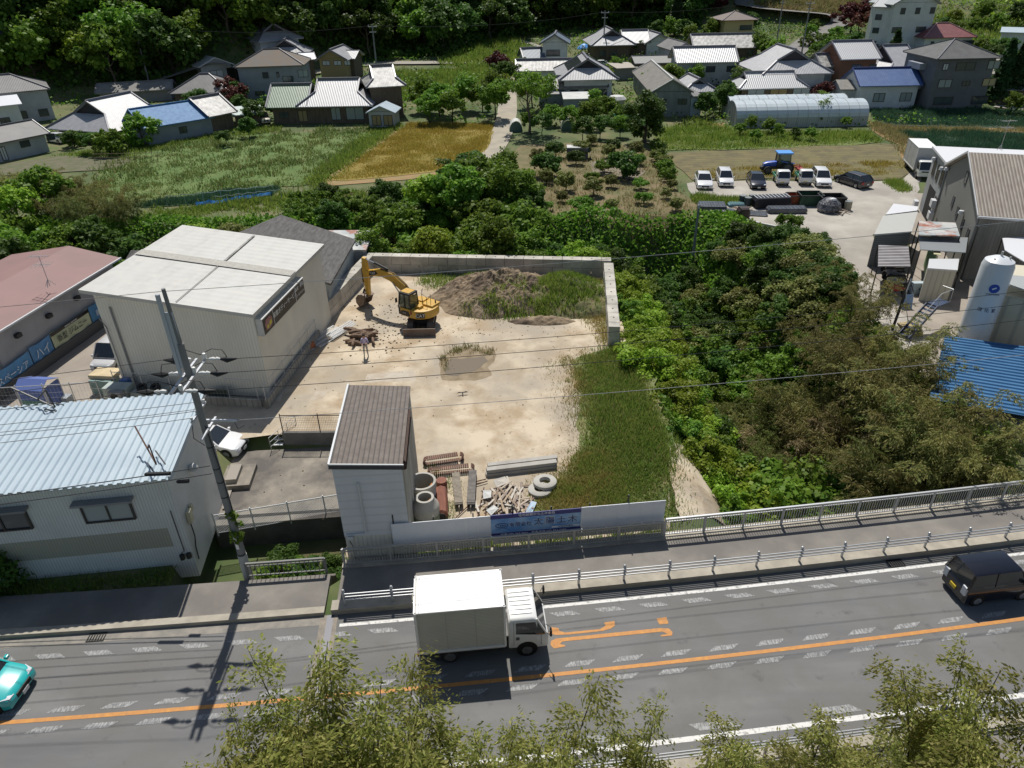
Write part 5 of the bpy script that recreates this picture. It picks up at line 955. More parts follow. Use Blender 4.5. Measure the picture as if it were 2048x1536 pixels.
U('cab',CBLK,lambda b:(b.box(.0,1.22,.18,1.16,1.0,1.55),[b.bar(p,q,.09,.09) for p,q in (((.03,.2,1.5),(.12,.22,2.75)),((.03,1.13,1.5),(.12,1.08,2.75)),((1.2,.2,1.5),(1.02,.22,2.75)),((1.2,1.13,1.5),(1.02,1.08,2.75)),((.6,1.13,1.5),(.57,1.08,2.75)),((0,.65,1.5),(.05,.65,1.55)))],b.box(.05,1.08,.18,1.12,2.66,2.82)),bevel=.02)
U('cab_roof',CATY,lambda b:b.box(.16,.98,.28,1.02,2.8,2.86),bevel=.02)
U('cab_glass',M('cab_glass',(.1,.12,.08),.08,spec=.8),lambda b:(b.box(.06,1.1,1.06,1.09,1.5,2.68),b.box(.06,.09,.24,1.08,1.6,2.6),b.box(1.08,1.1,.24,1.08,1.5,2.65)))
BY0=-.12
def boom(b):
    pts=[(.75,1.45),(1.6,2.55),(2.75,3.2),(3.8,3.35),(5.35,3.0)]; w=[.2,.3,.33,.28,.2]
    up_=[];lo=[]
    for i,(x,z) in enumerate(pts):
        d=Vector((pts[min(i+1,4)][0]-pts[max(i-1,0)][0],pts[min(i+1,4)][1]-pts[max(i-1,0)][1])).normalized(); n=Vector((-d.y,d.x)); up_.append((x+n.x*w[i],z+n.y*w[i])); lo.append((x-n.x*w[i],z-n.y*w[i]))
    vs=[];
    for (x,z),(x2,z2) in zip(up_,lo): vs+=[(x,BY0-.17,z),(x,BY0+.17,z),(x2,BY0+.17,z2),(x2,BY0-.17,z2)]
    fs=[(4*i+k,4*i+(k+1)%4,4*i+4+(k+1)%4,4*i+4+k) for i in range(4) for k in range(4)]+[(3,2,1,0),(16,17,18,19)]
    b.add(vs,fs)
bo=U('boom',CATY,boom,bevel=.02)
P('boom_cylinder',[CBLK,HYD],bo,lambda b:[(b.tube([(1.15,BY0+s*.28,1.3),(1.9,BY0+s*.28,2.2)],.09,10,m=0),b.tube([(1.9,BY0+s*.28,2.2),(2.5,BY0+s*.28,2.9)],.045,10,m=1)) for s in (-1,1)])
P('stick_cylinder',[CBLK,HYD],bo,lambda b:(b.tube([(3.1,BY0,3.72),(4.4,BY0,4.0)],.09,10,m=0),b.tube([(4.4,BY0,4.0),(5.5,BY0,4.15)],.045,10,m=1)))
P('hose',BLK,bo,lambda b:[b.tube([(.6,BY0+y,1.9),(1.45,BY0+y,2.9),(2.6,BY0+y,3.58),(3.8,BY0+y,3.68)],.02,5) for y in (-.08,.0,.08)])
st=U('stick',CATY,lambda b:b.add([(x,y,z) for y in (BY0-.14,BY0+.14) for x,z in ((5.15,3.05),(5.3,4.2),(5.62,4.25),(5.75,3.2),(5.62,1.15),(5.35,1.1))],[(0,1,2,3,4,5),(11,10,9,8,7,6)]+[(i,6+i,6+(i+1)%6,(i+1)%6) for i in range(6)]),bevel=.02)
P('bucket_cylinder',[CBLK,HYD],st,lambda b:(b.tube([(5.85,BY0,3.3),(5.88,BY0,2.1)],.07,8,m=0),b.tube([(5.88,BY0,2.1),(5.88,BY0,1.5)],.035,8,m=1),b.bar((5.88,BY0,1.5),(5.6,BY0,1.15),.1,.1,m=0),b.bar((5.88,BY0,1.5),(6.1,BY0,1.0),.12,.1,m=0)))
def bucket(b):
    pr=[(5.35,1.05),(5.75,1.2),(6.2,1.1),(6.5,.75),(6.5,.35),(6.2,.03),(6.12,.06),(6.4,.4),(6.38,.7),(6.12,.98),(5.75,1.08),(5.4,.98)]
    n=len(pr); vs=[(x,y,z) for y in (BY0-.5,BY0+.5) for x,z in pr]; b.add(vs,[(i,n+i,n+(i+1)%n,(i+1)%n) for i in range(n)])
    for y in (BY0-.5,BY0+.47): b.extr([(5.45,1.0),(5.75,1.15),(6.2,1.08),(6.48,.75),(6.48,.35),(6.2,.03),(5.75,.35)],y,y+.03)
    for k in range(5): b.bar((6.2,BY0-.44+k*.22,.06),(6.05,BY0-.44+k*.22,-.02),.08,.04)
bu=U('bucket',STEELB,bucket); bu.location=(0,0,.0)
U('handrail',CBLK,lambda b:(b.tube([(-.1,-.1,1.7),(-.1,-.1,2.5),(.1,-.5,2.65),(.6,-.9,2.3),(.7,-1.0,1.7)],.022,6),b.tube([(-.75,.15,1.75),(-.75,.15,2.45),(-.3,.1,2.55)],.022,6),b.tube([(-.75,-.3,1.75),(-.75,-.3,2.5)],.02,6)))
U('exhaust',CBLK,lambda b:b.cyl((-1.0,-.55),.05,1.75,2.0,10)); U('mirror',CBLK,lambda b:b.box(1.2,1.24,1.2,1.4,2.0,2.35))
U('side_panel',[CBLK,M('dark_red_decal',(.25,.05,.03),.5),M('yellow_decal',(.7,.6,.02),.5)],lambda b:(b.extr([(.95,1.1),(.85,1.42),(.15,1.48),(.0,1.2),(.1,1.08)],1.255,1.275,m=0),b.extr([(-.02,1.3),(-.02,1.58),(-.18,1.58),(-.18,1.3)],1.262,1.275,m=1)))
def arcp(a,z,r=1.275): return (-.2-1.2*math.cos(a)*r/1.26,1.26*math.sin(a)*r/1.26,z)
aa=R(58); pn=arcp(aa,1.3); tx=Vector((-math.sin(aa)*-1*-1,0,0))
tv=Vector((-1.2*-math.sin(aa),1.26*math.cos(aa),0)).normalized()*-1   # tangent heading to the rear
if tv.x>0: tv=-tv
tp=Vector(pn)
U('decal_plate',CBLK,lambda b:b.add([tuple(tp+tv*u+Vector((0,0,w_))+Vector((-math.cos(aa),math.sin(aa),0))*.03) for u,w_ in ((-.33,-.2),(.33,-.2),(.33,.2),(-.33,.2))],[(0,1,2,3)]))
CW=M('decal_white',(.75,.75,.72),.5)
text('CAT',.36,CW,up,face_mtx(tuple(tp+Vector((-math.cos(aa),math.sin(aa),0))*.05),tuple(tv),(0,0,1)))
KIDS
P('decal_plate',CBLK,bo,lambda b:b.extr([(5.0,2.92),(4.85,3.3),(4.2,3.42),(4.05,3.22),(4.5,3.0)],BY0+.175,BY0+.18))
text('CAT',.27,CW,bo,face_mtx((4.55,BY0+.19,3.17),(-1,0,.13),(0,0,1)))
text('311D',.14,CW,up,face_mtx((.55,1.285,1.28),(-1,0,0),(0,0,1)))
# ---------------- person flying the drone
SKIN=M('skin',(.42,.24,.16),.6); SHIRT=M('lilac_shirt',(.6,.52,.7),.8); TROU=M('grey_trousers',(.34,.33,.32),.85); HAIR=M('hair_black',(.02,.015,.012),.6); SHOE=M('dark_shoe',(.03,.03,.035),.6)
def skinned(name,edges,rad,mats,parent,sub=1,root=0,cls=None):
    vs=list(rad.keys()); idx={k:i for i,k in enumerate(vs)}; me=bpy.data.meshes.new(name); me.from_pydata([rad[k][0] for k in vs],[(idx[a],idx[b]) for a,b in edges],[]); o=bpy.data.objects.new(name,me); link(o)
    md=o.modifiers.new('s','SKIN'); md.use_smooth_shade=True
    for i,k in enumerate(vs): r=rad[k][1]; me.skin_vertices[0].data[i].radius=r if hasattr(r,'__len__') else (r,r); me.skin_vertices[0].data[i].use_root=(i==root)
    sb=o.modifiers.new('u','SUBSURF'); sb.levels=sub; sb.render_levels=sub
    bpy.context.view_layer.update(); m2=bpy.data.meshes.new_from_object(o.evaluated_get(bpy.context.evaluated_depsgraph_get())); bpy.data.objects.remove(o)
    m2.materials.clear(); [m2.materials.append(m) for m in mats]
    if cls:
        for p in m2.polygons: p.material_index=cls(p.center)
    n=bpy.data.objects.new(name,m2); link(n,parent); KIDS.setdefault(parent.name,[]).append(n); return n
def finger_set(rad,edges,key,palm,d,side,nrm,l=.075):
    """palm point, d finger direction, side across the palm, nrm curl direction"""
    palm=Vector(palm);d=Vector(d).normalized();side=Vector(side).normalized();nrm=Vector(nrm).normalized()
    for i,(o_,ln) in enumerate(((-.03,.85),(-.01,1.0),(.01,.95),(.03,.75))):
        a=palm+side*o_; p1=a+d*l*ln*.5+nrm*.008; p2=p1+d*l*ln*.35+nrm*.035
        rad[key+'f%da'%i]=(tuple(a+d*.02),.009);rad[key+'f%db'%i]=(tuple(p1+d*.02),.0085);rad[key+'f%dc'%i]=(tuple(p2+d*.01),.007); edges+=[(key+'p',key+'f%da'%i),(key+'f%da'%i,key+'f%db'%i),(key+'f%db'%i,key+'f%dc'%i)]
    t=palm-side*.045; rad[key+'t1']=(tuple(t),.011); rad[key+'t2']=(tuple(t-side*.02+d*.045+nrm*.02),.009); edges+=[(key+'p',key+'t1'),(key+'t1',key+'t2')]
pr=thing('person','person in a lilac shirt and grey trousers holding a remote controller in the yard','person',(-10.2,43.95,0),R(8))
rad={'pel':((0,0,.93),(.155,.11)),'wst':((0,0,1.06),(.145,.105)),'che':((0,-.01,1.28),(.175,.115)),'shl':((0,0,1.42),(.12,.085)),'nk':((0,-.005,1.5),.055),'hd0':((0,-.02,1.58),(.075,.085)),'hd1':((0,-.025,1.66),(.082,.098)),'hd2':((0,-.015,1.73),(.055,.065))}
ed=[('pel','wst'),('wst','che'),('che','shl'),('shl','nk'),('nk','hd0'),('hd0','hd1'),('hd1','hd2')]
for s,k in ((-1,'r'),(1,'l')):
    rad.update({k+'s':((s*.17,0,1.41),.062),k+'e':((s*.25,-.06,1.14),.046),k+'w':((s*.1,-.29,1.12),.03),k+'p':((s*.06,-.33,1.14),(.03,.022)),k+'h':((s*.09,0,.86),.088),k+'k':((s*.115,-.01,.48),.06),k+'a':((s*.13,.01,.09),.042),k+'o':((s*.15,-.15,.035),(.042,.03))})
    ed+=[('shl',k+'s'),(k+'s',k+'e'),(k+'e',k+'w'),(k+'w',k+'p'),('pel',k+'h'),(k+'h',k+'k'),(k+'k',k+'a'),(k+'a',k+'o')]
    finger_set(rad,ed,k,(s*.06,-.35,1.15),(-s*.5,-.5,.1),(0,0,1),(-s,0,0),.06)
def pc(c): 
    if c.z>1.475: return 0
    if c.z<.075: return 3
    if c.z<.97: return 2
    if c.y<-.1 and c.z>.9 and abs(c.x)<.3 and c.y<-.16: return 0
    return 1
bd=skinned('body',ed,rad,[SKIN,SHIRT,TROU,SHOE],pr,2,cls=pc)
P('hair',HAIR,pr,lambda b:b.lathe((0,-.0,1.64),[(0,.145),(.05,.135),(.088,.09),(.1,.03),(.09,-.03),(.05,-.05)],14),smooth=True)
P('face_feature',M('eye_dark',(.03,.02,.02),.4),pr,lambda b:(b.box(-.045,-.02,-.118,-.108,1.665,1.678),b.box(.02,.045,-.118,-.108,1.665,1.678))); P('face_feature',SKIN,pr,lambda b:(b.bar((0,-.115,1.66),(0,-.135,1.635),.02,.02),b.box(-.09,-.08,-.03,.0,1.62,1.68),b.box(.08,.09,-.03,.0,1.62,1.68)))
P('face_feature',M('lips',(.3,.12,.1),.5),pr,lambda b:b.box(-.02,.02,-.118,-.108,1.597,1.606)); P('belt',BLK,pr,lambda b:b.lathe((0,0,.965),[(.15,-.015),(.157,0),(.15,.018)],18),smooth=True)
o=P('remote_controller',BLK,None,lambda b:(b.box(-.09,.09,-.05,.05,0,.035),b.bar((-.05,-.05,.02),(-.06,-.12,.09),.01)),bevel=.01); o.location=(-10.15,43.6,1.15); tag(o,'small black drone controller held by the person','controller')
# ---------------- things in the yard
def root_log(x,y,a,l,r,lab,z=.12):
    g=random.Random(int(x*100)); t=P('log',M('log_wood',(.13,.08,.055),.9,c2=(.22,.15,.1),ns=5,bump=.6),None,lambda b:b.tube([(-l/2,0,z),(-l/6,g.uniform(-.12,.12),z+.06),(l/6,g.uniform(-.12,.12),z+.03),(l/2,0,z)],[r*.7,r,r*.9,r*.5],8),smooth=True); t.location=(x,y,0); t.rotation_euler=(0,0,a); tag(t,lab,'log','reddish logs heaped behind the person'); return t
g=random.Random(3)
for i in range(26):
    q=i%3; root_log(-11.1+g.gauss(0,.45)+.2*q,46.6+g.gauss(0,.4),R(30)+g.gauss(0,.5),g.uniform(.6,1.5),g.uniform(.1,.2),'rough reddish brown log in the heap beyond the person',.12+.16*q)
def lad(loc,rz,label,n,L,Wd,tilt):
    t=thing('metal_rack',label,'rack',loc,rz); t.rotation_euler=(tilt,0,rz)
    for y in (0,Wd*.33,Wd*.66,Wd): P('rail',ALUW,t,lambda b:b.bar((0,y,0),(L,y,0),.06,.05))
    P('slat',ALUW,t,lambda b:[b.bar((L*i/n,0,.03),(L*i/n,Wd,.03),.03,.025) for i in range(n+1)],fix=False); return t
a=W(640,696); lad((a[0],a[1],.05),R(61),'stack of white steel gratings leaning by the end of the west block wall',22,2.8,1.15,R(12)); a=W(672,676); lad((a[0]-.1,a[1]-.5,.25),R(61),'upper white steel grating on the stack by the block wall',22,2.6,.5,R(20))
a=W(604,712); lad((a[0],a[1],.05),R(58),'small bent white grating beside the orange drum',9,1.2,.7,R(25))
t=thing('steel_drum','rusty orange steel drum lying on its side by the fence','drum',W(617,700),R(-35)); P('shell',M('orange_rust',(.42,.13,.05),.7,c2=(.28,.09,.04),ns=4),t,lambda b:b.tube([(0,-.45,.3),(0,-.15,.3),(0,.15,.3),(0,.45,.3)],[.29,.3,.3,.29],18),smooth=True); P('lid',BLK,t,lambda b:b.tube([(0,-.46,.3),(0,-.47,.3)],.26,18))
PIPE=M('precast_concrete',(.44,.42,.38),.85,c2=(.36,.34,.3),ns=1,bump=.15)
a=W(847,1008); t=thing('concrete_ring','open precast concrete manhole ring beside the narrow shed','concrete ring',(a[0],a[1]+.2,0)); P('ring',PIPE,t,lambda b:b.lathe((0,0,0),[(.6,0),(.68,0),(.68,.95),(.66,1.0),(.72,1.0),(.72,1.35),(.6,1.35),(.58,1.2),(.58,.05),(.6,0)],36),smooth=True); P('marker',M('orange_tape',(.8,.25,.03),.5),t,lambda b:b.bar((.35,-.2,1.0),(.5,-.0,1.2),.06,.02))
a=W(853,1052); t=thing('concrete_cone','precast concrete manhole cone with a narrow mouth nearest the hoarding','concrete cone',(a[0],a[1]+.35,0)); P('cone',PIPE,t,lambda b:b.lathe((0,0,0),[(.58,0),(.66,0),(.66,.75),(.64,.78),(.68,.82),(.68,.9)]+[(.68-.02*k*k*.3,.9+.07*k) for k in range(1,5)]+[(.45,1.42),(.45,1.55),(.33,1.55),(.31,1.45),(.5,.9),(.58,.0)],36),smooth=True); P('marker',M('orange_tape',(0,0,0)),t,lambda b:b.bar((.1,-.1,1.3),(.26,-.02,1.42),.05,.02)); P('moss_band',M('dark_band',(.2,.22,.16),.9),t,lambda b:b.lathe((0,0,0),[(.665,.02),(.67,.3),(.665,.62)],36))
RT=M('rust_tank',(.23,.085,.05),.75,c2=(.16,.06,.04),ns=3,streak=(3,.6,1))
a=W(884,1040); t=thing('rusty_tank','long rusty brown steel tank lying beside the concrete cone','tank',(a[0],a[1],0),R(5)); P('shell',RT,t,lambda b:b.tube([(0,-.1,.33),(0,0,.33),(0,1.9,.33),(0,2.05,.33)],[.2,.33,.33,.2],8)); P('mouth',BLK,t,lambda b:b.tube([(0,-.14,.3),(0,-.1,.3)],.22,12)); P('bracket',STEELD,t,lambda b:(b.bar((-.3,.8,.4),(-.6,.8,.35),.08),b.bar((-.3,1.1,.4),(-.6,1.1,.35),.08)))
a=W(884,975); t=thing('rusty_cylinder','short rusty steel cylinder standing behind the rusty tank','cylinder',(a[0],a[1],0)); P('shell',RT,t,lambda b:b.cyl((0,0),.28,0,.5,18)); P('band',RT,t,lambda b:b.cyl((0,0),.3,.2,.26,18))
def track(label,pts,w_,m,cat='steel track',group=None):
    pts=[Vector(p) for p in pts]; o=Vector((pts[0].x,pts[0].y,0)); t=thing('steel_track',label,cat,o,0,group); q=[]
    for a_,b_ in zip(pts[:-1],pts[1:]):
        n=max(1,int((b_-a_).length/.11)); q+=[a_+(b_-a_)*i/n for i in range(n)]
    def f(b):
        for i in range(len(q)-1):
            d=(q[i+1]-q[i]); s=Vector((0,0,1)).cross(d).normalized()*w_/2 if abs(d.normalized().z)<.95 else Vector((0,1,0))*w_/2
            if d.length<1e-4: continue
            n_=d.cross(s).normalized()*.025; c=(q[i]+q[i+1])/2-o; d=d*.42
            b.add([c-d-s-n_,c+d-s-n_,c+d+s-n_,c-d+s-n_,c-d-s+n_,c+d-s+n_,c+d+s+n_,c-d+s+n_],[(3,2,1,0),(4,5,6,7),(0,1,5,4),(1,2,6,5),(2,3,7,6),(3,0,4,7)])
    P('link_belt',m,t,f,fix=False); return t
def loop(x0,y0,x1,y1,h,sag=0):
    p=[]; 
    for k in range(9): a_=PI/2-PI*k/8; p.append((x1+h/2*math.cos(a_)*.9,y1,h/2+h/2*math.sin(a_)))
    for k in range(9): a_=-PI/2-PI*k/8; p.append((x0+h/2*math.cos(a_)*.9,y0,h/2+h/2*math.sin(a_)))
    p.append(p[0]); return p
a=W(852,945);b_=W(930,935); track('rusty brown crawler track coiled behind the concrete ring, farther one',loop(a[0],a[1]+.7,b_[0]-.3,b_[1]+.7,.42),.35,RUST); a=W(862,952);b_=W(942,945); track('rusty brown crawler track coiled behind the concrete ring, nearer one',loop(a[0],a[1]+.1,b_[0],b_[1]+.15,.38),.35,RUST)
for i,(p0_,p1_,lb,m_) in enumerate([((919,1018),(912,955),'pale worn crawler track lying flat beside the rusty tank',M('grey_track',(.3,.26,.21),.85,c2=(.2,.17,.13),ns=3)),((942,1018),(946,950),'dark crawler track lying flat nearest the timber beams',M('dark_track',(.12,.11,.1),.8,c2=(.2,.18,.16),ns=3))]):
    a=Vector(W(*p0_));c=Vector(W(*p1_)); pts=[a+Vector((0,0,.03)),a+Vector((0,0,.3)),a*.97+c*.03+Vector((0,0,.36)),c+Vector((0,0,.32)),c+Vector((0,0,.04)),a+Vector((0,0,.03))]; track(lb,pts,.42,m_)
BEAM=M('concrete_beam',(.42,.4,.36),.85,c2=(.33,.31,.28),ns=1.5)
a=Vector(W(972,955)); 
for i,(dy,z,l,lb) in enumerate([(0,0,3.9,'lowest near concrete beam of the pile behind the scrap wood'),(.36,0,3.9,'lowest far concrete beam of the pile behind the scrap wood'),(.05,.22,3.85,'upper near concrete beam of the pile behind the scrap wood'),(.75,.0,3.9,'outermost concrete beam lying behind the pile')]):
    t=P('concrete_beam',BEAM,None,lambda b:(b.box(0,l,0,.3,0,.2)),bevel=.015); t.location=(a.x+.03*i,a.y+dy,z); t.rotation_euler=(0,0,R(9)); tag(t,lb,'beam','concrete beams behind the scrap wood')
for i,(xx,yy,zz,lb) in enumerate([(1080,985,0,'lower round concrete cover slab half hidden under the other'),(1090,975,.2,'upper round concrete cover slab with a hole in the middle')]):
    p=W(xx,yy); t=P('cover_slab',PIPE,None,lambda b:b.lathe((0,0,0),[(.28,0),(.62,0),(.62,.16),(.55,.2),(.3,.2),(.28,.16),(.28,0)],32),smooth=True); t.location=(p[0],p[1]+.1,zz); t.rotation_euler=(R(-3),0,0); tag(t,lb,'cover slab')
SCR=[M('scrap_wood_%d'%i,c,.9) for i,c in enumerate([(.36,.28,.2),(.45,.38,.3),(.25,.19,.14),(.5,.46,.4),(.3,.24,.2)])]
g=random.Random(11); c0=Vector(W(1010,1005))
for i in range(88):
    x=c0.x+g.gauss(.25,.62); y=c0.y+g.gauss(0,.55); l=g.uniform(.7,2.0); a_=R(90)+g.gauss(-.25,.35) if g.random()<.8 else g.uniform(0,3); z=.03+.42*math.exp(-((x-c0.x)**2+(y-c0.y)**2)/.8)*g.random()
    t=P('scrap_board',SCR[i%5],None,lambda b:b.box(-l/2,l/2,-g.uniform(.02,.07),.05,0,.035)); t.location=(x,y,z); t.rotation_euler=(g.uniform(-.2,.2),g.uniform(-.15,.15),a_); tag(t,'weathered board in the scrap wood heap behind the hoarding','board','scrap boards heaped behind the hoarding')
for i,(xx,yy,w_,h_,z,lb,m_) in enumerate([(975,1000,.42,.5,.35,'small white plastic box on the scrap heap',PLAST),(1002,973,.7,.5,.3,'pale square board on the scrap heap',SCR[3]),(985,1028,.55,.35,.25,'crumpled white sheet on the scrap heap near the hoarding',PLAST),(1062,1020,.9,.3,.12,'pale blue sheet at the corner of the scrap heap',M('pale_blue_sheet',(.35,.45,.55),.6))]):
    p=W(xx,yy); t=P('loose_sheet',m_,None,lambda b:(b.slab([(-w_/2,-h_/2,.0),(w_/2,-h_/2,.06),(w_/2,h_/2,.02),(-w_/2,h_/2,.1)],[(0,1,2,3)],.03))); t.location=(p[0],p[1],z); t.rotation_euler=(.15,-.1,.4*i); tag(t,lb,'panel')
for i,(xa,ya,xb,yb) in enumerate([(905,1042,940,1008),(945,965,972,958),(935,975,975,962),(955,1035,968,975),(970,1040,975,985)]):
    a=Vector(W(xa,ya,.08));c=Vector(W(xb,yb,.12)); t=P('steel_rod',RUST,None,lambda b:b.tube([a,c],.03,6)); tag(t,['rusty rod lying before the pale crawler track','rusty rod end beside the concrete beams','second rusty rod beside the concrete beams','thin rusty pole at the edge of the scrap wood','rusty pole nearest the hoarding in the scrap'][i],'rod')
# bird over the yard
t=P('bird',M('crow_black',(.03,.03,.04),.6),None,lambda b:(b.tube([(-.22,0,0),(-.1,0,.02),(.08,0,.02),(.22,0,.01)],[.02,.06,.06,.02],8),b.add([(-.05,0,.02),(.1,0,.02),(.08,.28,.1),(-.05,.5,.04),(-.12,.25,.08)],[(0,1,2,3,4)]),b.add([(-.05,0,.02),(.1,0,.02),(.08,-.28,.1),(-.05,-.5,.04),(-.12,-.25,.08)],[(4,3,2,1,0)]),b.add([(-.2,0,0),(-.36,.07,0),(-.36,-.07,0)],[(0,1,2)])),fix=False); t.location=W(925,786,.12); t.scale=(.55,.8,.8); t.rotation_euler=(0,0,R(100)); tag(t,'dark crow gliding low over the middle of the yard','bird')
# clutter by the workshop
t=thing('tarp_shelter','blue tarpaulin covered shelter with green lower side behind the wire fence','shelter',(-30.6,37.6,0),R(-8)); P('cover',[M('tarp_blue',(.1,.15,.38),.6),M('tarp_green',(.12,.25,.2),.7)],t,lambda b:(b.slab([(0,-.1,1.7),(1.9,-.1,1.7),(1.9,.6,2.15),(0,.6,2.15),(1.9,1.5,1.75),(0,1.5,1.75)],[(0,1,2,3),(3,2,4,5)],.03,m=0),b.box(.05,1.85,0,.05,.9,1.7,m=0),b.box(.05,1.85,0.0,.05,.1,.9,m=1),b.box(1.8,1.85,.05,1.4,.1,1.7,m=0)),fix=False); P('frame',GALV,t,lambda b:[b.bar((x,y,0),(x,y,1.7),.05) for x in (0,1.9) for y in (0,1.4)])
for i,(x,y,z,l,w_,h_,c_,lb) in enumerate([(-27.3,39.6,.0,1.5,1.0,1.0,(.2,.3,.28),'green and white cabinet under the cream boards'),(-27.4,39.9,1.0,1.7,1.1,.25,(.62,.5,.3),'cream boards stacked on the cabinet before the silver van'),(-25.7,38.2,.0,1.6,.9,1.25,(.4,.46,.43),'pale green generator housing in front of the workshop'),(-23.9,38.0,.0,2.2,1.0,1.0,(.3,.34,.32),'grey green container with tyres on top before the workshop'),(-25.0,39.1,.0,.5,.5,1.3,(.05,.16,.45),'blue plastic bag bundle at the workshop corner'),(-28.9,38.4,.0,.7,.6,.5,(.3,.33,.36),'small blue grey machine beside the tarpaulin shelter')]):
    t=thing('storage_box' if 'board' not in lb else 'board_stack',lb,'box' if 'board' not in lb else 'boards',(x,y,z),R(-7)); m_=M('clutter_%d'%i,c_,.6,c2=tuple(v*.75 for v in c_),ns=2)
    P('case',m_,t,lambda b:b.box(0,l,0,w_,0,h_),bevel=.03); P('trim',GALV if 'bag' not in lb else m_,t,lambda b:(b.box(-.02,l+.02,-.02,.03,h_*.45,h_*.5),b.box(-.02,l+.02,-.03,.0,h_*.05,h_*.1)))
for i in range(2): 
    t=P('tyre',TYRE,None,lambda b:b.lathe((0,0,0),[(.16,0),(.3,0),(.33,.1),(.3,.2),(.16,.2),(.16,0)],20),smooth=True); t.location=(-23.3+i*.85,38.5,1.02); t.rotation_euler=(.3,0,0); tag(t,'worn car tyre on the grey green container, '+('nearer the pole' if i else 'nearer the blue bag'),'tyre')
for i,zz in enumerate((0.05,.72)):
    t=thing('outdoor_unit','grey air conditioner outdoor unit before the workshop, '+('upper of two' if i else 'lower of two'),'outdoor unit',(-25.0,37.55,zz),R(-6)); P('case',GREYW,t,lambda b:b.box(0,.85,0,.35,0,.62),bevel=.02); P('fan_grille',BLK,t,lambda b:b.tube([(.4,-.01,.31),(.4,-.03,.31)],.25,18))
t=thing('bench','old low bench against the front of the workshop','bench',(-19.3,38.2,0),R(-7)); P('seat',M('dark_green_seat',(.05,.07,.05),.7),t,lambda b:b.box(0,1.3,0,.4,.35,.42)); P('backrest',M('dark_green_seat',(0,0,0)),t,lambda b:b.box(0,1.3,.38,.44,.42,.85)); P('leg',STEELD,t,lambda b:b.box(.05,.1,.05,.35,0,.35)); P('leg',STEELD,t,lambda b:b.box(1.2,1.25,.05,.35,0,.35))
# ---------------- gravel lot: parked vehicles
def carat(px_,py_,deg): p=W(px_,py_); return (p[0],p[1],0),R(deg)
def pc_(label,col,px_,py_,deg,**k): 
    l,rz=carat(px_,py_,deg); return car(label,col,loc=l,rz=rz,group='vehicles parked on the gravel lot',**k)
pc_('white sedan parked at the western end of the gravel lot',(.75,.75,.75),1406,370,-98,L=4.7,Wd=1.8,H=1.45,kind='sedan')
pc_('white minivan parked beside the white sedan',(.74,.74,.75),1448,366,-98,L=4.3,Wd=1.7,H=1.6,kind='wagon')
pc_('black sedan parked in front of the blue tractor',(.008,.01,.02),1511,370,-98,L=4.5,Wd=1.75,H=1.42,kind='sedan')
pc_('white wagon parked beside the second small pickup truck',(.76,.76,.76),1640,366,-100,L=4.6,Wd=1.75,H=1.62,kind='wagon')
pc_('dark grey hatchback parked at the eastern end of the lot, tail toward the road',(.03,.032,.036),1704,369,112,L=4.5,Wd=1.8,H=1.5,kind='wagon')
def kei_truck(label,px_,py_,deg):
    l,rz=carat(px_,py_,deg); t=thing('pickup_truck',label,'truck',l,rz,'vehicles parked on the gravel lot'); wp=M('truck_white',(0,0,0)); BED=M('bed_green',(.1,.3,.2),.6)
    P('cab',wp,t,lambda b:loft(b,[sec(.45,1.4,.42,1.68,.08,.05),sec(.52,1.42,.4,1.76,.08,.05),sec(1.15,1.42,.4,1.76,.08,.05),sec(1.3,1.42,.38,1.7,.08,.05)]),smooth=True)
    P('nose',wp,t,lambda b:loft(b,[sec(1.28,1.42,.36,1.12,.08,.03),sec(1.62,1.4,.36,1.02,.08,.03),sec(1.68,1.34,.4,.95,.08,.03)]),smooth=True)
    P('windscreen',CGL,t,lambda b:b.add([(1.63,-.64,1.02),(1.63,.64,1.02),(1.31,.58,1.66),(1.31,-.58,1.66)],[(0,1,2,3)]))
    for q in (-1,1):
        P('pillar',wp,t,lambda b:b.bar((1.62,q*.68,1.0),(1.3,q*.63,1.7),.05,.05)); P('door_window',CGL,t,lambda b:b.add([(.6,q*.716,1.1),(1.45,q*.716,1.08),(1.25,q*.70,1.6),(.6,q*.70,1.62)],[(0,1,2,3)]))
        P('bed_side',BED,t,lambda b:b.box(-1.65,.4,min(q*.66,q*.7),max(q*.66,q*.7),.66,.95)); P('headlight',LAMPW,t,lambda b:b.box(1.6,1.69,min(q*.42,q*.64),max(q*.42,q*.64),.62,.78),bevel=.02)
        for x in (1.1,-.95): wheel(t,x,q*.62,.27,.15)
    P('bed_floor',BED,t,lambda b:b.box(-1.65,.4,-.66,.66,.6,.66)); P('tailgate',BED,t,lambda b:b.box(-1.69,-1.65,-.7,.7,.6,.95)); P('headboard',wp,t,lambda b:b.box(.4,.44,-.7,.7,.6,1.35)); P('chassis',STEELD,t,lambda b:b.box(-1.5,1.2,-.4,.4,.32,.6)); P('number_plate',PLATEY,t,lambda b:b.box(1.68,1.695,-.3,.03,.45,.6)); P('bumper',GREYW,t,lambda b:b.box(1.6,1.7,-.68,.68,.38,.52),bevel=.02)
kei_truck('small white pickup truck with a green bed directly before the blue tractor',1560,366,-98); kei_truck('small white pickup truck with a green bed beside the white wagon',1605,365,-98)
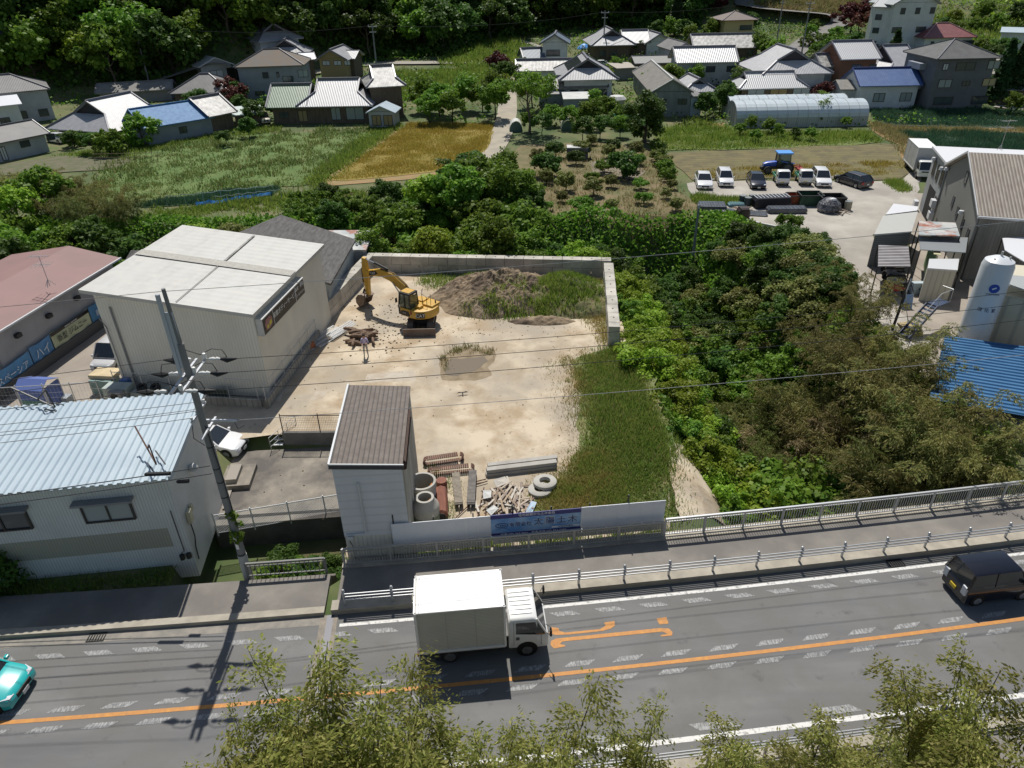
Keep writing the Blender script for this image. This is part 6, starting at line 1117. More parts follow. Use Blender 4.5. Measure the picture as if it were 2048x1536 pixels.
# tractor
p=W(1562,350); t=thing('tractor','blue tractor with a cab and rotary tiller standing in the stubble field','tractor',(p[0],p[1]+1,0),R(176)); TB=M('tractor_blue',(.02,.1,.55),.35,coat=.5); TBR=M('tractor_roof',(.1,.33,.75),.4)
P('hood',TB,t,lambda b:loft(b,[sec(.5,.75,.95,1.5,.1,.04),sec(1.6,.7,.9,1.42,.12,.04),sec(2.05,.6,.85,1.25,.12,.05)]),smooth=True); P('chassis',STEELD,t,lambda b:(b.box(-.6,2.0,-.3,.3,.55,.95),b.box(2.0,2.35,-.25,.25,.5,.8)))
P('cab',CBLK,t,lambda b:[b.bar((x,y,1.1),(x*.9,y*.9,2.45),.07,.07) for x in (.45,-1.1) for y in (-.7,.7)]+[b.box(-1.1,.5,-.7,.7,.9,1.25)]); P('cab_glass',M('cab_glass',(0,0,0)),t,lambda b:b.box(-1.0,.4,-.64,.64,1.25,2.42)); P('cab_roof',TBR,t,lambda b:b.box(-1.25,.6,-.85,.85,2.42,2.62),bevel=.08)
for q in (-1,1): wheel(t,-.75,q*.82,.78,.42,M('rim_dark',(.1,.1,.11),.6)); wheel(t,1.55,q*.7,.48,.28,MATS['rim_dark']); P('fender',TB,t,lambda b:b.bar((-1.5,q*.8,1.35),(.1,q*.8,1.62),.45,.06))
P('tiller',M('tiller_red',(.3,.03,.02),.5),t,lambda b:(b.box(-2.9,-2.2,-1.0,1.0,.35,.6),[b.bar((-1.3,y,.8),(-2.6,y,.9),.08) for y in (-.4,.4)],b.bar((-2.6,-.4,.9),(-2.6,-.4,.4),.08))); P('tiller_tines',RUST,t,lambda b:[b.tube([(-2.75,y,.25),(-2.75,y+.04,.25)],.25,8) for y in np.arange(-.95,1,.19)])
# scrap row
def skip(label,px0,px1,py,h,d,col,**k):
    a=Vector(W(px0,py));c=Vector(W(px1,py)); L=(c-a).length; t=thing('skip_container',label,'skip',a,math.atan2(c.y-a.y,c.x-a.x)); m_=M('skip_%d'%int(px0),col,.6,c2=tuple(v*.5 for v in col),ns=2)
    P('shell',m_,t,lambda b:(b.box(0,L,0,.06,0,h),b.box(0,L,d,d+.06,0,h),b.box(0,.06,.06,d,0,h),b.box(L-.06,L,.06,d,0,h),b.box(.06,L-.06,.06,d,.05,.15))); P('rim',STEELD,t,lambda b:(b.bar((0,0,h),(L,0,h),.1),b.bar((0,d,h),(L,d,h),.1),b.bar((0,0,h),(0,d,h),.1),b.bar((L,0,h),(L,d,h),.1))); P('rib',m_,t,lambda b:[b.bar((x,-.03,0),(x,-.03,h),.07) for x in np.arange(.5,L,.8)]); return t
skip('open dark green skip container in the scrap row',1600,1645,413,1.15,1.9,(.035,.1,.055)); skip('open black skip container at the end of the scrap row',1642,1690,418,1.15,1.9,(.035,.032,.03)); skip('orange open bin with a pale cart on it in the scrap row',1576,1597,409,.9,1.5,(.4,.1,.03))
DP=M('dark_plastic',(.05,.055,.065),.35,c2=(.1,.11,.13),ns=2); WPL=M('bumper_white',(.6,.61,.62),.35)
def hull(name,label,px_,py_,L,w_,h,m_,rz=0,z=0,top=None,cat='panel'):
    p=W(px_,py_); t=thing(name,label,cat,(p[0],p[1],z),rz); P('shell',m_,t,lambda b:loft(b,[sec(-L/2,w_*.8,.1,h*.7,.06,.05),sec(-L/2+.2,w_,0,h,.1,.05),sec(L/2-.2,w_,0,h,.1,.05),sec(L/2,w_*.8,.1,h*.7,.06,.05)])); P('rib',top or m_,t,lambda b:[b.bar((-L/2+.2+i*(L-.4)/9,-w_*.38,h+.02),(-L/2+.2+i*(L-.4)/9,w_*.38,h+.02),.08,.05) for i in range(10)]); return t
hull('plastic_crate','flat dark slatted plastic crates stacked at the western end of the scrap row',1423,418,3.0,2.0,.6,DP,R(-8)); hull('plastic_crate','small teal plastic crate behind the scrap boards',1472,412,1.8,1.0,.35,M('teal',(.1,.22,.25),.5)); hull('bumper_stack','white topped stack of black car bumpers in the scrap row',1540,412,4.0,1.7,1.1,M('black_plastic',(.015,.015,.02),.4),R(4),top=WPL)
hull('bumper_stack','low black stack of ribbed panels before the white topped stack',1572,424,4.1,1.3,.55,DP,R(-3)); hull('frame_panel','dark slatted frame lying on boards near the small tree',1511,428,2.4,1.7,.15,DP,R(-14)); hull('plastic_crate','dark crate half open beside the scattered boards',1447,424,2.2,1.2,.3,DP,R(-20)); hull('storage_bin','dark brown square bin before the scattered boards',1485,434,1.2,1.2,1.0,M('bin_brown',(.035,.02,.018),.5),R(2),cat='bin')
p=W(1655,421); t=thing('waste_sack','heap of shiny black plastic sacks spilling from the skip containers','sacks',(p[0],p[1]-.2,0)); P('sack',M('black_sack',(.02,.02,.022),.25,c2=(.2,.2,.22),ns=4,bump=1,bs=5),t,lambda b:b.lathe((0,0,0),[(0,1.5),(.6,1.35),(1.1,.9),(1.25,.4),(1.1,0)],14)); P('tie',WPL,t,lambda b:b.lathe((.1,-.3,1.3),[(0,.25),(.3,.15),(.4,0)],8))
for i,(a_,b_,c_,lb) in enumerate([(1494,412,(.04,.06,.06),'dark green drum nearest the white topped stack'),(1503,407,(.05,.08,.06),'dark green drum behind the others'),(1484,408,(.05,.06,.07),'dark grey drum nearest the teal crate'),(1694,420,(.35,.33,.25),'beige drum beside the black skip container')]):
    t=thing('drum',lb,'drum',W(a_,b_)); P('shell',M('drum_%d'%i,c_,.5),t,lambda b:(b.cyl((0,0),.38,0,.95,16),b.cyl((0,0),.4,.3,.34,16),b.cyl((0,0),.4,.62,.66,16))); P('lid',M('drum_lid',(.2,.22,.22),.5),t,lambda b:b.cyl((0,0),.36,.95,.97,16))
g=random.Random(2)
for i in range(22):
    a=W(1478+g.gauss(0,9),422+g.gauss(0,3)) if i<13 else W(1670+g.gauss(0,14),426+g.gauss(0,1.5)); o=P('scrap_board',SCR[i%5],None,lambda b:b.box(-.6,.6,-.06,.06,0,.05)); o.location=(a[0],a[1],g.uniform(.02,.35)); o.rotation_euler=(0,g.uniform(-.2,.2),g.uniform(0,3)); tag(o,'pale scrap board lying on the gravel by the '+('brown bin' if i<13 else 'black skip container'),'board','scrap boards on the gravel lot '+('by the bin' if i<13 else 'by the skips'))
t=thing('concrete_post','slim pale concrete post rising from the ravine below the orchard corner','post',(W(1388,495,-2)[0],W(1388,495,-2)[1],-4.5)); P('post',PT,t,lambda b:b.tube([(0,0,0),(0,0,6.6)],[.16,.12],10)); P('cap',PLAST,t,lambda b:b.lathe((0,0,6.6),[(.13,0),(.13,.3),(0,.5)],10))
kb=[W(1455,432),W(1480,438),W(1520,448),W(1560,456)]
t=thing('kerb_stones','white kerb stones along the ravine edge of the lot','kerb',kb[0]); P('kerb',PLAST,t,lambda b:[b.bar(tuple(Vector(kb[i])-Vector(kb[0])),tuple(Vector(kb[i+1])-Vector(kb[0])),.2,.3) for i in range(3)])
# ---------------- industrial buildings on the right
def quadbld(name,label,pts,z0,zs_,wallm,roofm,cat='building',base=0,over=.0,th=.12):
    """pts: 4 world xy corners (front-left, front-right, back-right, back-left), zs_: roof heights at corners"""
    c=Vector((pts[0][0],pts[0][1],base)); t=thing(name,label,cat,c); q=[(p[0]-c.x,p[1]-c.y) for p in pts]
    P('wall',wallm,t,lambda b:[b.add([(*q[i],0),(*q[(i+1)%4],0),(*q[(i+1)%4],zs_[(i+1)%4]-base-.03),(*q[i],zs_[i]-base-.03)],[(0,1,2,3)],i%len(wallm) if hasattr(wallm,'__len__') else 0) for i in range(4)],fix=False)
    m=(sum(a for a,_ in q)/4,sum(b_ for _,b_ in q)/4); q2=[(a+(a-m[0])*over,b_+(b_-m[1])*over) for a,b_ in q]
    P('roof',roofm,t,lambda b:b.slab([(*q2[i],zs_[i]-base+.05) for i in range(4)],[(0,1,2,3)],th)); return t
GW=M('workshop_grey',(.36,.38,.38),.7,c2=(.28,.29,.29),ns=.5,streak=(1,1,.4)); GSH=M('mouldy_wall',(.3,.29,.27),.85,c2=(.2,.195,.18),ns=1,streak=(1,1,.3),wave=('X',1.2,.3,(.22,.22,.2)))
WROOF=M('white_corrugated_roof',(.72,.73,.75),.45,wave=('Y',1.6,.6,(.6,.6,.64))); BROOF=M('brown_corrugated_roof',(.34,.3,.25),.7,c2=(.24,.2,.16),ns=1.5,streak=(3,.5,1),wave=('X',1.25,1,(.13,.11,.09)))
A1=Vector(W(1838,424)); z1=7.0; FLc=Vector((36.0,53.0)); dirv=Vector((8.6,19.6)).normalized(); nrm=Vector((dirv.y,-dirv.x))
dirv=Vector((.303,.953))
t=thing('workshop','tall grey workshop with a white roof and a brown corrugated roof beside the driveway','building',(37.5,54.2,0),math.atan2(dirv.y,dirv.x)-PI/2)
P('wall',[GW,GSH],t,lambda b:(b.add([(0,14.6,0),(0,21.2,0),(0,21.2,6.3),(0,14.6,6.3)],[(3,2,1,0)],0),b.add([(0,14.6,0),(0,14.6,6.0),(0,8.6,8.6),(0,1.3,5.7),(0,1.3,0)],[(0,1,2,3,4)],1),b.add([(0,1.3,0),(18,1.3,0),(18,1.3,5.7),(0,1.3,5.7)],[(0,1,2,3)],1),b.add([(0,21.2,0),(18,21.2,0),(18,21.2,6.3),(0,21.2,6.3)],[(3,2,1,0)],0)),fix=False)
P('roof',WROOF,t,lambda b:b.slab([(-.3,14.7,6.42),(18,14.7,6.42),(18,21.5,6.42),(-.3,21.5,6.42)],[(0,1,2,3)],.2)); P('lower_roof',BROOF,t,lambda b:b.slab([(-.3,.8,5.55),(18,.8,5.55),(18,8.6,8.72),(-.3,8.6,8.72),(18,14.65,6.15),(-.3,14.65,6.15)],[(0,1,2,3),(3,2,4,5)],.12))
P('verge_trim',WPL,t,lambda b:(b.bar((-.34,8.6,8.75),(-.34,14.65,6.2),.09,.16),b.bar((-.34,.8,5.55),(-.34,8.6,8.74),.06,.12),b.bar((-.35,.72,5.45),(18,.72,5.45),.16,.16)))
wins(t,[(15.2,3.9,1.0,1.5),(17.1,3.9,1.0,1.5),(19.0,3.9,1.0,1.5),(14.9,1.6,1.0,1.3),(2.6,2.8,.6,1.0,PLAST),(4.8,3.0,.6,1.0,PLAST),(7.2,3.3,.6,1.0,PLAST),(9.4,3.6,.6,1.0,PLAST),(7.6,6.2,.7,1.0,PLAST)],side=0,depth=.06); P('doorway',M('doorway_dark',(.01,.01,.01),.9),t,lambda b:b.box(-.02,.0,16.4,19.4,.02,3.1))
for y,z in ((15.7,5.6),(19.6,5.6),(13.9,6.0),(5.6,4.4)): P('vent_hood',WPL,t,lambda b:b.lathe((-.25,y,z),[(0,.15),(.2,.1),(.25,-.15),(0,-.15)],12),smooth=True)
for y,z in ((13.3,1.2),(13.6,2.3),(20.2,.3)): P('outdoor_unit',WPL,t,lambda b:b.box(-.75,-.35,y,y+.85,z,z+.7),bevel=.02)
P('downpipe',GREYW,t,lambda b:(b.tube([(-.08,14.5,6.2),(-.08,14.5,.1)],.07),b.tube([(-.08,1.4,5.5),(-.08,1.4,.1)],.07)))
t2=quadbld('outbuilding','small grey wing with a pale ribbed roof at the foot of the tall workshop',[W(1750,469,2.9),W(1822,463,3.1),W(1834,425,3.1),W(1767,433,2.9)],0,[2.9,3.1,3.1,2.9],[M('dark_board_wall',(.22,.23,.23),.8,wave=('Z',1.6,.3,(.12,.12,.12)))],M('pale_ribbed',(.46,.46,.43),.5,wave=('Y',1.0,.5,(.36,.36,.34))),over=.04)
quadbld('canopy','small white metal canopy between the pale wing and the tall workshop',[W(1771,430,2.6),W(1834,422,2.6),W(1836,414,2.6),W(1787,408,2.6)],0,[2.6,2.6,2.6,2.6],[MATS['dark_board_wall']],WROOF,cat='canopy')
def canopy(label,pts,z,m_,dz=(0,0,0,0),cat='canopy',th=.06):
    c=Vector(W(*pts[0],0)); t=thing('canopy',label,cat,(c.x,c.y,0)); q=[W(*p,z+d) for p,d in zip(pts,dz)]
    P('roof',m_,t,lambda b:b.slab([(p[0]-c.x,p[1]-c.y,p[2]) for p in q],[(0,1,2,3)],th))
    for p in q: P('post',STEELD,t,lambda b:b.bar((p[0]-c.x,p[1]-c.y,0),(p[0]-c.x,p[1]-c.y,p[2]-th),.07))
    return t
canopy('brown translucent corrugated canopy over the row of motorcycles',[(1756,532),(1821,533),(1817,492),(1757,490)],2.6,M('smoked_sheet',(.13,.11,.1),.35,c2=(.2,.18,.17),ns=1,wave=('Y',.5,.4,(.4,.39,.4))))
canopy('rusty edged flat roof of a lean to behind the green wall',[(1838,469),(1920,472),(1911,445),(1838,442)],3.7,RUSTR); canopy('grey corrugated canopy over the dark opening',[(1841,499),(1931,505),(1936,475),(1838,471)],3.2,M('grey_corrugated',(.24,.26,.27),.5,wave=('Y',1.2,.6,(.15,.16,.17)))); canopy('small grey corrugated canopy against the tall workshop',[(1957,453),(1996,452),(1987,426),(1948,427)],4.6,M('light_corrugated',(.42,.44,.44),.5,wave=('X',2.2,1,(.25,.26,.27))))
canopy('large white corrugated canopy behind the gas tank',[(2010,500),(2110,560),(2150,470),(2005,476)],4.2,WROOF); canopy('pale scalloped canopy over the cream building',[(1995,560),(2110,600),(2120,560),(1988,546)],4.8,M('light_corrugated',(0,0,0)))
p=W(1829,560); t=thing('partition','pale green metal partition beside the motorcycles','partition',(p[0],p[1]-2,0),R(65)); P('panel',M('green_panel',(.2,.33,.16),.6,wave=('X',2,.5,(.15,.26,.12))),t,lambda b:b.box(0,5.5,0,.08,.1,2.9)); P('frame',M('cream_frame',(.55,.5,.3),.6),t,lambda b:(b.bar((0,0,3.0),(5.5,0,3.0),.5,.06),b.bar((0,-.05,0),(0,-.05,2.9),.1)))
quadbld('container','cream steel container with a pale roof behind the bare steel frame',[W(1856,537,2.7),W(1914,541,2.7),W(1917,519,2.7),W(1859,519,2.7)],0,[2.7]*4,[M('cream_container',(.52,.5,.42),.6,wave=('X',.8,.2,(.4,.38,.32)))],WPL,cat='container',over=.03)
GT=M('tank_white',(.7,.72,.74),.35,c2=(.62,.65,.68),ns=.7); p=(31.6,43.0,0)
t=thing('gas_tank','tall white upright gas tank with a round blue emblem','tank',p); P('shell',GT,t,lambda b:b.lathe((0,0,0),[(0,6.9),(.2,6.88),(.48,6.8),(.85,6.6),(.95,6.25),(.95,.9),(.85,.5),(.5,.3),(0,.3)],40),smooth=True); P('leg',STEELD,t,lambda b:[b.bar((.5*math.cos(a),.5*math.sin(a),0),(.5*math.cos(a),.5*math.sin(a),.8),.14) for a in (0,2.1,4.2)]); P('valve',GALV,t,lambda b:(b.cyl((0,0),.07,6.88,7.2,8),b.cyl((.4,-.3),.05,6.7,6.95,8),b.cyl((-.5,-.2),.06,6.6,6.8,8)))
emb=R(-112); em=Vector((math.cos(emb),math.sin(emb),0)); P('emblem',M('emblem_blue',(.02,.06,.35),.4),t,lambda b:b.tube([tuple(em*.93+Vector((0,0,5.0))),tuple(em*.965+Vector((0,0,5.0)))],.3,24)); P('emblem_mark',TW,t,lambda b:b.bar(tuple(em*.972+Vector((-.1,.04,4.95))),tuple(em*.972+Vector((.1,-.04,5.08))),.03,.08))
xd=(-em.y,em.x,0); 
for i,c in enumerate('液化窒'): 
    an=emb+(i-1)*.42; e2=Vector((math.cos(an),math.sin(an),0)); text(c,.3,BT,t,face_mtx(tuple(e2*.96+Vector((0,0,3.45))),(-e2.y,e2.x,0),(0,0,1)))
text('液体窒素供給設備',.1,BT,t,face_mtx(tuple(em*.975+Vector((0,0,4.6))),xd,(0,0,1)))
quadbld('cream_building','cream panelled building standing before the blue roof','' or [W(1962,652,1.5),W(2120,692,1.5),(40,46,0),(34.5,48,0)],0,[4.0,4.0,4.4,4.4],[M('cream_panel',(.58,.54,.42),.6,wave=('X',.45,.3,(.42,.4,.32)))],M('cream_top',(.6,.55,.42),.6))
BLU=M('bright_blue_roof',(.03,.2,.42),.4,c2=(.05,.27,.52),ns=.7,wave=('D',1,0,None)) if 0 else M('bright_blue_roof',(.02,.11,.25),.5,c2=(.04,.15,.3),ns=.7)
a=Vector(W(1895,655,2.2)); t=thing('blue_roof_building','low building with a bright blue ribbed roof half hidden by bamboo','building',(a.x,a.y,0),R(-33)); v,f=corr(9.5,8.4,1.6,2.3,.42,.08); P('roof',BLU,t,lambda b:b.slab([(y,-x,z) for x,y,z in v],f,.04),fix=False); P('wall',GREYW,t,lambda b:b.box(.2,8.2,-9.2,-.2,-3,1.3))
# stairs and small things
t=thing('steel_stair','dark blue steel stair with railing beside the gas tank','stair',(28.2,44.6,0),R(30)); P('stringer',M('stair_navy',(.03,.05,.1),.5),t,lambda b:(b.bar((0,0,.1),(2.6,0,2.0),.06,.25),b.bar((0,.8,.1),(2.6,.8,2.0),.06,.25),b.box(2.6,4,0,.8,1.95,2.02))); P('tread',M('stair_navy',(0,0,0)),t,lambda b:[b.box(.1+i*.28,.35+i*.28,0,.8,.2+i*.21,.23+i*.21) for i in range(9)]); P('railing',GALV,t,lambda b:(b.tube([(0,0,1.1),(2.6,0,3.0),(4,0,3.0)],.025),b.tube([(4,0,3.0),(4,.8,3.0)],.025),b.tube([(4,0,2),(4,0,3)],.025),b.tube([(2.6,0,2),(2.6,0,3)],.025),b.tube([(0,0,.1),(0,0,1.1)],.025)))
g=random.Random(8)
def moto(loc,rz,label,col):
    t=thing('motorcycle',label,'motorcycle',loc,rz,'motorcycles parked in a row under the canopy'); m_=M('moto_%d'%int(sum(col)*100),col,.3,coat=.5)
    for x in (-.65,.65): P('wheel',TYRE,t,lambda b:b.tube([(x,-.05,.3),(x,.05,.3)],.3,14))
    P('body',m_,t,lambda b:loft(b,[sec(-.8,.15,.6,.8,.03,.02),sec(-.3,.26,.45,.78,.05,.03),sec(.1,.34,.35,.92,.06,.04),sec(.5,.26,.5,.95,.05,.03),sec(.75,.12,.75,.9,.02,.02)])); P('seat',BLK,t,lambda b:b.box(-.75,-.02,-.12,.12,.78,.86),bevel=.03); P('handlebar',STEELD,t,lambda b:b.tube([(.35,-.35,1.0),(.5,-.1,.98),(.5,.1,.98),(.35,.35,1.0)],.02,6)); return t
for i,(yy,c,lb) in enumerate([(545,(.02,.02,.02),'black motorcycle deepest under the brown canopy'),(553,(.03,.03,.03),'black motorcycle second under the brown canopy'),(561,(.25,.25,.27),'grey motorcycle in the middle of the row'),(569,(.03,.03,.035),'black motorcycle with a pale tank in the row'),(577,(.4,.4,.42),'silver motorcycle next to the red one'),(590,(.5,.01,.03),'red motorcycle at the open end of the row')]):
    p=W(1783+i*1.5,yy); moto((p[0],p[1],0),R(172)+g.uniform(-.1,.1),lb,c)
p=W(1828,672); 
for i in range(4): 
    t=P('pallet',M('pallet_wood',(.5,.4,.22),.85),None,lambda b:([b.box(0,1.2,k*.2,k*.2+.12,.1,.13) for k in range(6)],[b.box(k*.54,k*.54+.1,0,1.12,0,.1) for k in range(3)])); t.location=(p[0]-.6,p[1],i*.14); t.rotation_euler=(0,0,.1*i-.1); tag(t,['lowest','second','third','topmost'][i]+' wooden pallet of the stack on the driveway','pallet','wooden pallets stacked on the driveway')
t=thing('hose_stand','dark steel post with a slanting brace and a dangling white hose','frame',(27.9,46.3,0)); P('post',STEELD,t,lambda b:(b.bar((0,0,0),(.6,.5,4.4),.14),b.bar((.45,.4,3.8),(.9,.3,2.9),.07))); P('hose',PLAST,t,lambda b:b.tube([(.5,.3,3.9),(.3,.1,3.0),(.5,.1,2.0),(.9,-.1,.8),(1.0,-.2,.3)],.04,7))
t=thing('cabinet','pale blue box cabinet below the green partition','cabinet',(W(1822,590)[0],W(1822,590)[1],0)); P('case',M('pale_blue_box',(.4,.48,.52),.5),t,lambda b:b.box(0,1.1,0,.5,0,1.0),bevel=.03); P('handle',STEELD,t,lambda b:b.box(.5,.55,-.03,0,.4,.6))
t=thing('board','blue notice board leaning at the driveway end','board',(W(1803,618)[0],W(1803,618)[1],0)); t.rotation_euler=(R(-15),0,0); P('panel',M('board_blue',(.2,.33,.55),.6),t,lambda b:b.box(0,.8,0,.04,0,1.1)); P('frame',GALV,t,lambda b:b.bar((0,-.01,0),(.8,-.01,1.1),.03))
antenna(W(2000,300,7.6),'television antenna on the white workshop roof',2.6)
# second box truck behind the workshop
bm2=M('truck_box_grey',(.5,.5,.5),.5,c2=(.4,.4,.4),ns=1); p=W(1846,352); truck('grey box truck parked between the stubble field and the tall workshop',(p[0],p[1]+1.5,0),R(-104),5.2,2.1,2.6,bm2)
# ---------------- riders in the bamboo (near pavement)
def rider(loc,rz,label,col,jk):
    t=thing('scooter',label,'scooter',loc,rz); m_=M('scooter_%d'%int(col[2]*100),col,.3,coat=.6)
    for x in (-.62,.62): P('wheel',TYRE,t,lambda b:b.tube([(x,-.05,.26),(x,.05,.26)],.26,16))
    P('body',m_,t,lambda b:(loft(b,[sec(-.85,.2,.5,.75,.05,.03),sec(-.5,.36,.35,.78,.07,.04),sec(-.1,.3,.3,.72,.06,.04),sec(.05,.26,.26,.34,.02,.02),sec(.35,.26,.26,.36,.02,.02)]),loft(b,[sec(.36,.34,.3,.95,.06,.04),sec(.55,.24,.45,1.0,.06,.04)]))); P('seat',BLK,t,lambda b:b.box(-.75,-.05,-.14,.14,.74,.82),bevel=.03); P('handlebar',STEELD,t,lambda b:b.tube([(.35,-.33,1.02),(.45,0,1.05),(.35,.33,1.02)],.02,6)); P('tail_light',LAMPR,t,lambda b:b.box(-.9,-.84,-.1,.1,.55,.65)); P('number_plate',PLATE,t,lambda b:b.box(-.93,-.9,-.1,.1,.35,.47))
    pr=thing('person','person in a '+jk[0]+' riding the scooter behind the bamboo','person',loc,rz); r={'pel':((-.35,0,.92),(.14,.15)),'che':((-.25,0,1.25),(.13,.18)),'shl':((-.2,0,1.4),(.09,.12)),'nk':((-.17,0,1.47),.05),'hd0':((-.15,0,1.56),(.085,.08)),'hd1':((-.15,0,1.66),(.09,.085))}; e=[('pel','che'),('che','shl'),('shl','nk'),('nk','hd0'),('hd0','hd1')]
    for s,k in ((-1,'r'),(1,'l')):
        r.update({k+'s':((-.18,s*.17,1.38),.06),k+'e':((.05,s*.27,1.2),.045),k+'w':((.28,s*.3,1.08),.032),k+'p':((.34,s*.31,1.07),(.03,.025)),k+'h':((-.28,s*.1,.88),.085),k+'k':((.12,s*.14,.8),.062),k+'a':((.12,s*.12,.42),.045),k+'o':((.26,s*.12,.37),.04)}); e+=[('shl',k+'s'),(k+'s',k+'e'),(k+'e',k+'w'),(k+'w',k+'p'),('pel',k+'h'),(k+'h',k+'k'),(k+'k',k+'a'),(k+'a',k+'o')]; finger_set(r,e,k,(.35,s*.31,1.06),(.3,0,-.4),(0,s,0),(-.5,0,-.5),.06)
    skinned('body',e,r,[SKIN,jk[1],M('jeans_blue',(.02,.05,.3),.8),SHOE],pr,1,cls=lambda c:0 if (c.z>1.48 or c.x>.27 and c.z>.95) else (3 if c.z<.42 else (2 if c.z<.97 else 1))); P('helmet',M('helmet_navy',(.015,.015,.06),.25,coat=.6),pr,lambda b:b.lathe((-.16,0,1.66),[(0,.16),(.08,.145),(.14,.08),(.15,0),(.13,-.06)],16),smooth=True); P('bag',BLK,pr,lambda b:b.box(-.5,-.36,-.15,.15,1.0,1.4),bevel=.05)
rider((W(1852,1482)[0],W(1852,1482)[1],.1),R(188),'blue scooter ridden along the near pavement between the bamboo',(.02,.07,.4),('white shirt and navy helmet',M('rider_shirt',(.6,.6,.72),.8)))
# ---------------- village houses
HG=None
SW=M('brown_timber',(.12,.09,.065),.9,c2=(.18,.14,.1),ns=1.5,streak=(2,2,.4)); BGW=M('blue_grey_render',(.3,.33,.37),.8,c2=(.25,.28,.31),ns=.7); LGW=M('light_grey_render',(.45,.47,.49),.8,c2=(.38,.4,.42),ns=.7); WHW=M('white_render',(.7,.72,.72),.8,c2=(.6,.62,.62),ns=.6); DGW=M('dark_grey_render',(.17,.175,.185),.8,c2=(.14,.145,.15),ns=.8); CRW=M('ochre_wall',(.38,.29,.14),.85)  # timber walls: brown with a streaky second tone
def h(label,p0,p1,D,e,r,kind='gable',**k): return house(k.pop('nm','house'),label,p0,p1,D,e,r,kind,**k)
h('two storey grey house with a dark hip roof at the left frame edge',(-70,262),(112,238),9,5.6,7.6,'hip',wall=LGW,roof=TILED,wn='auto',rw=.2)
h('long low grey building with a dark roof at the left frame edge',(-90,345),(100,303),6,2.9,4.2,'gable',wall=LGW,roof=TILED,rw=.15,wn=[(9.5,1.3,1.4,.9),(13.5,1.5,1.2,.9),(6.5,.1,.8,1.9,WHW)],cat='building',nm='long_building')
h('white wing with a pale ribbed roof before the two storey grey house',(-40,270),(52,256),5,4.3,5.2,'gable',wall=WHW,roof=WROOF,rw=0,wn='auto',nm='annex')
h('large timber farmhouse with a silver hip and gable roof behind the round shrub',(228,288),(347,250),11,2.6,6.4,'iri',wall=SW,roof=TILE,o=1.2,wn=[(1.5,.9,1.6,1.1),(5,.9,1.6,1.1)],nm='farmhouse')
h('grey shed house with a bright blue sheet roof facing the meadow',(300,292),(428,268),7,3.0,5.4,'gable',wall=BGW,roof=SKYB,o=.5,ridge=SKYB,rw=.15,wn=[(5,1.0,1.2,1.0)])
h('wooden house with a mottled grey tile roof beside the blue roof',(428,268),(470,257),7,3.2,5.2,'gable',wall=SW,roof=TILEM,o=.7)
h('small carport with a pale green roof behind the hedge shrubs',(475,255),(522,250),5,2.2,2.9,'gable',wall=SW,roof=M('pale_green_roof',(.36,.44,.42),.5),rw=0,nm='carport',cat='carport')
h('low house with a wide dark grey hip roof behind the mottled roof',(355,213),(460,210),8,2.8,5.0,'hip',wall=SW,roof=TILED,o=.8,rw=.2)
h('long low shed with a weathered grey roof behind the large farmhouse',(205,210),(345,200),5,2.4,3.4,'gable',wall=GREYW,roof=M('weathered_sheet',(.25,.24,.22),.8,c2=(.18,.17,.15),ns=1),rw=.12,nm='shed',cat='shed')
h('grey gabled garage with a white shutter near the forest edge',(408,165),(468,163),9,3.6,4.9,'gable',sw=True,wall=LGW,roof=WROOF,rw=0,wn=[(1.6,.05,2.6,2.4,WHW),(5,.05,3.4,2.6,M('doorway_dark',(.01,.01,.01),.9))],nm='garage',cat='garage')
h('two storey blue grey house with a brownish hip roof in the village centre',(487,199),(613,194),9,6.0,8.2,'hip',wall=BGW,roof=M('brown_grey_roof',(.14,.13,.12),.8,c2=(.17,.13,.09),ns=.5),o=.5,rw=.18,wn=[(4.4,3.6,1.1,1.1),(7,3.7,.5,1.0),(8,2.8,2.0,1.1),(11,3.6,1.9,1.3,GLASSL),(2.4,.6,1.8,.8),(6.2,.5,.8,1.2),(8,.5,.8,1.2)])
h('tall house with a stacked dark gable roof rising behind the blue grey house',(530,140),(606,138),10,6.8,10.2,'iri',sw=True,wall=WHW,roof=TILE,o=.9,wn='auto')
h('lower gabled wing with scalloped ridge before the tall stacked roof',(542,160),(615,158),7,5.4,8.2,'iri',sw=True,wall=WHW,roof=TILE,o=.8)
h('narrow outbuilding with a white ribbed roof beside the tall stacked roof',(610,165),(633,163),5,4.6,5.4,'gable',wall=SW,roof=WROOF,rw=.1,nm='outbuilding')
h('storehouse with white gable, timber framing and an ochre wall',(645,166),(696,166),8,4.8,7.0,'gable',sw=True,wall=CRW,roof=TILE,o=.7,wn=[(.6,3.4,1.6,.9,WHW),(3,3.4,1.6,.9,WHW),(5.2,3.4,1.3,.9,WHW)],nm='storehouse')
h('small shed with a grey roof behind the storehouse',(690,160),(712,160),6,4.4,5.4,'gable',wall=SW,roof=TILE,rw=.1,nm='shed',cat='shed')
h('farmhouse with a large silver hip and gable roof facing the meadow',(612,247),(738,245),10,3.4,7.2,'iri',wall=SW,roof=TILE,o=1.0,wn=[(4.5,.5,1.6,2.0,GLASSL),(7,.5,3.0,2.0,GLASSL)],nm='farmhouse')
h('farmhouse wing with a green tiled roof facing the meadow',(550,248),(612,247),8.5,3.2,5.8,'gable',wall=SW,roof=GTILE,o=.8,wn=[(1,.9,1.6,1.0),(4.2,.3,1.5,1.8,CRW)])
h('two storey dark timber house with a mottled tile roof at the lane',(748,238),(808,233),8,5.6,8.0,'iri',wall=SW,roof=TILEM,o=.8,wn='auto')
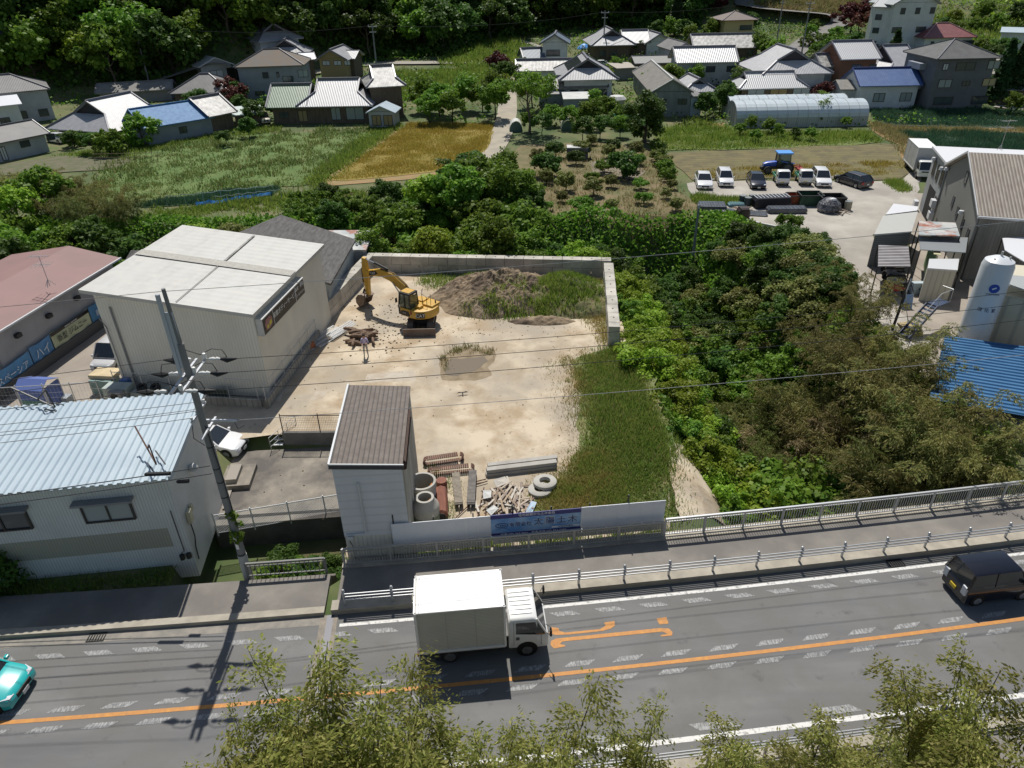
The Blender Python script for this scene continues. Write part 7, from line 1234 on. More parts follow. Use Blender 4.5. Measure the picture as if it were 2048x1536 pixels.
h('small white shed with a shallow roof beside the golden field',(740,256),(790,256),4,2.6,3.5,'gable',sw=True,wall=LGW,roof=LBLUE,rw=0,o=.4,wn=[(.5,.4,1.5,1.6,CRW),(2.4,.4,1.5,1.6,CRW)],nm='shed',cat='shed')
h('small two storey house with a blue grey gable roof by the back road',(1085,138),(1132,138),7,5.4,7.2,'gable',sw=True,wall=WHW,roof=M('blue_grey_tile',(.12,.16,.2),.5,wave=('S',1.1,.4,None)),o=.7,wn=[(.8,2.6,3,1.3)])
h('low blue grey roofed wing left of the small two storey house',(1050,142),(1086,140),6,2.6,4.2,'gable',wall=WHW,roof=MATS['blue_grey_tile'],o=.4,nm='annex')
h('long white walled storehouse with a lichen mottled roof near the lane',(1038,168),(1142,166),5,2.8,4.4,'gable',wall=WHW,roof=TILEM,o=.6,nm='storehouse')
h('large house with solar panels on its hip and gable roof',(1128,206),(1222,204),13,4.6,9.0,'iri',sw=True,wall=WHW,roof=TILE,o=1.1,wn='auto')
h('long tiled gatehouse wing before the solar panel house',(1112,206),(1208,204),4.5,2.9,4.6,'gable',wall=BGW,roof=M('warm_tile',(.36,.34,.3),.5,c2=(.24,.23,.2),ns=2,wave=('S',1.1,.6,(.2,.19,.17))),o=.6,nm='gatehouse')
h('grey barn with a long corrugated roof and two small windows',(1300,234),(1378,233),24,4.0,6.2,'gable',sw=True,wall=M('barn_wall',(.26,.29,.28),.85,c2=(.18,.2,.19),ns=.8,streak=(1,1,.3)),roof=M('barn_roof',(.16,.15,.135),.85,c2=(.21,.2,.18),ns=1),ridge=PLAST,rw=.2,o=.3,wn=[(1.0,1.9,1.5,.95),(4.4,1.9,1.5,.95)],nm='barn',cat='barn')
h('pale lean to with a sloping roof attached to the grey barn',(1379,233),(1400,232),8,3.2,3.6,'shed',wall=LBLUE,roof=TILED,rw=0,o=.2,nm='lean_to',cat='shed')
h('farmhouse with a bright hip and gable roof below the forest',(1190,122),(1258,120),12,4.0,8.0,'iri',sw=True,wall=SW,roof=TILE,o=1.2,wn='auto',nm='farmhouse')
h('wing with a pale tiled roof beside the farmhouse below the forest',(1250,114),(1292,113),7,3.4,5.8,'gable',wall=SW,roof=TILE,o=.7,nm='annex')
h('small white walled storehouse with a pale roof near the tall conifer',(1292,114),(1340,112),7,3.2,5.6,'gable',sw=True,wall=WHW,roof=TILE,o=.7,nm='storehouse')
h('grey gabled house with a flat dark roof behind the long white roof',(1345,152),(1384,150),10,5.0,6.6,'gable',sw=True,wall=BGW,roof=TILED,o=.4,rw=.12)
h('low building with a grey sheet roof beside the grey gabled house',(1272,156),(1345,154),6,3.0,3.8,'gable',wall=SW,roof=M('grey_sheet',(.25,.25,.24),.7),rw=.1,nm='outbuilding')
h('small flat beige roofed hut by the grey gabled house',(1236,160),(1268,158),5,2.3,2.6,'shed',wall=GREYW,roof=M('beige_sheet',(.36,.33,.27),.7),rw=0,nm='hut',cat='hut')
h('long grey walled building with a white ribbed tile roof and two windows',(1352,172),(1464,170),7,4.6,6.6,'gable',wall=LGW,roof=M('white_tile',(.55,.55,.55),.35,wave=('S',.9,.8,(.25,.25,.27))),o=.6,wn=[(5.5,2.4,1.8,1.1),(9.5,2.4,1.8,1.1)])
h('small hip and gable roofed house between the barn and the greenhouse',(1370,216),(1422,214),8,3.2,6.4,'iri',sw=True,wall=SW,roof=TILE,o=.9)
h('long low farmhouse with a lichen mottled roof above the village',(1390,122),(1512,120),7,3.2,5.6,'gable',wall=SW,roof=TILEM,o=.9,wn='auto',nm='farmhouse')
h('two storey house with cream walls and a brown banded hip roof',(1445,86),(1502,84),8,5.6,7.0,'hip',wall=YEL,roof=M('brown_roof',(.13,.09,.075),.6,wave=('S',1,.5,None)),o=1.0,rw=.15,wn=[(4,2.8,3.2,1.2)])
h('big house with double hip and gable roofs behind the greenhouses',(1525,200),(1640,197),13,5.0,10.2,'iri',sw=True,wall=WHW,roof=TILE,o=1.1,wn='auto')
h('long tiled front wing before the double roofed house',(1480,210),(1600,207),6,3.2,5.8,'iri',wall=SW,roof=M('white_tile',(0,0,0)),o=.8,wn=[(1,.5,3,2,GLASSL),(5,.5,3,2,CRW),(9,.5,3,2,GLASSL)],nm='farmhouse')
h('red brown two storey house with a white ribbed roof',(1672,182),(1740,180),9,5.8,8.0,'gable',wall=BRICK,roof=M('white_tile',(0,0,0)),o=.6,wn=[(2,3.2,1.8,1.3),(5.4,3.2,1.3,1.3)])
h('annex with a mottled roof left of the red brown house',(1636,176),(1668,175),6,4.0,5.6,'gable',wall=BGW,roof=TILEM,o=.4,nm='annex')
h('white house with a deep blue tiled roof beside the greenhouses',(1712,218),(1826,216),7,4.0,6.0,'gable',wall=WHW,roof=RBLUE,ridge=M('blue_ridge',(.02,.04,.16),.4),o=.5,rw=.2,wn=[(2.5,1.1,1.9,1.4,GLASSL),(7,1.1,1.9,1.4,GLASSL)])
h('lean to with a rusty sheet roof left of the blue tiled house',(1676,214),(1712,214),6,3.0,4.0,'gable',wall=LGW,roof=MATS['weathered_sheet'],rw=0,o=.3,nm='lean_to',cat='shed')
h('white roofed house between the red brown house and the apartment block',(1772,180),(1845,176),12,3.6,8.0,'iri',wall=WHW,roof=TILE,o=1.0)
h('low house with a grey tiled roof behind the spruce tree',(1742,170),(1800,168),6,3.6,5.4,'gable',wall=WHW,roof=TILE,o=.5)
t=h('three storey dark grey apartment house with a hip roof before the onion field',(1850,222),(1962,219),10,8.3,10.4,'hip',wall=DGW,roof=M('apartment_roof',(.09,.09,.09),.8,c2=(.12,.12,.12),ns=1),o=.55,rw=.15,wn=[(1.0,6.3,.9,1.0,WHW),(3.2,6.2,3.2,1.2),(8.4,6.3,2.0,1.3,GLASSL),(1.0,3.6,2.2,1.3,GLASSL),(5.0,3.8,1.3,.8),(8.4,3.7,2.2,1.2,YEL),(1.0,.9,3.2,1.3),(7.4,.9,2.8,1.3)],nm='apartment_house',cat='apartment house')
P('balcony',M('balcony_grey',(.3,.32,.36),.6),t,lambda b:[b.box(-1.1,.0,3.0,7.0,z,z+1.0) for z in (3.0,6.0)],bevel=.05)
t=h('tall white three storey house with arched windows on the hillside',(1768,106),(1850,104),11,10.4,13.4,'gable',sw=True,wall=WHW,roof=M('pale_slate',(.3,.33,.34),.6),o=.7,rw=.12,wn=[(1.6,8.0,1.1,1.3),(5,8.0,1.1,1.3),(8.4,8.0,1.1,1.3),(.6,4.2,2.2,1.2),(6.2,4.2,2.3,1.2),(.8,.8,2.6,1.7)],nm='tall_house')
h('lower wing of the tall white house with balconies',(1732,100),(1768,104),8,9.6,11.6,'gable',wall=WHW,roof=M('pale_slate',(0,0,0)),o=.5,rw=.1,wn='auto',nm='annex')
h('white bungalow with a red tiled hip roof below the tall white house',(1842,110),(1936,108),8,4.0,6.2,'hip',wall=WHW,roof=REDT,o=.7,ridge=M('pink_ridge',(.4,.25,.25),.5),rw=.18,wn=[(1.5,1.2,.8,1.6),(3.6,1.4,1.8,1.4),(7.6,1.2,3.8,1.7)])
h('white flat roofed house at the upper right frame edge',(1992,106),(2090,112),8,4.6,5.0,'shed',wall=WHW,roof=LBLUE,o=.4,rw=0,wn=[(6,1.6,1.5,1.2)])
h('cream house with a pale roof behind the slim conifers',(1960,182),(2080,186),9,3.4,5.6,'gable',wall=WHW,roof=M('pale_khaki_roof',(.36,.34,.27),.7),o=.5,rw=.1)
h('dark roofed shed beside the slim conifers',(1985,208),(2040,210),6,2.6,3.8,'gable',wall=SW,roof=TILED,o=.4,rw=0,nm='shed',cat='shed')
h('small house with a blue grey roof among the trees at the upper left',(-25,108),(30,102),7,4.5,6.4,'gable',wall=BGW,roof=M('blue_grey_tile',(0,0,0)),o=.5)
for n_,(a_,b_,c_) in enumerate((('garden hut with a weathered grey roof beside the lane',(1080,212),(1130,211)),('garden hut with pale roof under the small garden trees',(1128,222),(1178,221)))): h(a_,b_,c_,4,2.0,2.5,'shed',wall=BGW,roof=(MATS['grey_sheet'],PLAST)[n_],rw=0,o=.2,nm='hut',cat='hut')
t=thing('solar_array','dark solar panels on the slope of the hip and gable roof','solar panels',(0,0,0))
hh=[o for o in sc.objects if o.get('label')=='large house with solar panels on its hip and gable roof'][0]
D_=13;L_=None
for ch in KIDS[hh.name]:
    if ch.name.startswith('roof'): vs_=[v.co.copy() for v in ch.data.vertices]
ztop=max(v.z for v in vs_); xmn=min(v.x for v in vs_); xm=(xmn+max(v.x for v in vs_))/2; zlo=min(v.z for v in vs_)+.16
t.location=hh.location; t.rotation_euler=hh.rotation_euler
def sp(u,y): x=xmn+(xm-xmn)*u; return (x,y,zlo+(ztop-zlo)*u+.12)
for i in range(4): 
    y0=2.6+i*2.2; P('solar_panel',M('solar_cell',(.015,.018,.03),.2,spec=.8),t,lambda b:b.slab([sp(.35,y0),sp(.8,y0),sp(.8,y0+2.05),sp(.35,y0+2.05)],[(3,2,1,0)],.06))
# greenhouses
def greenhouse(label,p0,p1,w_,h_):
    A=Vector(at(*p0));B=Vector(at(*p1)); L=(B-A).length; t=thing('greenhouse',label,'greenhouse',A,math.atan2(B.y-A.y,B.x-A.x)); n=12
    arc=[(0,0),(0,1.5)]+[(w_/2-w_/2*math.cos(PI*k/n),1.5+(h_-1.5)*math.sin(PI*k/n)) for k in range(1,n)]+[(w_,1.5),(w_,0)]
    FILM=M('greenhouse_film',(.56,.62,.65),.3,c2=(.5,.57,.6),ns=.4,wave=('X',.38,.25,None),spec=.6); NET=M('greenhouse_net',(.42,.44,.44),.6,wave=('X',.9,.4,(.3,.32,.32)))
    def skin_(b,a,c,m_=0):
        for i in range(a,c): (y0,z0),(y1,z1)=arc[i],arc[i+1]; b.add([(0,y0,z0),(L,y0,z0),(L,y1,z1),(0,y1,z1)],[(0,1,2,3)])
    P('film',FILM,t,lambda b:skin_(b,1,n+1),fix=False); P('side_net',NET,t,lambda b:(skin_(b,0,1),skin_(b,n+1,n+2)),fix=False); P('end_wall',NET,t,lambda b:(b.add([(.02,y,z) for y,z in arc],[tuple(range(len(arc)))]),b.add([(L-.02,y,z) for y,z in arc],[tuple(range(len(arc)))[::-1]])),fix=False)
    P('hoop',GALV,t,lambda b:[b.tube([(x,y*(1.0)+(-.03 if y<w_/2 else .03),z+.03) for y,z in arc],.03,4,cap=False) for x in np.arange(0,L+.1,1.6)],fix=False); P('end_post',GALV,t,lambda b:[b.bar((-.02,y,0),(-.02,y,z),.06) for y,z in ((w_*.3,h_*.85),(w_*.7,h_*.85),(w_*.5,h_*.98))])
greenhouse('long white film greenhouse nearest the stubble field',(1470,257),(1733,252),6,3.6); greenhouse('second white film greenhouse behind the near one',(1458,240),(1693,236),5.5,3.3)
# domed tents and other garden things
for p_,lb in (((1032,264),'domed green and white cover nearest the pale lane'),((1136,262),'domed green and white cover beside the garden bushes')):
    t=thing('domed_shelter',lb,'shelter',at(*p_)); n=10
    def dm(b,y0,y1,m): 
        arc=[(-1.05*math.cos(PI*k/n),1.5*math.sin(PI*k/n)+.0) for k in range(n+1)]; 
        for (x0,z0),(x1,z1) in zip(arc[:-1],arc[1:]): b.add([(x0,y0,z0+.2),(x1,y0,z1+.2),(x1,y1,z1+.2),(x0,y1,z0+.2)],[(0,1,2,3)],m)
    P('cover',[PLAST],t,lambda b:dm(b,0,2.4,0),fix=False); P('front',M('shelter_green',(.09,.15,.12),.7),t,lambda b:b.add([(-1.05*math.cos(PI*k/n),-.01,(1.5*math.sin(PI*k/n))*.93+.2) for k in range(n+1)]+[(1.05,-.01,0),(-1.05,-.01,0)],[tuple(range(13))]),fix=False)
p=at(1155,321); t=thing('tarp_hut','small hut wrapped in grey and blue tarpaulin in the orchard','hut',p,R(-2)); P('wall',M('tarp_grey',(.1,.11,.13),.6,c2=(.14,.15,.17),ns=2,bump=.4),t,lambda b:b.box(-1.4,1.4,0,1.6,0,1.6)); P('roof',PLAST,t,lambda b:b.box(-1.45,1.4,-.05,1.65,1.6,1.72)); P('side_sheet',M('tarp_bright_blue',(.05,.28,.7),.5),t,lambda b:b.slab([(1.42,-.1,1.6),(1.95,-.1,0),(1.9,1.4,0),(1.42,1.6,1.6)],[(0,1,2,3)],.03))
t=thing('green_net','green garden net on poles beside the dark round tree','net',at(1228,262)); NT=leafmat('net_green',(.03,.2,.1),(.03,.2,.1),(.06,.3,.16),tr=.5); P('pole',GALV,t,lambda b:[b.bar((x,y,0),(x,y,2.2),.06) for x in (0,3,6.5) for y in (0,3)]); P('net',NT,t,lambda b:([b.bar((0,y*.25,2.2),(6.5,y*.25,2.2),.05,.01) for y in range(13)],[b.bar((x*.25,0,2.2),(x*.25,3,2.2),.05,.01) for x in range(27)],[b.bar((0,0,z*.2),(6.5,0,z*.2),.02,.04) for z in range(11)],[b.bar((0,3,z*.2),(6.5,3,z*.2),.02,.1) for z in range(11)]),fix=False)
# blue sheet strip by the crop bed, white net lines
bs=[W(395,412),W(425,409),W(450,407),W(480,400),W(510,397),W(550,391)]
def strp(b):
    vs=[];g=random.Random(1)
    for i in range(len(bs)-1):
        for k in range(6):
            u=k/6; x=bs[i][0]+(bs[i+1][0]-bs[i][0])*u; y=bs[i][1]+(bs[i+1][1]-bs[i][1])*u+g.uniform(-.25,.25); vs+=[(x,y-.25,.12+g.random()*.1),(x,y,.4+g.random()*.2),(x,y+.35,.12)]
    b.slab(vs,[(3*i+j,3*i+3+j,3*i+4+j,3*i+1+j) for i in range(len(vs)//3-1) for j in (0,1)],.02)
tag(P('plastic_sheet',M('tarp_bright_blue',(0,0,0)),None,strp),'crumpled bright blue plastic sheet strip beside the crop bed','plastic sheet')
for i,(a_,b_) in enumerate((((330,392),(545,370)),((430,392),(560,378)))): 
    A=Vector(W(*a_,1.3));B=Vector(W(*b_,1.3)); t=P('net_line',M('pale_net',(.4,.48,.42),.7),None,lambda b:(b.tube([A.lerp(B,k/12)+Vector((0,0,-.15*(k%2))) for k in range(13)],.045,5),[b.bar(A.lerp(B,k/6),A.lerp(B,k/6)*1-Vector((0,0,1.3)),.04) for k in range(7)])); tag(t,'pale netting line over the meadow crop rows, '+('shorter near' if i else 'longer far')+' one','net')
t=thing('bean_frame','thin bamboo pole frame before the silver roofed farmhouse','frame',W(190,326)); P('pole',M('bamboo_pole',(.2,.16,.09),.7),t,lambda b:([b.bar((i*.8,0,0),(i*.8+.3,.2,1.6),.05) for i in range(12)],b.bar((0,.1,1.2),(9.6,.1,1.2),.05),b.bar((0,.1,.7),(9.6,.1,.7),.04)))
# village poles and wires
def vpole(label,px_,py_,ht): 
    p=at(px_,py_); t=thing('utility_pole',label,'utility pole',p); P('pole',PT,t,lambda b:b.tube([(0,0,-.5),(0,0,ht)],[.2,.12],8)); P('crossarm',ARM,t,lambda b:(b.bar((-.9,0,ht-.4),(.9,0,ht-.4),.1),b.bar((-.7,0,ht-1.4),(.7,0,ht-1.4),.1))); P('insulator',POR,t,lambda b:[b.cyl((x,0),.08,ht-.35,ht-.1,6) for x in (-.8,0,.8)]); return Vector(p)+Vector((0,0,ht-.2))
q1=vpole('dark utility pole standing in the green bank beside the back road',756,160,10.5); q2=vpole('utility pole beside the farmhouse below the forest',1206,118,10); q3=vpole('utility pole before the hillside road',1600,125,12); q4=vpole('utility pole in the forest edge at the left',300,172,11); q5=vpole('utility pole at the bend of the hillside road',1552,92,11)
for i,(a_,b_,s) in enumerate(((q4,q1,'western forest edge to the back road'),(q1,q2,'back road to the farmhouse pole'),(q2,q5,'farmhouse pole to the hillside bend'),(q5,q3,'hillside bend down to the road pole'))): wire('thin village wire running from the '+s,a_,b_,1.2,.035,n=14)
# village cars
car('white car parked beside the long low grey building',(.75,.75,.76),4.2,1.7,1.5,'wagon',W(118,284),R(150)); car('beige van parked under the pale green carport roof',(.5,.45,.33),3.8,1.6,1.8,'van',(at(528,245)),R(-60)); car('white taxi like sedan parked by the wall above the barn',(.6,.6,.6),4.4,1.7,1.45,'sedan',at(1198,134),R(170)); car('beige van parked beside the tall white house',(.5,.48,.4),4.2,1.7,1.9,'van',at(1745,105),R(-95))
for p_,c_,lb in (((1225,66+30),(.05,.25,.6),'blue tarpaulin bundle beside the track'),):
    t=P('tarp_bundle',M('tarp_bright_blue',(0,0,0)),None,lambda b:b.lathe((0,0,0),[(0,1.2),(.8,.9),(1.6,.3),(1.8,0)],9)); t.location=at(1168,97); tag(t,lb,'tarpaulin')
t=P('covered_heap',PLAST,None,lambda b:b.lathe((0,0,0),[(0,1.9),(1.2,1.7),(1.7,1.2),(1.5,1.0),(1.2,0)],12)); t.location=at(1233,212); tag(t,'white sheet covered heap beside the barn wall','heap')
# ---------------- plants
def jit(a): return random.uniform(-a,a)
def scatter(P_,n,mind,seed,terrf=True):
    g=np.random.default_rng(seed); pts=sample(P_,n*14,g); out=[]
    for p in pts:
        if all((p[0]-q[0])**2+(p[1]-q[1])**2>mind*mind for q in out): out.append((p[0],p[1]))
        if len(out)>=n: break
    return out
# forest on the hillside
def canopy_stuff(name,label,P_,n,h0,h1,ls,m,seed):
    g=np.random.default_rng(seed); p=sample(P_,n,g); p=p[~inpoly(p[:,0],p[:,1],NOP)]; n=len(p); h=h0+(h1-h0)*vnoise(p[:,0]*.22,p[:,1]*.22)*(.6+.4*vnoise(p[:,0]*.9,p[:,1]*.9)); C=np.column_stack([p,zs(p)+h*g.random(n)**.35]); N=unit(g.normal(size=(n,3))+np.array([0,-.3,.8])); t=unit(np.cross(N,g.normal(size=(n,3)))); s=np.cross(N,t); l=ls*(.6+.8*g.random((n,1)))
    o=bpy.data.objects.new(name,leaves(name,C,t*l,s*l*.45,m)); link(o); return tag(o,label,'undergrowth',kind='stuff')
fp=[at(-60,158),at(120,178),at(230,184),at(330,178),at(395,140),at(520,118),at(640,112),at(720,118),at(860,115),at(1000,85),at(1140,58),at(1300,62),at(1400,45),at(1460,5)]
fr_=[(q[0]*1.36,q[1]*1.36) for q in [at(1480,20),at(1000,10),at(600,10),at(300,10)]]
FP=[(p[0],p[1]) for p in fp]+[(115,262),(60,272),(20,272),(-25,258),(-60,215),(-110,200),(-165,200),(-165,150)]
F_=scatter(FP,295,4.9,21)
for i,(x,y) in enumerate(F_):
    front=y<float(np.interp(x,[-120,-20,60],[165,225,245])); k=random.choice([0,1,5,0,1,2,3] if x>-35 else [0,1,2,3,2,4,3,5]); s=random.uniform(1.1,1.6)
    plant(FT[k],(x,y,T(x,y)-.3),s,['dark round crowned tree in the forest on the far hillside','broad green tree in the forest on the far hillside','slim tall tree in the forest on the far hillside'][0 if k in (0,1) else (2 if k==5 else 1)],'tree','forest trees on the far hillside '+('dark' if k in (0,1) else ('slim' if k==5 else 'green')),nm='forest_tree')
canopy_stuff('undergrowth','dark leafy undergrowth covering the forest floor on the hillside',FP,70000,.4,5.0,.9,LM['dark'],5)
canopy_stuff('undergrowth','mixed scrub on the upper right hillside',[at(1480,22)[:2],at(1560,-10)[:2],(130,330),(220,330),(230,190),at(1990,60)[:2],at(1940,20)[:2],at(1870,8)[:2],at(1720,-5)[:2],at(1560,5)[:2]],20000,.3,2.6,.7,LM['light'],6)
canopy_stuff('undergrowth','tangled leafy undergrowth in the ravine',[(9.2,26.9),(26.5,27.5),(27.2,60),(24,73),(9,61)],42000,.2,1.3,.24,LM['mid'],7)
canopy_stuff('undergrowth','tangled leafy undergrowth in the western ravine',[(-62,61),(-12,61.5),(9,60.5),(24,62),(24,73.5),(-62,75)],60000,.3,1.8,.34,LM['mid'],8)
hb=near_shrub(9,'dark',3.2,2.0,3000,.5,26,1.0)
for i,(x,y) in enumerate(scatter(FP,120,4,33)): 
    if y<290 and i<110: plant(hb,(x,y,T(x,y)-.2),random.uniform(.8,1.3),'dark undergrowth bush between the forest trees','bush','undergrowth bushes in the hillside forest')
def gardens(name,label,P_,n,h,ls,m,seed,thr=.5):
    g=np.random.default_rng(seed); p=sample(P_,n,g); ok=(.6*vnoise(p[:,0]*.13+seed,p[:,1]*.13)+.4*vnoise(p[:,0]*.5,p[:,1]*.5+seed))>thr
    for q in OCC: ok&=~inpoly(p[:,0],p[:,1],q)
    for q,w_ in ROADS: ok&=segd(p[:,0],p[:,1],q)>w_
    p=p[ok]; n=len(p); C=np.column_stack([p,zs(p)+h*vnoise(p[:,0]*.6,p[:,1]*.6)*g.random(n)**.5+.03]); N=unit(g.normal(size=(n,3))+np.array([0,-.2,1.0])); t=unit(np.cross(N,g.normal(size=(n,3)))); s=np.cross(N,t); l=ls*(.6+.8*g.random((n,1)))
    o=bpy.data.objects.new(name,leaves(name,C,t*l,s*l*.45,m)); link(o); return tag(o,label,'ground cover',kind='stuff')
VP=[(-125,120),(-60,124),(-40,131),(10,118),(30,116),(120,116),(150,125),(150,215),(100,228),(30,232),(-20,215),(-60,165),(-125,160)]
gardens('garden_growth','low leafy garden growth between the village houses',VP,60000,1.5,.4,LM['mid'],61,.5); gardens('garden_growth','dark low shrubbery between the village houses',VP,40000,2.2,.4,LM['dark'],62,.56); gardens('garden_growth','olive weeds and vegetables in the village gardens',VP,26000,.6,.35,LM['olive'],63,.5)
# village garden trees and bushes
VG=[(880,205,3,1.0),(850,200,2,.9),(930,195,2,1.0),(965,200,3,.9),(905,225,2,.8),(990,215,2,.9),(860,225,3,.8),(985,175,2,.8),
 (400,205,1,.6),(480,215,0,.5),(510,235,0,.6),(535,225,1,.5),(455,282,1,.4),(500,262,0,.5),(150,285,1,.4),(190,295,1,.5),
 (1065,190,3,1.0),(1100,235,3,.6),(1140,240,3,.7),(1180,240,2,.7),(1210,225,3,.7),(1190,205,2,.6),(1240,240,3,.6),(1085,255,1,.6),(1165,265,0,.6),(1200,262,1,.6),(1240,262,2,.5),(1060,250,2,.5),
 (1410,215,0,.7),(1440,205,0,.8),(1455,190,0,.7),(1480,170,1,.7),(1400,120,2,.7),(1390,155,2,.7),(1550,110,2,.9),(1530,100,3,.8),(1510,95,2,.8),(1560,120,1,.7),(1620,150,1,.6),(1660,120,0,.6),(1690,110,0,.6),(1640,100,1,.5),(1700,90,0,.7),(1650,85,1,.5),(1720,120,1,.7),(1740,130,0,.6),(1600,215,2,.5),(1640,212,2,.6),(1830,120,0,.5),(1870,125,1,.5),(1960,95,3,.6),(1980,110,1,.6),(1310,60,0,.9),(1340,55,2,.9),(1370,60,0,.9),(1420,60,2,.8),(1380,75,2,.8),(1450,55,1,.9),(1500,45,0,.8),(1300,165,3,.8),(1340,162,3,.8),(1210,150,4,.6),(1180,140,1,.6),(1230,135,2,.5),(1170,125,3,.5),(1460,100,1,.6),(1050,130,0,.5),(1010,150,1,.7),(1270,95,1,.6),(300,240,0,.5),(480,190,0,.6),(600,180,0,.5),(700,180,1,.5),(2000,95,1,.7),(2030,80,2,.7),(1900,60,2,.8),(1940,50,3,.8),(1880,50,0,.7),(1990,40,3,.9),(2030,30,0,1.0),(1960,25,2,1.),(1905,30,4,.9),(1680,200,2,.4),(2020,215,2,.5)]
for i,(a,b_,k,s) in enumerate(VG):
    s*=.68; p=at(a,b_+40*s); plant(FT[k],p,s*random.uniform(.9,1.1),('dark' if k<2 else 'green')+' garden tree '+('beside the lane and golden field' if a<1030 and a>800 else ('among the western village houses' if a<800 else ('in the gardens round the barn and storehouses' if a<1300 else 'in the gardens between the eastern houses'))),'tree','village garden trees %s %d'%('dark' if k<2 else 'green',0 if a<800 else (1 if a<1030 else (2 if a<1300 else 3))),nm='garden_tree')
p=at(1287,285); plant(proto('round_tree',crown_mesh('crown',LM['dark'],2.7,3.2,3.6,44,.95,9000,.3,601,low=-.9,shell=.6),trunk_mb(4,.22,5,1.5,78)),p,1.0,'large dark round tree standing alone at the orchard corner','tree')
p=at(1349,72); plant(CN,p,1.5,'tall dark pointed conifer near the small storehouse','tree')
for a,b_,s,lb in ((1775,160,1.2,'spruce tree before the red brown house'),(1990,205,1.35,'slim twin conifer nearest the apartment house'),(2015,205,1.3,'slim conifer at the right of the pair')): plant(CN,at(a,b_),s,lb,'tree')
for a,b_,s,lb in ((1000,160,1.2,'dark red maple beside the lane top'),(458,205,1.0,'red maple beside the wide hip roof'),(480,215,.9,'smaller red maple next to the carport'),(1700,68,1.8,'large dark red maple below the hillside road'),(1440,28,.9,'red leaved tree at the forest edge'),(1640,205,.8,'red shrub before the blue tiled house'),(1715,72,1.3,'dark red maple beside the tall white house')): plant(MP,at(a,b_),s,lb,'tree')
p=at(290,292); plant(RS,p,2.6,'large round clipped shrub before the silver roofed farmhouse','shrub')
for i,(a,b_,s) in enumerate([(225,310,2.0),(150,292,1.3),(215,288,1.3),(1620,75,1.8),(1640,90,1.5),(1655,100,1.6),(1610,95,1.6),(1670,80,1.8),(1680,95,1.5),(1630,110,1.6),(1700,105,1.7),(1715,115,1.6),(1625,60,1.5)]): plant(RS,at(a,b_),s,'round clipped shrub in the '+('farmhouse garden' if a<500 else 'terraced garden below the hillside road'),'shrub','clipped shrubs in the '+('farmhouse garden' if a<500 else 'terraced garden'))
# tall thin tree in the gardens
tt=proto('garden_tree',crown_mesh('crown',LM['mid'],4.2,2.2,7.2,26,1.0,2600,.35,501,shell=.35),trunk_mb(7.5,.2,9,3.4,77,z0=.35)); plant(tt,at(1058,268),1.0,'tall open crowned tree with a forked trunk beside the pale lane','tree')
# orchard
for i,(x,y) in enumerate(scatter([(q[0],q[1]) for q in [at(1060,300),at(1190,290),at(1310,310),at(1370,425),at(1200,438),at(1090,435)]],30,3.3,44)): plant(OT[random.choice((0,1,1,2))],(x,y,T(x,y)),random.uniform(.35,.75),'small orchard tree standing in the mown orchard grass','tree','orchard trees')
for i,(a,b_,s) in enumerate([(1095,355,1.0),(1247,358,1.1),(1310,300,.7),(1315,322,.8),(1322,335,.8),(1330,350,.9),(1335,362,.8)]): plant(RS if i>1 else OT[2],at(a,b_),s*(1.2 if i>1 else 1),'dark orchard tree by the bare soil patch' if i==1 else ('dark orchard tree left of the tarpaulin hut' if i==0 else 'clipped hedge bush bordering the stubble field'),'tree' if i<2 else 'hedge bush',None if i<2 else 'hedge bushes bordering the stubble field')
for a,b_,s,k in [(1640,248,.8,2),(1690,256,.4,3),(1480,272,.45,3),(1500,262,.5,2),(1535,268,.5,2),(1510,285,.45,3),(1590,280,.4,0),(1620,282,.45,3),(1555,276,.45,2)]: plant(FT[k],at(a,b_),s*.5,'small tree on the verge before the greenhouses','tree','small trees before the greenhouses')
plant(OT[0],W(1575,462),.65,'lone young tree at the ravine edge of the gravel lot','tree')
# ravine vegetation, west branch (tall trees)
WT_=[(800,420,3,.75),(830,450,2,.7),(860,400,4,.8),(880,430,4,.75),(915,400,3,.85),(935,460,2,.75),(950,360,3,.7),(970,420,3,.85),(1000,390,2,.8),(1010,450,4,.75),(1040,420,3,.8),(1050,380,2,.6),(1060,470,2,.6),(860,480,4,.6),(990,480,2,.6),(790,470,4,.5),(740,480,2,.5),(950,335,1,.6),(985,340,2,.6),(1010,330,2,.6),(900,345,1,.5),(1020,350,3,.6)]
for a,b_,k,s in WT_: s*=.92; p=W(a,b_,2.0); plant(FT[k],(p[0],p[1],T(p[0],p[1])-.2),s*random.uniform(.75,.95),'leafy '+('dark' if k<2 else 'bright')+' green tree crowding the ravine behind the yard wall','tree','ravine trees behind the yard wall %d'%(k<2),nm='ravine_tree')
LT=[(30,400,4,.9),(80,380,3,1.0),(20,460,3,.9),(70,450,4,.8),(120,430,2,.9),(120,480,3,.8),(170,470,0,.9),(220,460,1,.8),(40,500,2,.8),(180,430,1,.8),(240,430,0,.8),(290,450,0,.7),(0,420,2,.9),(-40,470,3,1.0),(-40,400,3,1.0),(330,455,1,.6),(5,520,0,.8)]
for a,b_,k,s in LT: s*=.8; p=W(a,b_,3.0); plant(FT[k],(p[0],p[1],T(p[0],p[1])-.2),s*.85,'leafy '+('dark' if k<2 else 'bright')+' green tree behind the red roofed building','tree','trees behind the red roofed building %d'%(k<2),nm='ravine_tree')
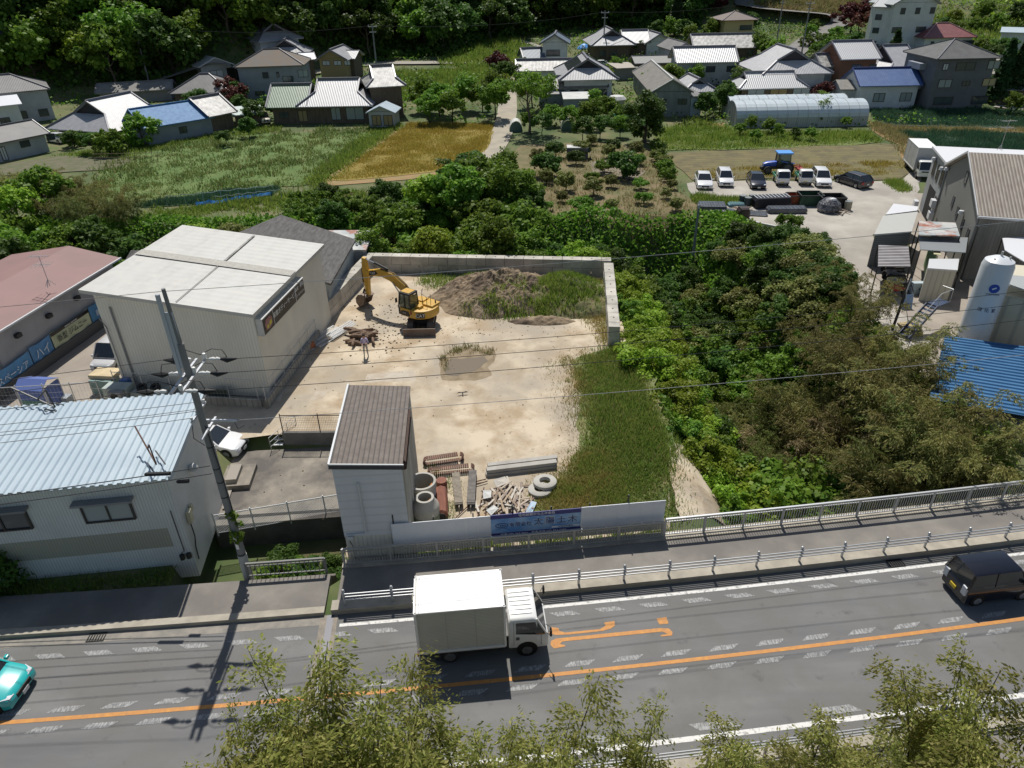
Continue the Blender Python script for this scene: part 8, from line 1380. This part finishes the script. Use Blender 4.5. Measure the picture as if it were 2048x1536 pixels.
for a,b_,k,s in [(90,350,3,1.1),(50,360,3,1.1),(130,370,3,1.2),(180,380,3,1.2),(220,400,3,1.2),(160,410,2,1.2),(250,410,2,1.1),(290,430,3,1.0),(100,400,3,1.1),(20,370,0,1.0),(200,440,2,1.1),(340,440,3,.8),(390,440,3,.7)]: s*=.7; p=W(a,b_,2.5); plant(BM[k],(p[0],p[1],T(p[0],p[1])),s*.8,'drooping bamboo clump between the meadow and the red roofed building','bamboo','bamboo clumps before the meadow')
def shr(P_,n,md,seed,ks,lab,grp,s0=.6,s1=1.05,dz=0):
    for (x,y) in scatter(P_,n,md,seed): k=random.choice(ks); plant(SH[k],(x,y,T(x,y)+dz),random.uniform(s0,s1),['bright green','green','dark green','olive green','withered brown'][k]+' '+lab,'shrub',grp+' '+'abcde'[k],nm={'shrubs b':'bank_shrub','shrubs o':'meadow_shrub','bright s':'creeper_shrub','shrubs d':'ravine_shrub'}.get(grp[:8]))
Wp=lambda L,z=1.4:[W(a,b_,z)[:2] for a,b_ in L]
shr(Wp([(330,440),(600,430),(760,430),(1080,450),(1240,470),(1240,505),(740,490),(560,430),(440,455)]),64,2.0,51,[0,1,1,2,3],'shrub filling the ravine bank behind the workshops and yard wall','shrubs behind the yard wall')
shr(Wp([(560,400),(640,380),(760,385),(1000,350),(1060,380),(1060,420),(760,420),(600,425)]),34,2.2,52,[1,2,3,1],'shrub along the meadow side of the ravine','shrubs on the meadow side of the ravine')
shr(Wp([(1080,450),(1380,440),(1450,440),(1640,470),(1640,520),(1400,540),(1240,500),(1090,480)]),62,1.9,53,[1,2,2,3,2],'shrub on the shaded bank below the orchard','shrubs below the orchard')
EB=[(9.3,59),(15,60),(19,62),(26,60),(28,50),(25,40),(24,30),(17,29),(13,27.3),(10.5,28.5),(10.2,33),(9.2,40)]
shr([(9.0,57),(12.5,57),(12.8,45),(13.4,36),(14.5,28.5),(12,27.6),(10.8,30),(9.9,36),(8.9,45)],58,1.15,54,[0,0,0,1],'shrub along the yard side bank of the ravine','bright shrubs on the yard side bank',.55,.95)
shr([(12.5,58),(17,59),(22,57),(22,45),(19,34),(17,29),(14.6,28.2),(13.2,36),(13,46)],40,1.8,55,[1,2,2,3,1],'shrub deep in the ravine','shrubs deep in the ravine',.6,1.1)
shr([(18,62),(27,61),(27.5,52),(24,50),(20,52)],26,1.7,56,[1,3,2],'shrub on the bank beside the gravel drive','shrubs beside the gravel drive',.7,1.1)
for a,b_,k,s in [(1745,560,3,.75),(1690,590,3,.8),(1650,640,2,.9),(1720,640,3,.95),(1780,660,3,1.0),(1700,700,3,1.05),(1760,740,3,1.15),(1830,720,3,1.1),(1890,760,3,1.1),(1940,800,3,1.1),(1860,830,3,1.1),(1780,820,2,1.1),(1980,860,2,1.1),(1900,900,3,1.0),(2030,900,3,1.0),(1600,600,3,.7),(1630,560,3,.65),(1700,520,3,.5),(1680,500,3,.5),(1650,480,3,.45),(1830,650,3,.8),(1700,800,2,1.0),(2020,960,2,.9),(1960,950,2,.9),(1660,730,2,.95),(1590,690,2,.8),(1690,660,3,.9),(1740,800,3,1.1),(1830,780,3,1.0),(1900,840,2,1.1),(1960,880,3,1.0),(1800,900,2,1.0),(1700,880,3,.9),(1480,600,2,.6),(1540,650,3,.65),(1600,650,2,.7),(1500,700,2,.7),(1560,740,3,.75),(1640,780,3,.85),(1620,840,2,.8),(1560,860,3,.7),(1700,940,2,.8),(1600,520,3,.5),(1640,940,3,.7)]: p=W(a,b_,3.6); p=(p[0],max(p[1],cy(p[0])+10.5)); plant(BM[k],(p[0],p[1],T(p[0],p[1])),s*.82,('shade-coloured' if k==2 else 'lighter olive drooping')+' bamboo clump on the eastern bank of the ravine','bamboo','bamboo on the eastern ravine bank %d'%(k==2))
for a,b_,s in [(1520,850,.8),(1580,830,.9),(1620,870,.9),(1500,890,.7),(1650,820,.9),(1710,860,1.0),(1560,900,.8),(1470,860,.7),(1540,800,.8),(1600,920,.8),(1680,930,.8),(1480,920,.6)]: p=W(a,b_,-2); plant(BM[4],(p[0],p[1],T(p[0],p[1])),s,'withered brown bamboo arching over the ravine bottom','bamboo','withered bamboo over the ravine bottom')
for a,b_,k,s in [(1560,980,2,.62),(1640,960,3,.6),(1600,930,2,.6),(1680,1000,2,.5),(1520,1000,4,.5),(1490,940,4,.45),(1720,960,0,.6)]: p=W(a,b_,-1.5); plant(FT[k],(p[0],p[1],T(p[0],p[1])),s,'broadleaf tree in the ravine just beyond the bridge railing','tree','ravine trees beyond the bridge railing')
shr([(10.4,27.4),(16,27.6),(24,28.3),(24,31),(17,32),(12,30)],22,1.3,58,[0,1,2],'shrub just beyond the bridge railing','shrubs beyond the bridge railing',.6,1.0)
for i in range(7):
    g=random.Random(i); p=Vector((14.5+g.uniform(-1.5,5),29+g.uniform(0,8),0)); p.z=T(p.x,p.y)+1.2; q=p+Vector((g.uniform(-2,2),g.uniform(-2,2),g.uniform(1,2.5))); o=P('bare_branch',M('bare_wood',(.3,.26,.2),.9),None,lambda b:(b.tube([p,p.lerp(q,.5)+Vector((.2,.1,.2)),q],[.05,.035,.01],5),[b.tube([p.lerp(q,.3+.15*k),p.lerp(q,.3+.15*k)+Vector((g.uniform(-1,1),g.uniform(-1,1),g.uniform(0,.8)))],[.02,.005],4) for k in range(4)])); tag(o,'bare pale branch sticking out of the ravine shrubs','branch','bare branches in the ravine')
# gap by the pole
for i,(x,y,s,k) in enumerate([(-11.4,24.6,.55,0),(-10.4,25.0,.5,1),(-9.4,25.2,.45,1),(-11.6,25.8,.5,2),(-8.8,24.6,.4,2),(-10.8,23.9,.4,0)]): plant(SH[(1,2,2)[k]],(x,y,-2.1),s*.95,['green','dark green','dark green'][k]+' leafy plant growing up behind the short railing','plant','plants behind the short railing %d'%(k>0))
for i,(a,b_) in enumerate([(20,1130),(10,1160)]): p=W(a,b_); plant(SH[2],(p[0]-.5,p[1],-.1),.8,'dark shrub at the foot of the corrugated wall'+(' nearer the road' if i else ' at the frame edge'),'shrub')
# foreground bamboo on the near bank
NB=[bamboo(11+i,'bamnear',7,9,.7,.115,.55,46,.18,52,bl=.85) for i in range(3)]
for i,(tx,ty,dy) in enumerate([(640,1335,8.2),(600,1420,9.4),(690,1450,9.6),(500,1440,9.6),(740,1500,10.0),(570,1510,10.2),(430,1520,9.8),(560,1345,8.6),(705,1385,8.9),(470,1500,9.2),(540,1470,9.0),(620,1440,9.6),(770,1435,9.0),(975,1372,8.2),(1030,1400,8.8),(1085,1450,9.4),(1262,1440,8.6),(1215,1500,9.3),(1390,1470,9.0),(1450,1480,9.5),(1545,1455,8.8),(1622,1385,8.2),(1680,1450,9.0),(1745,1385,8.4),(1960,1490,9.6),(1980,1345,8.4),(2035,1310,8.2),(1950,1430,9.2),(2050,1400,9.2),(1320,1530,9.8)]):
    ty+=28; d=ray(tx,ty); x=d[0]*(8/d[1]); y=cy(x*1.15)-dy+.8; t_=y/d[1]; x=d[0]*t_; zt=CAM_H+d[2]*t_; zb=T(x,y); s_=(zt-zb)/8.9
    plant(NB[i%3],(x,y,zb),s_,'leafy bamboo crown rising in the foreground '+('before the left part of the road' if tx<900 else ('below the box truck' if tx<1150 else ('before the near edge line' if tx<1800 else 'at the right foreground corner'))),'bamboo','foreground bamboo %d'%(0 if tx<900 else 1 if tx<1150 else 2 if tx<1800 else 3))
a=W(1935,1520,1.0); plant(SH[0],(a[0],a[1],.3),.55,'bright green shrub beside the scooter rider','shrub')
# meadow, field and verge growth
grass('grass','rough tall grass of the meadow before the farmhouses',px([(150,400),(250,300),(380,282),(560,262),(740,258),(785,252),(650,355),(610,372),(450,385),(300,400)]),30000,.42,.16,GR['field'],edge=1.0,clump=.5)
grass('grass','green grass bank between meadow and golden field',px([(600,370),(740,262),(790,250),(800,254),(670,352),(640,372)]),6000,.5,.14,GR['lush'],edge=.6)
grass('grass','ripe golden wheat standing in the field',px([(662,359),(818,250),(986,250),(973,298),(938,320),(880,340),(800,350),(690,360)]),42000,.35,.1,GR['gold'],edge=.2,lean=1.0)
grass('grass','dark green crop rows in the strip beside the meadow',px([(275,412),(420,387),(556,377),(545,391),(400,407),(290,415)]),7000,.5,.12,GR['onion'],edge=.2)
grass('grass','rough green grass below the crop strip',px([(300,420),(560,395),(640,380),(760,388),(740,400),(560,415),(330,438)]),9000,.5,.13,GR['lush'],edge=1,clump=.6)
grass('grass','dry grass of the orchard floor',px([(1060,300),(1200,288),(1320,302),(1385,430),(1200,440),(1090,438)]),15000,.35,.1,GR['dryg'],edge=.5,clump=.7)
grass('grass','thick green grass of the verge beside the stubble field',px([(1312,262),(1400,240),(1440,252),(1480,264),(1735,264),(1760,284),(1500,297),(1330,300)]),14000,.5,.14,GR['lush'],edge=.5)
grass('grass','dark onion leaves in the near field rows',px([(1795,264),(1900,264),(2090,270),(2090,328),(1900,303),(1838,288)]),15000,.55,.1,GR['onion'],edge=.1)
grass('grass','dark onion leaves in the far field rows',px([(1738,224),(1840,222),(2090,226),(2090,256),(1785,250),(1748,240)]),15000,.55,.12,GR['onion'],edge=.1)
grass('grass','ochre grass on the banks between the fields',px([(1740,242),(1790,256),(2090,260),(2090,266),(1790,266),(1838,292),(1833,340),(1815,335),(1795,290),(1748,262)]),7000,.5,.12,GR['dryg'],edge=.4)
grass('grass','golden stubble strips in the mown field',px([(1400,340),(1800,322),(1810,335),(1760,350),(1640,352),(1420,358)]),9000,.3,.1,GR['gold'],edge=.4,clump=.4)
grass('grass','green weeds in the strip behind the scrap row',px([(1385,392),(1420,396),(1570,402),(1570,409),(1470,411),(1392,408)]),4500,.5,.1,GR['lush'],edge=.3)
grass('grass','weed patch on the gravel beside the grey truck',px([(1770,365),(1800,360),(1822,380),(1800,385)]),1800,.4,.08,GR['lush'],edge=.3)
grass('grass','rough grass on the bank beyond the back road',px([(700,165),(760,140),(1000,130),(1040,130),(1000,160),(900,175),(760,180)],3),16000,.8,.2,GR['lush'],edge=1)
grass('grass','tall grass on the slope above the back road',px([(880,118),(920,90),(1020,78),(1080,110),(1090,122),(990,120)],4),9000,1.0,.25,GR['lush'],edge=1)
grass('grass','sunlit grass of the hillside field on the upper right',[(p[0],p[1]) for p in [at(1500,5),at(1560,-12),at(1720,-12),at(1730,30),at(1650,32),at(1560,24)]],9000,1.0,.3,GR['dryg'],edge=1)
grass('grass','tangled growth on the slope behind the red tiled bungalow',[(p[0],p[1]) for p in [at(1860,20),at(2060,-5),at(2060,90),at(1950,100),at(1870,80)]],9000,1.0,.28,GR['lush'],edge=1,clump=.4)
grass('grass','garden grass between the western houses',[(p[0],p[1]) for p in [at(110,310),at(300,285),at(470,258),at(560,250),at(560,262),at(380,285),at(250,318)]],5000,.4,.14,GR['lush'],edge=.6)
for o in [o for o in list(sc.objects) if o.parent is None and o.type=='EMPTY' and not o.get('label')]:
    for c in list(o.children): bpy.data.objects.remove(c)
    bpy.data.objects.remove(o)

ORD=['first','second','third','fourth','fifth','sixth','seventh','eighth','ninth','tenth','eleventh','twelfth','thirteenth']
bpy.context.view_layer.update(); gm={}
for o in sc.objects:
    if o.parent is None and o.get('group') and any(o['group'].startswith(q) for q in ('foreground bamboo','small trees before','hedge bushes','plants behind the short','clipped shrubs in the farm','scrap boards on','bare branches')): gm.setdefault(o['group'],[]).append(o)
def sx(o):
    c=o.matrix_world.translation if o.type=='EMPTY' else o.matrix_world@(sum((Vector(v) for v in o.bound_box),Vector())/8); d=Vector((c.x,c.y,c.z-CAM_H)); return d.dot(Vector(r_))/d.dot(Vector(f_))
for k,l in gm.items():
    if len(l)<=13:
        for i,o in enumerate(sorted(l,key=sx)):
            if len((o['label']+' x y z w').split())<=17: o['label']=o['label']+', '+ORD[i]+' from the left'
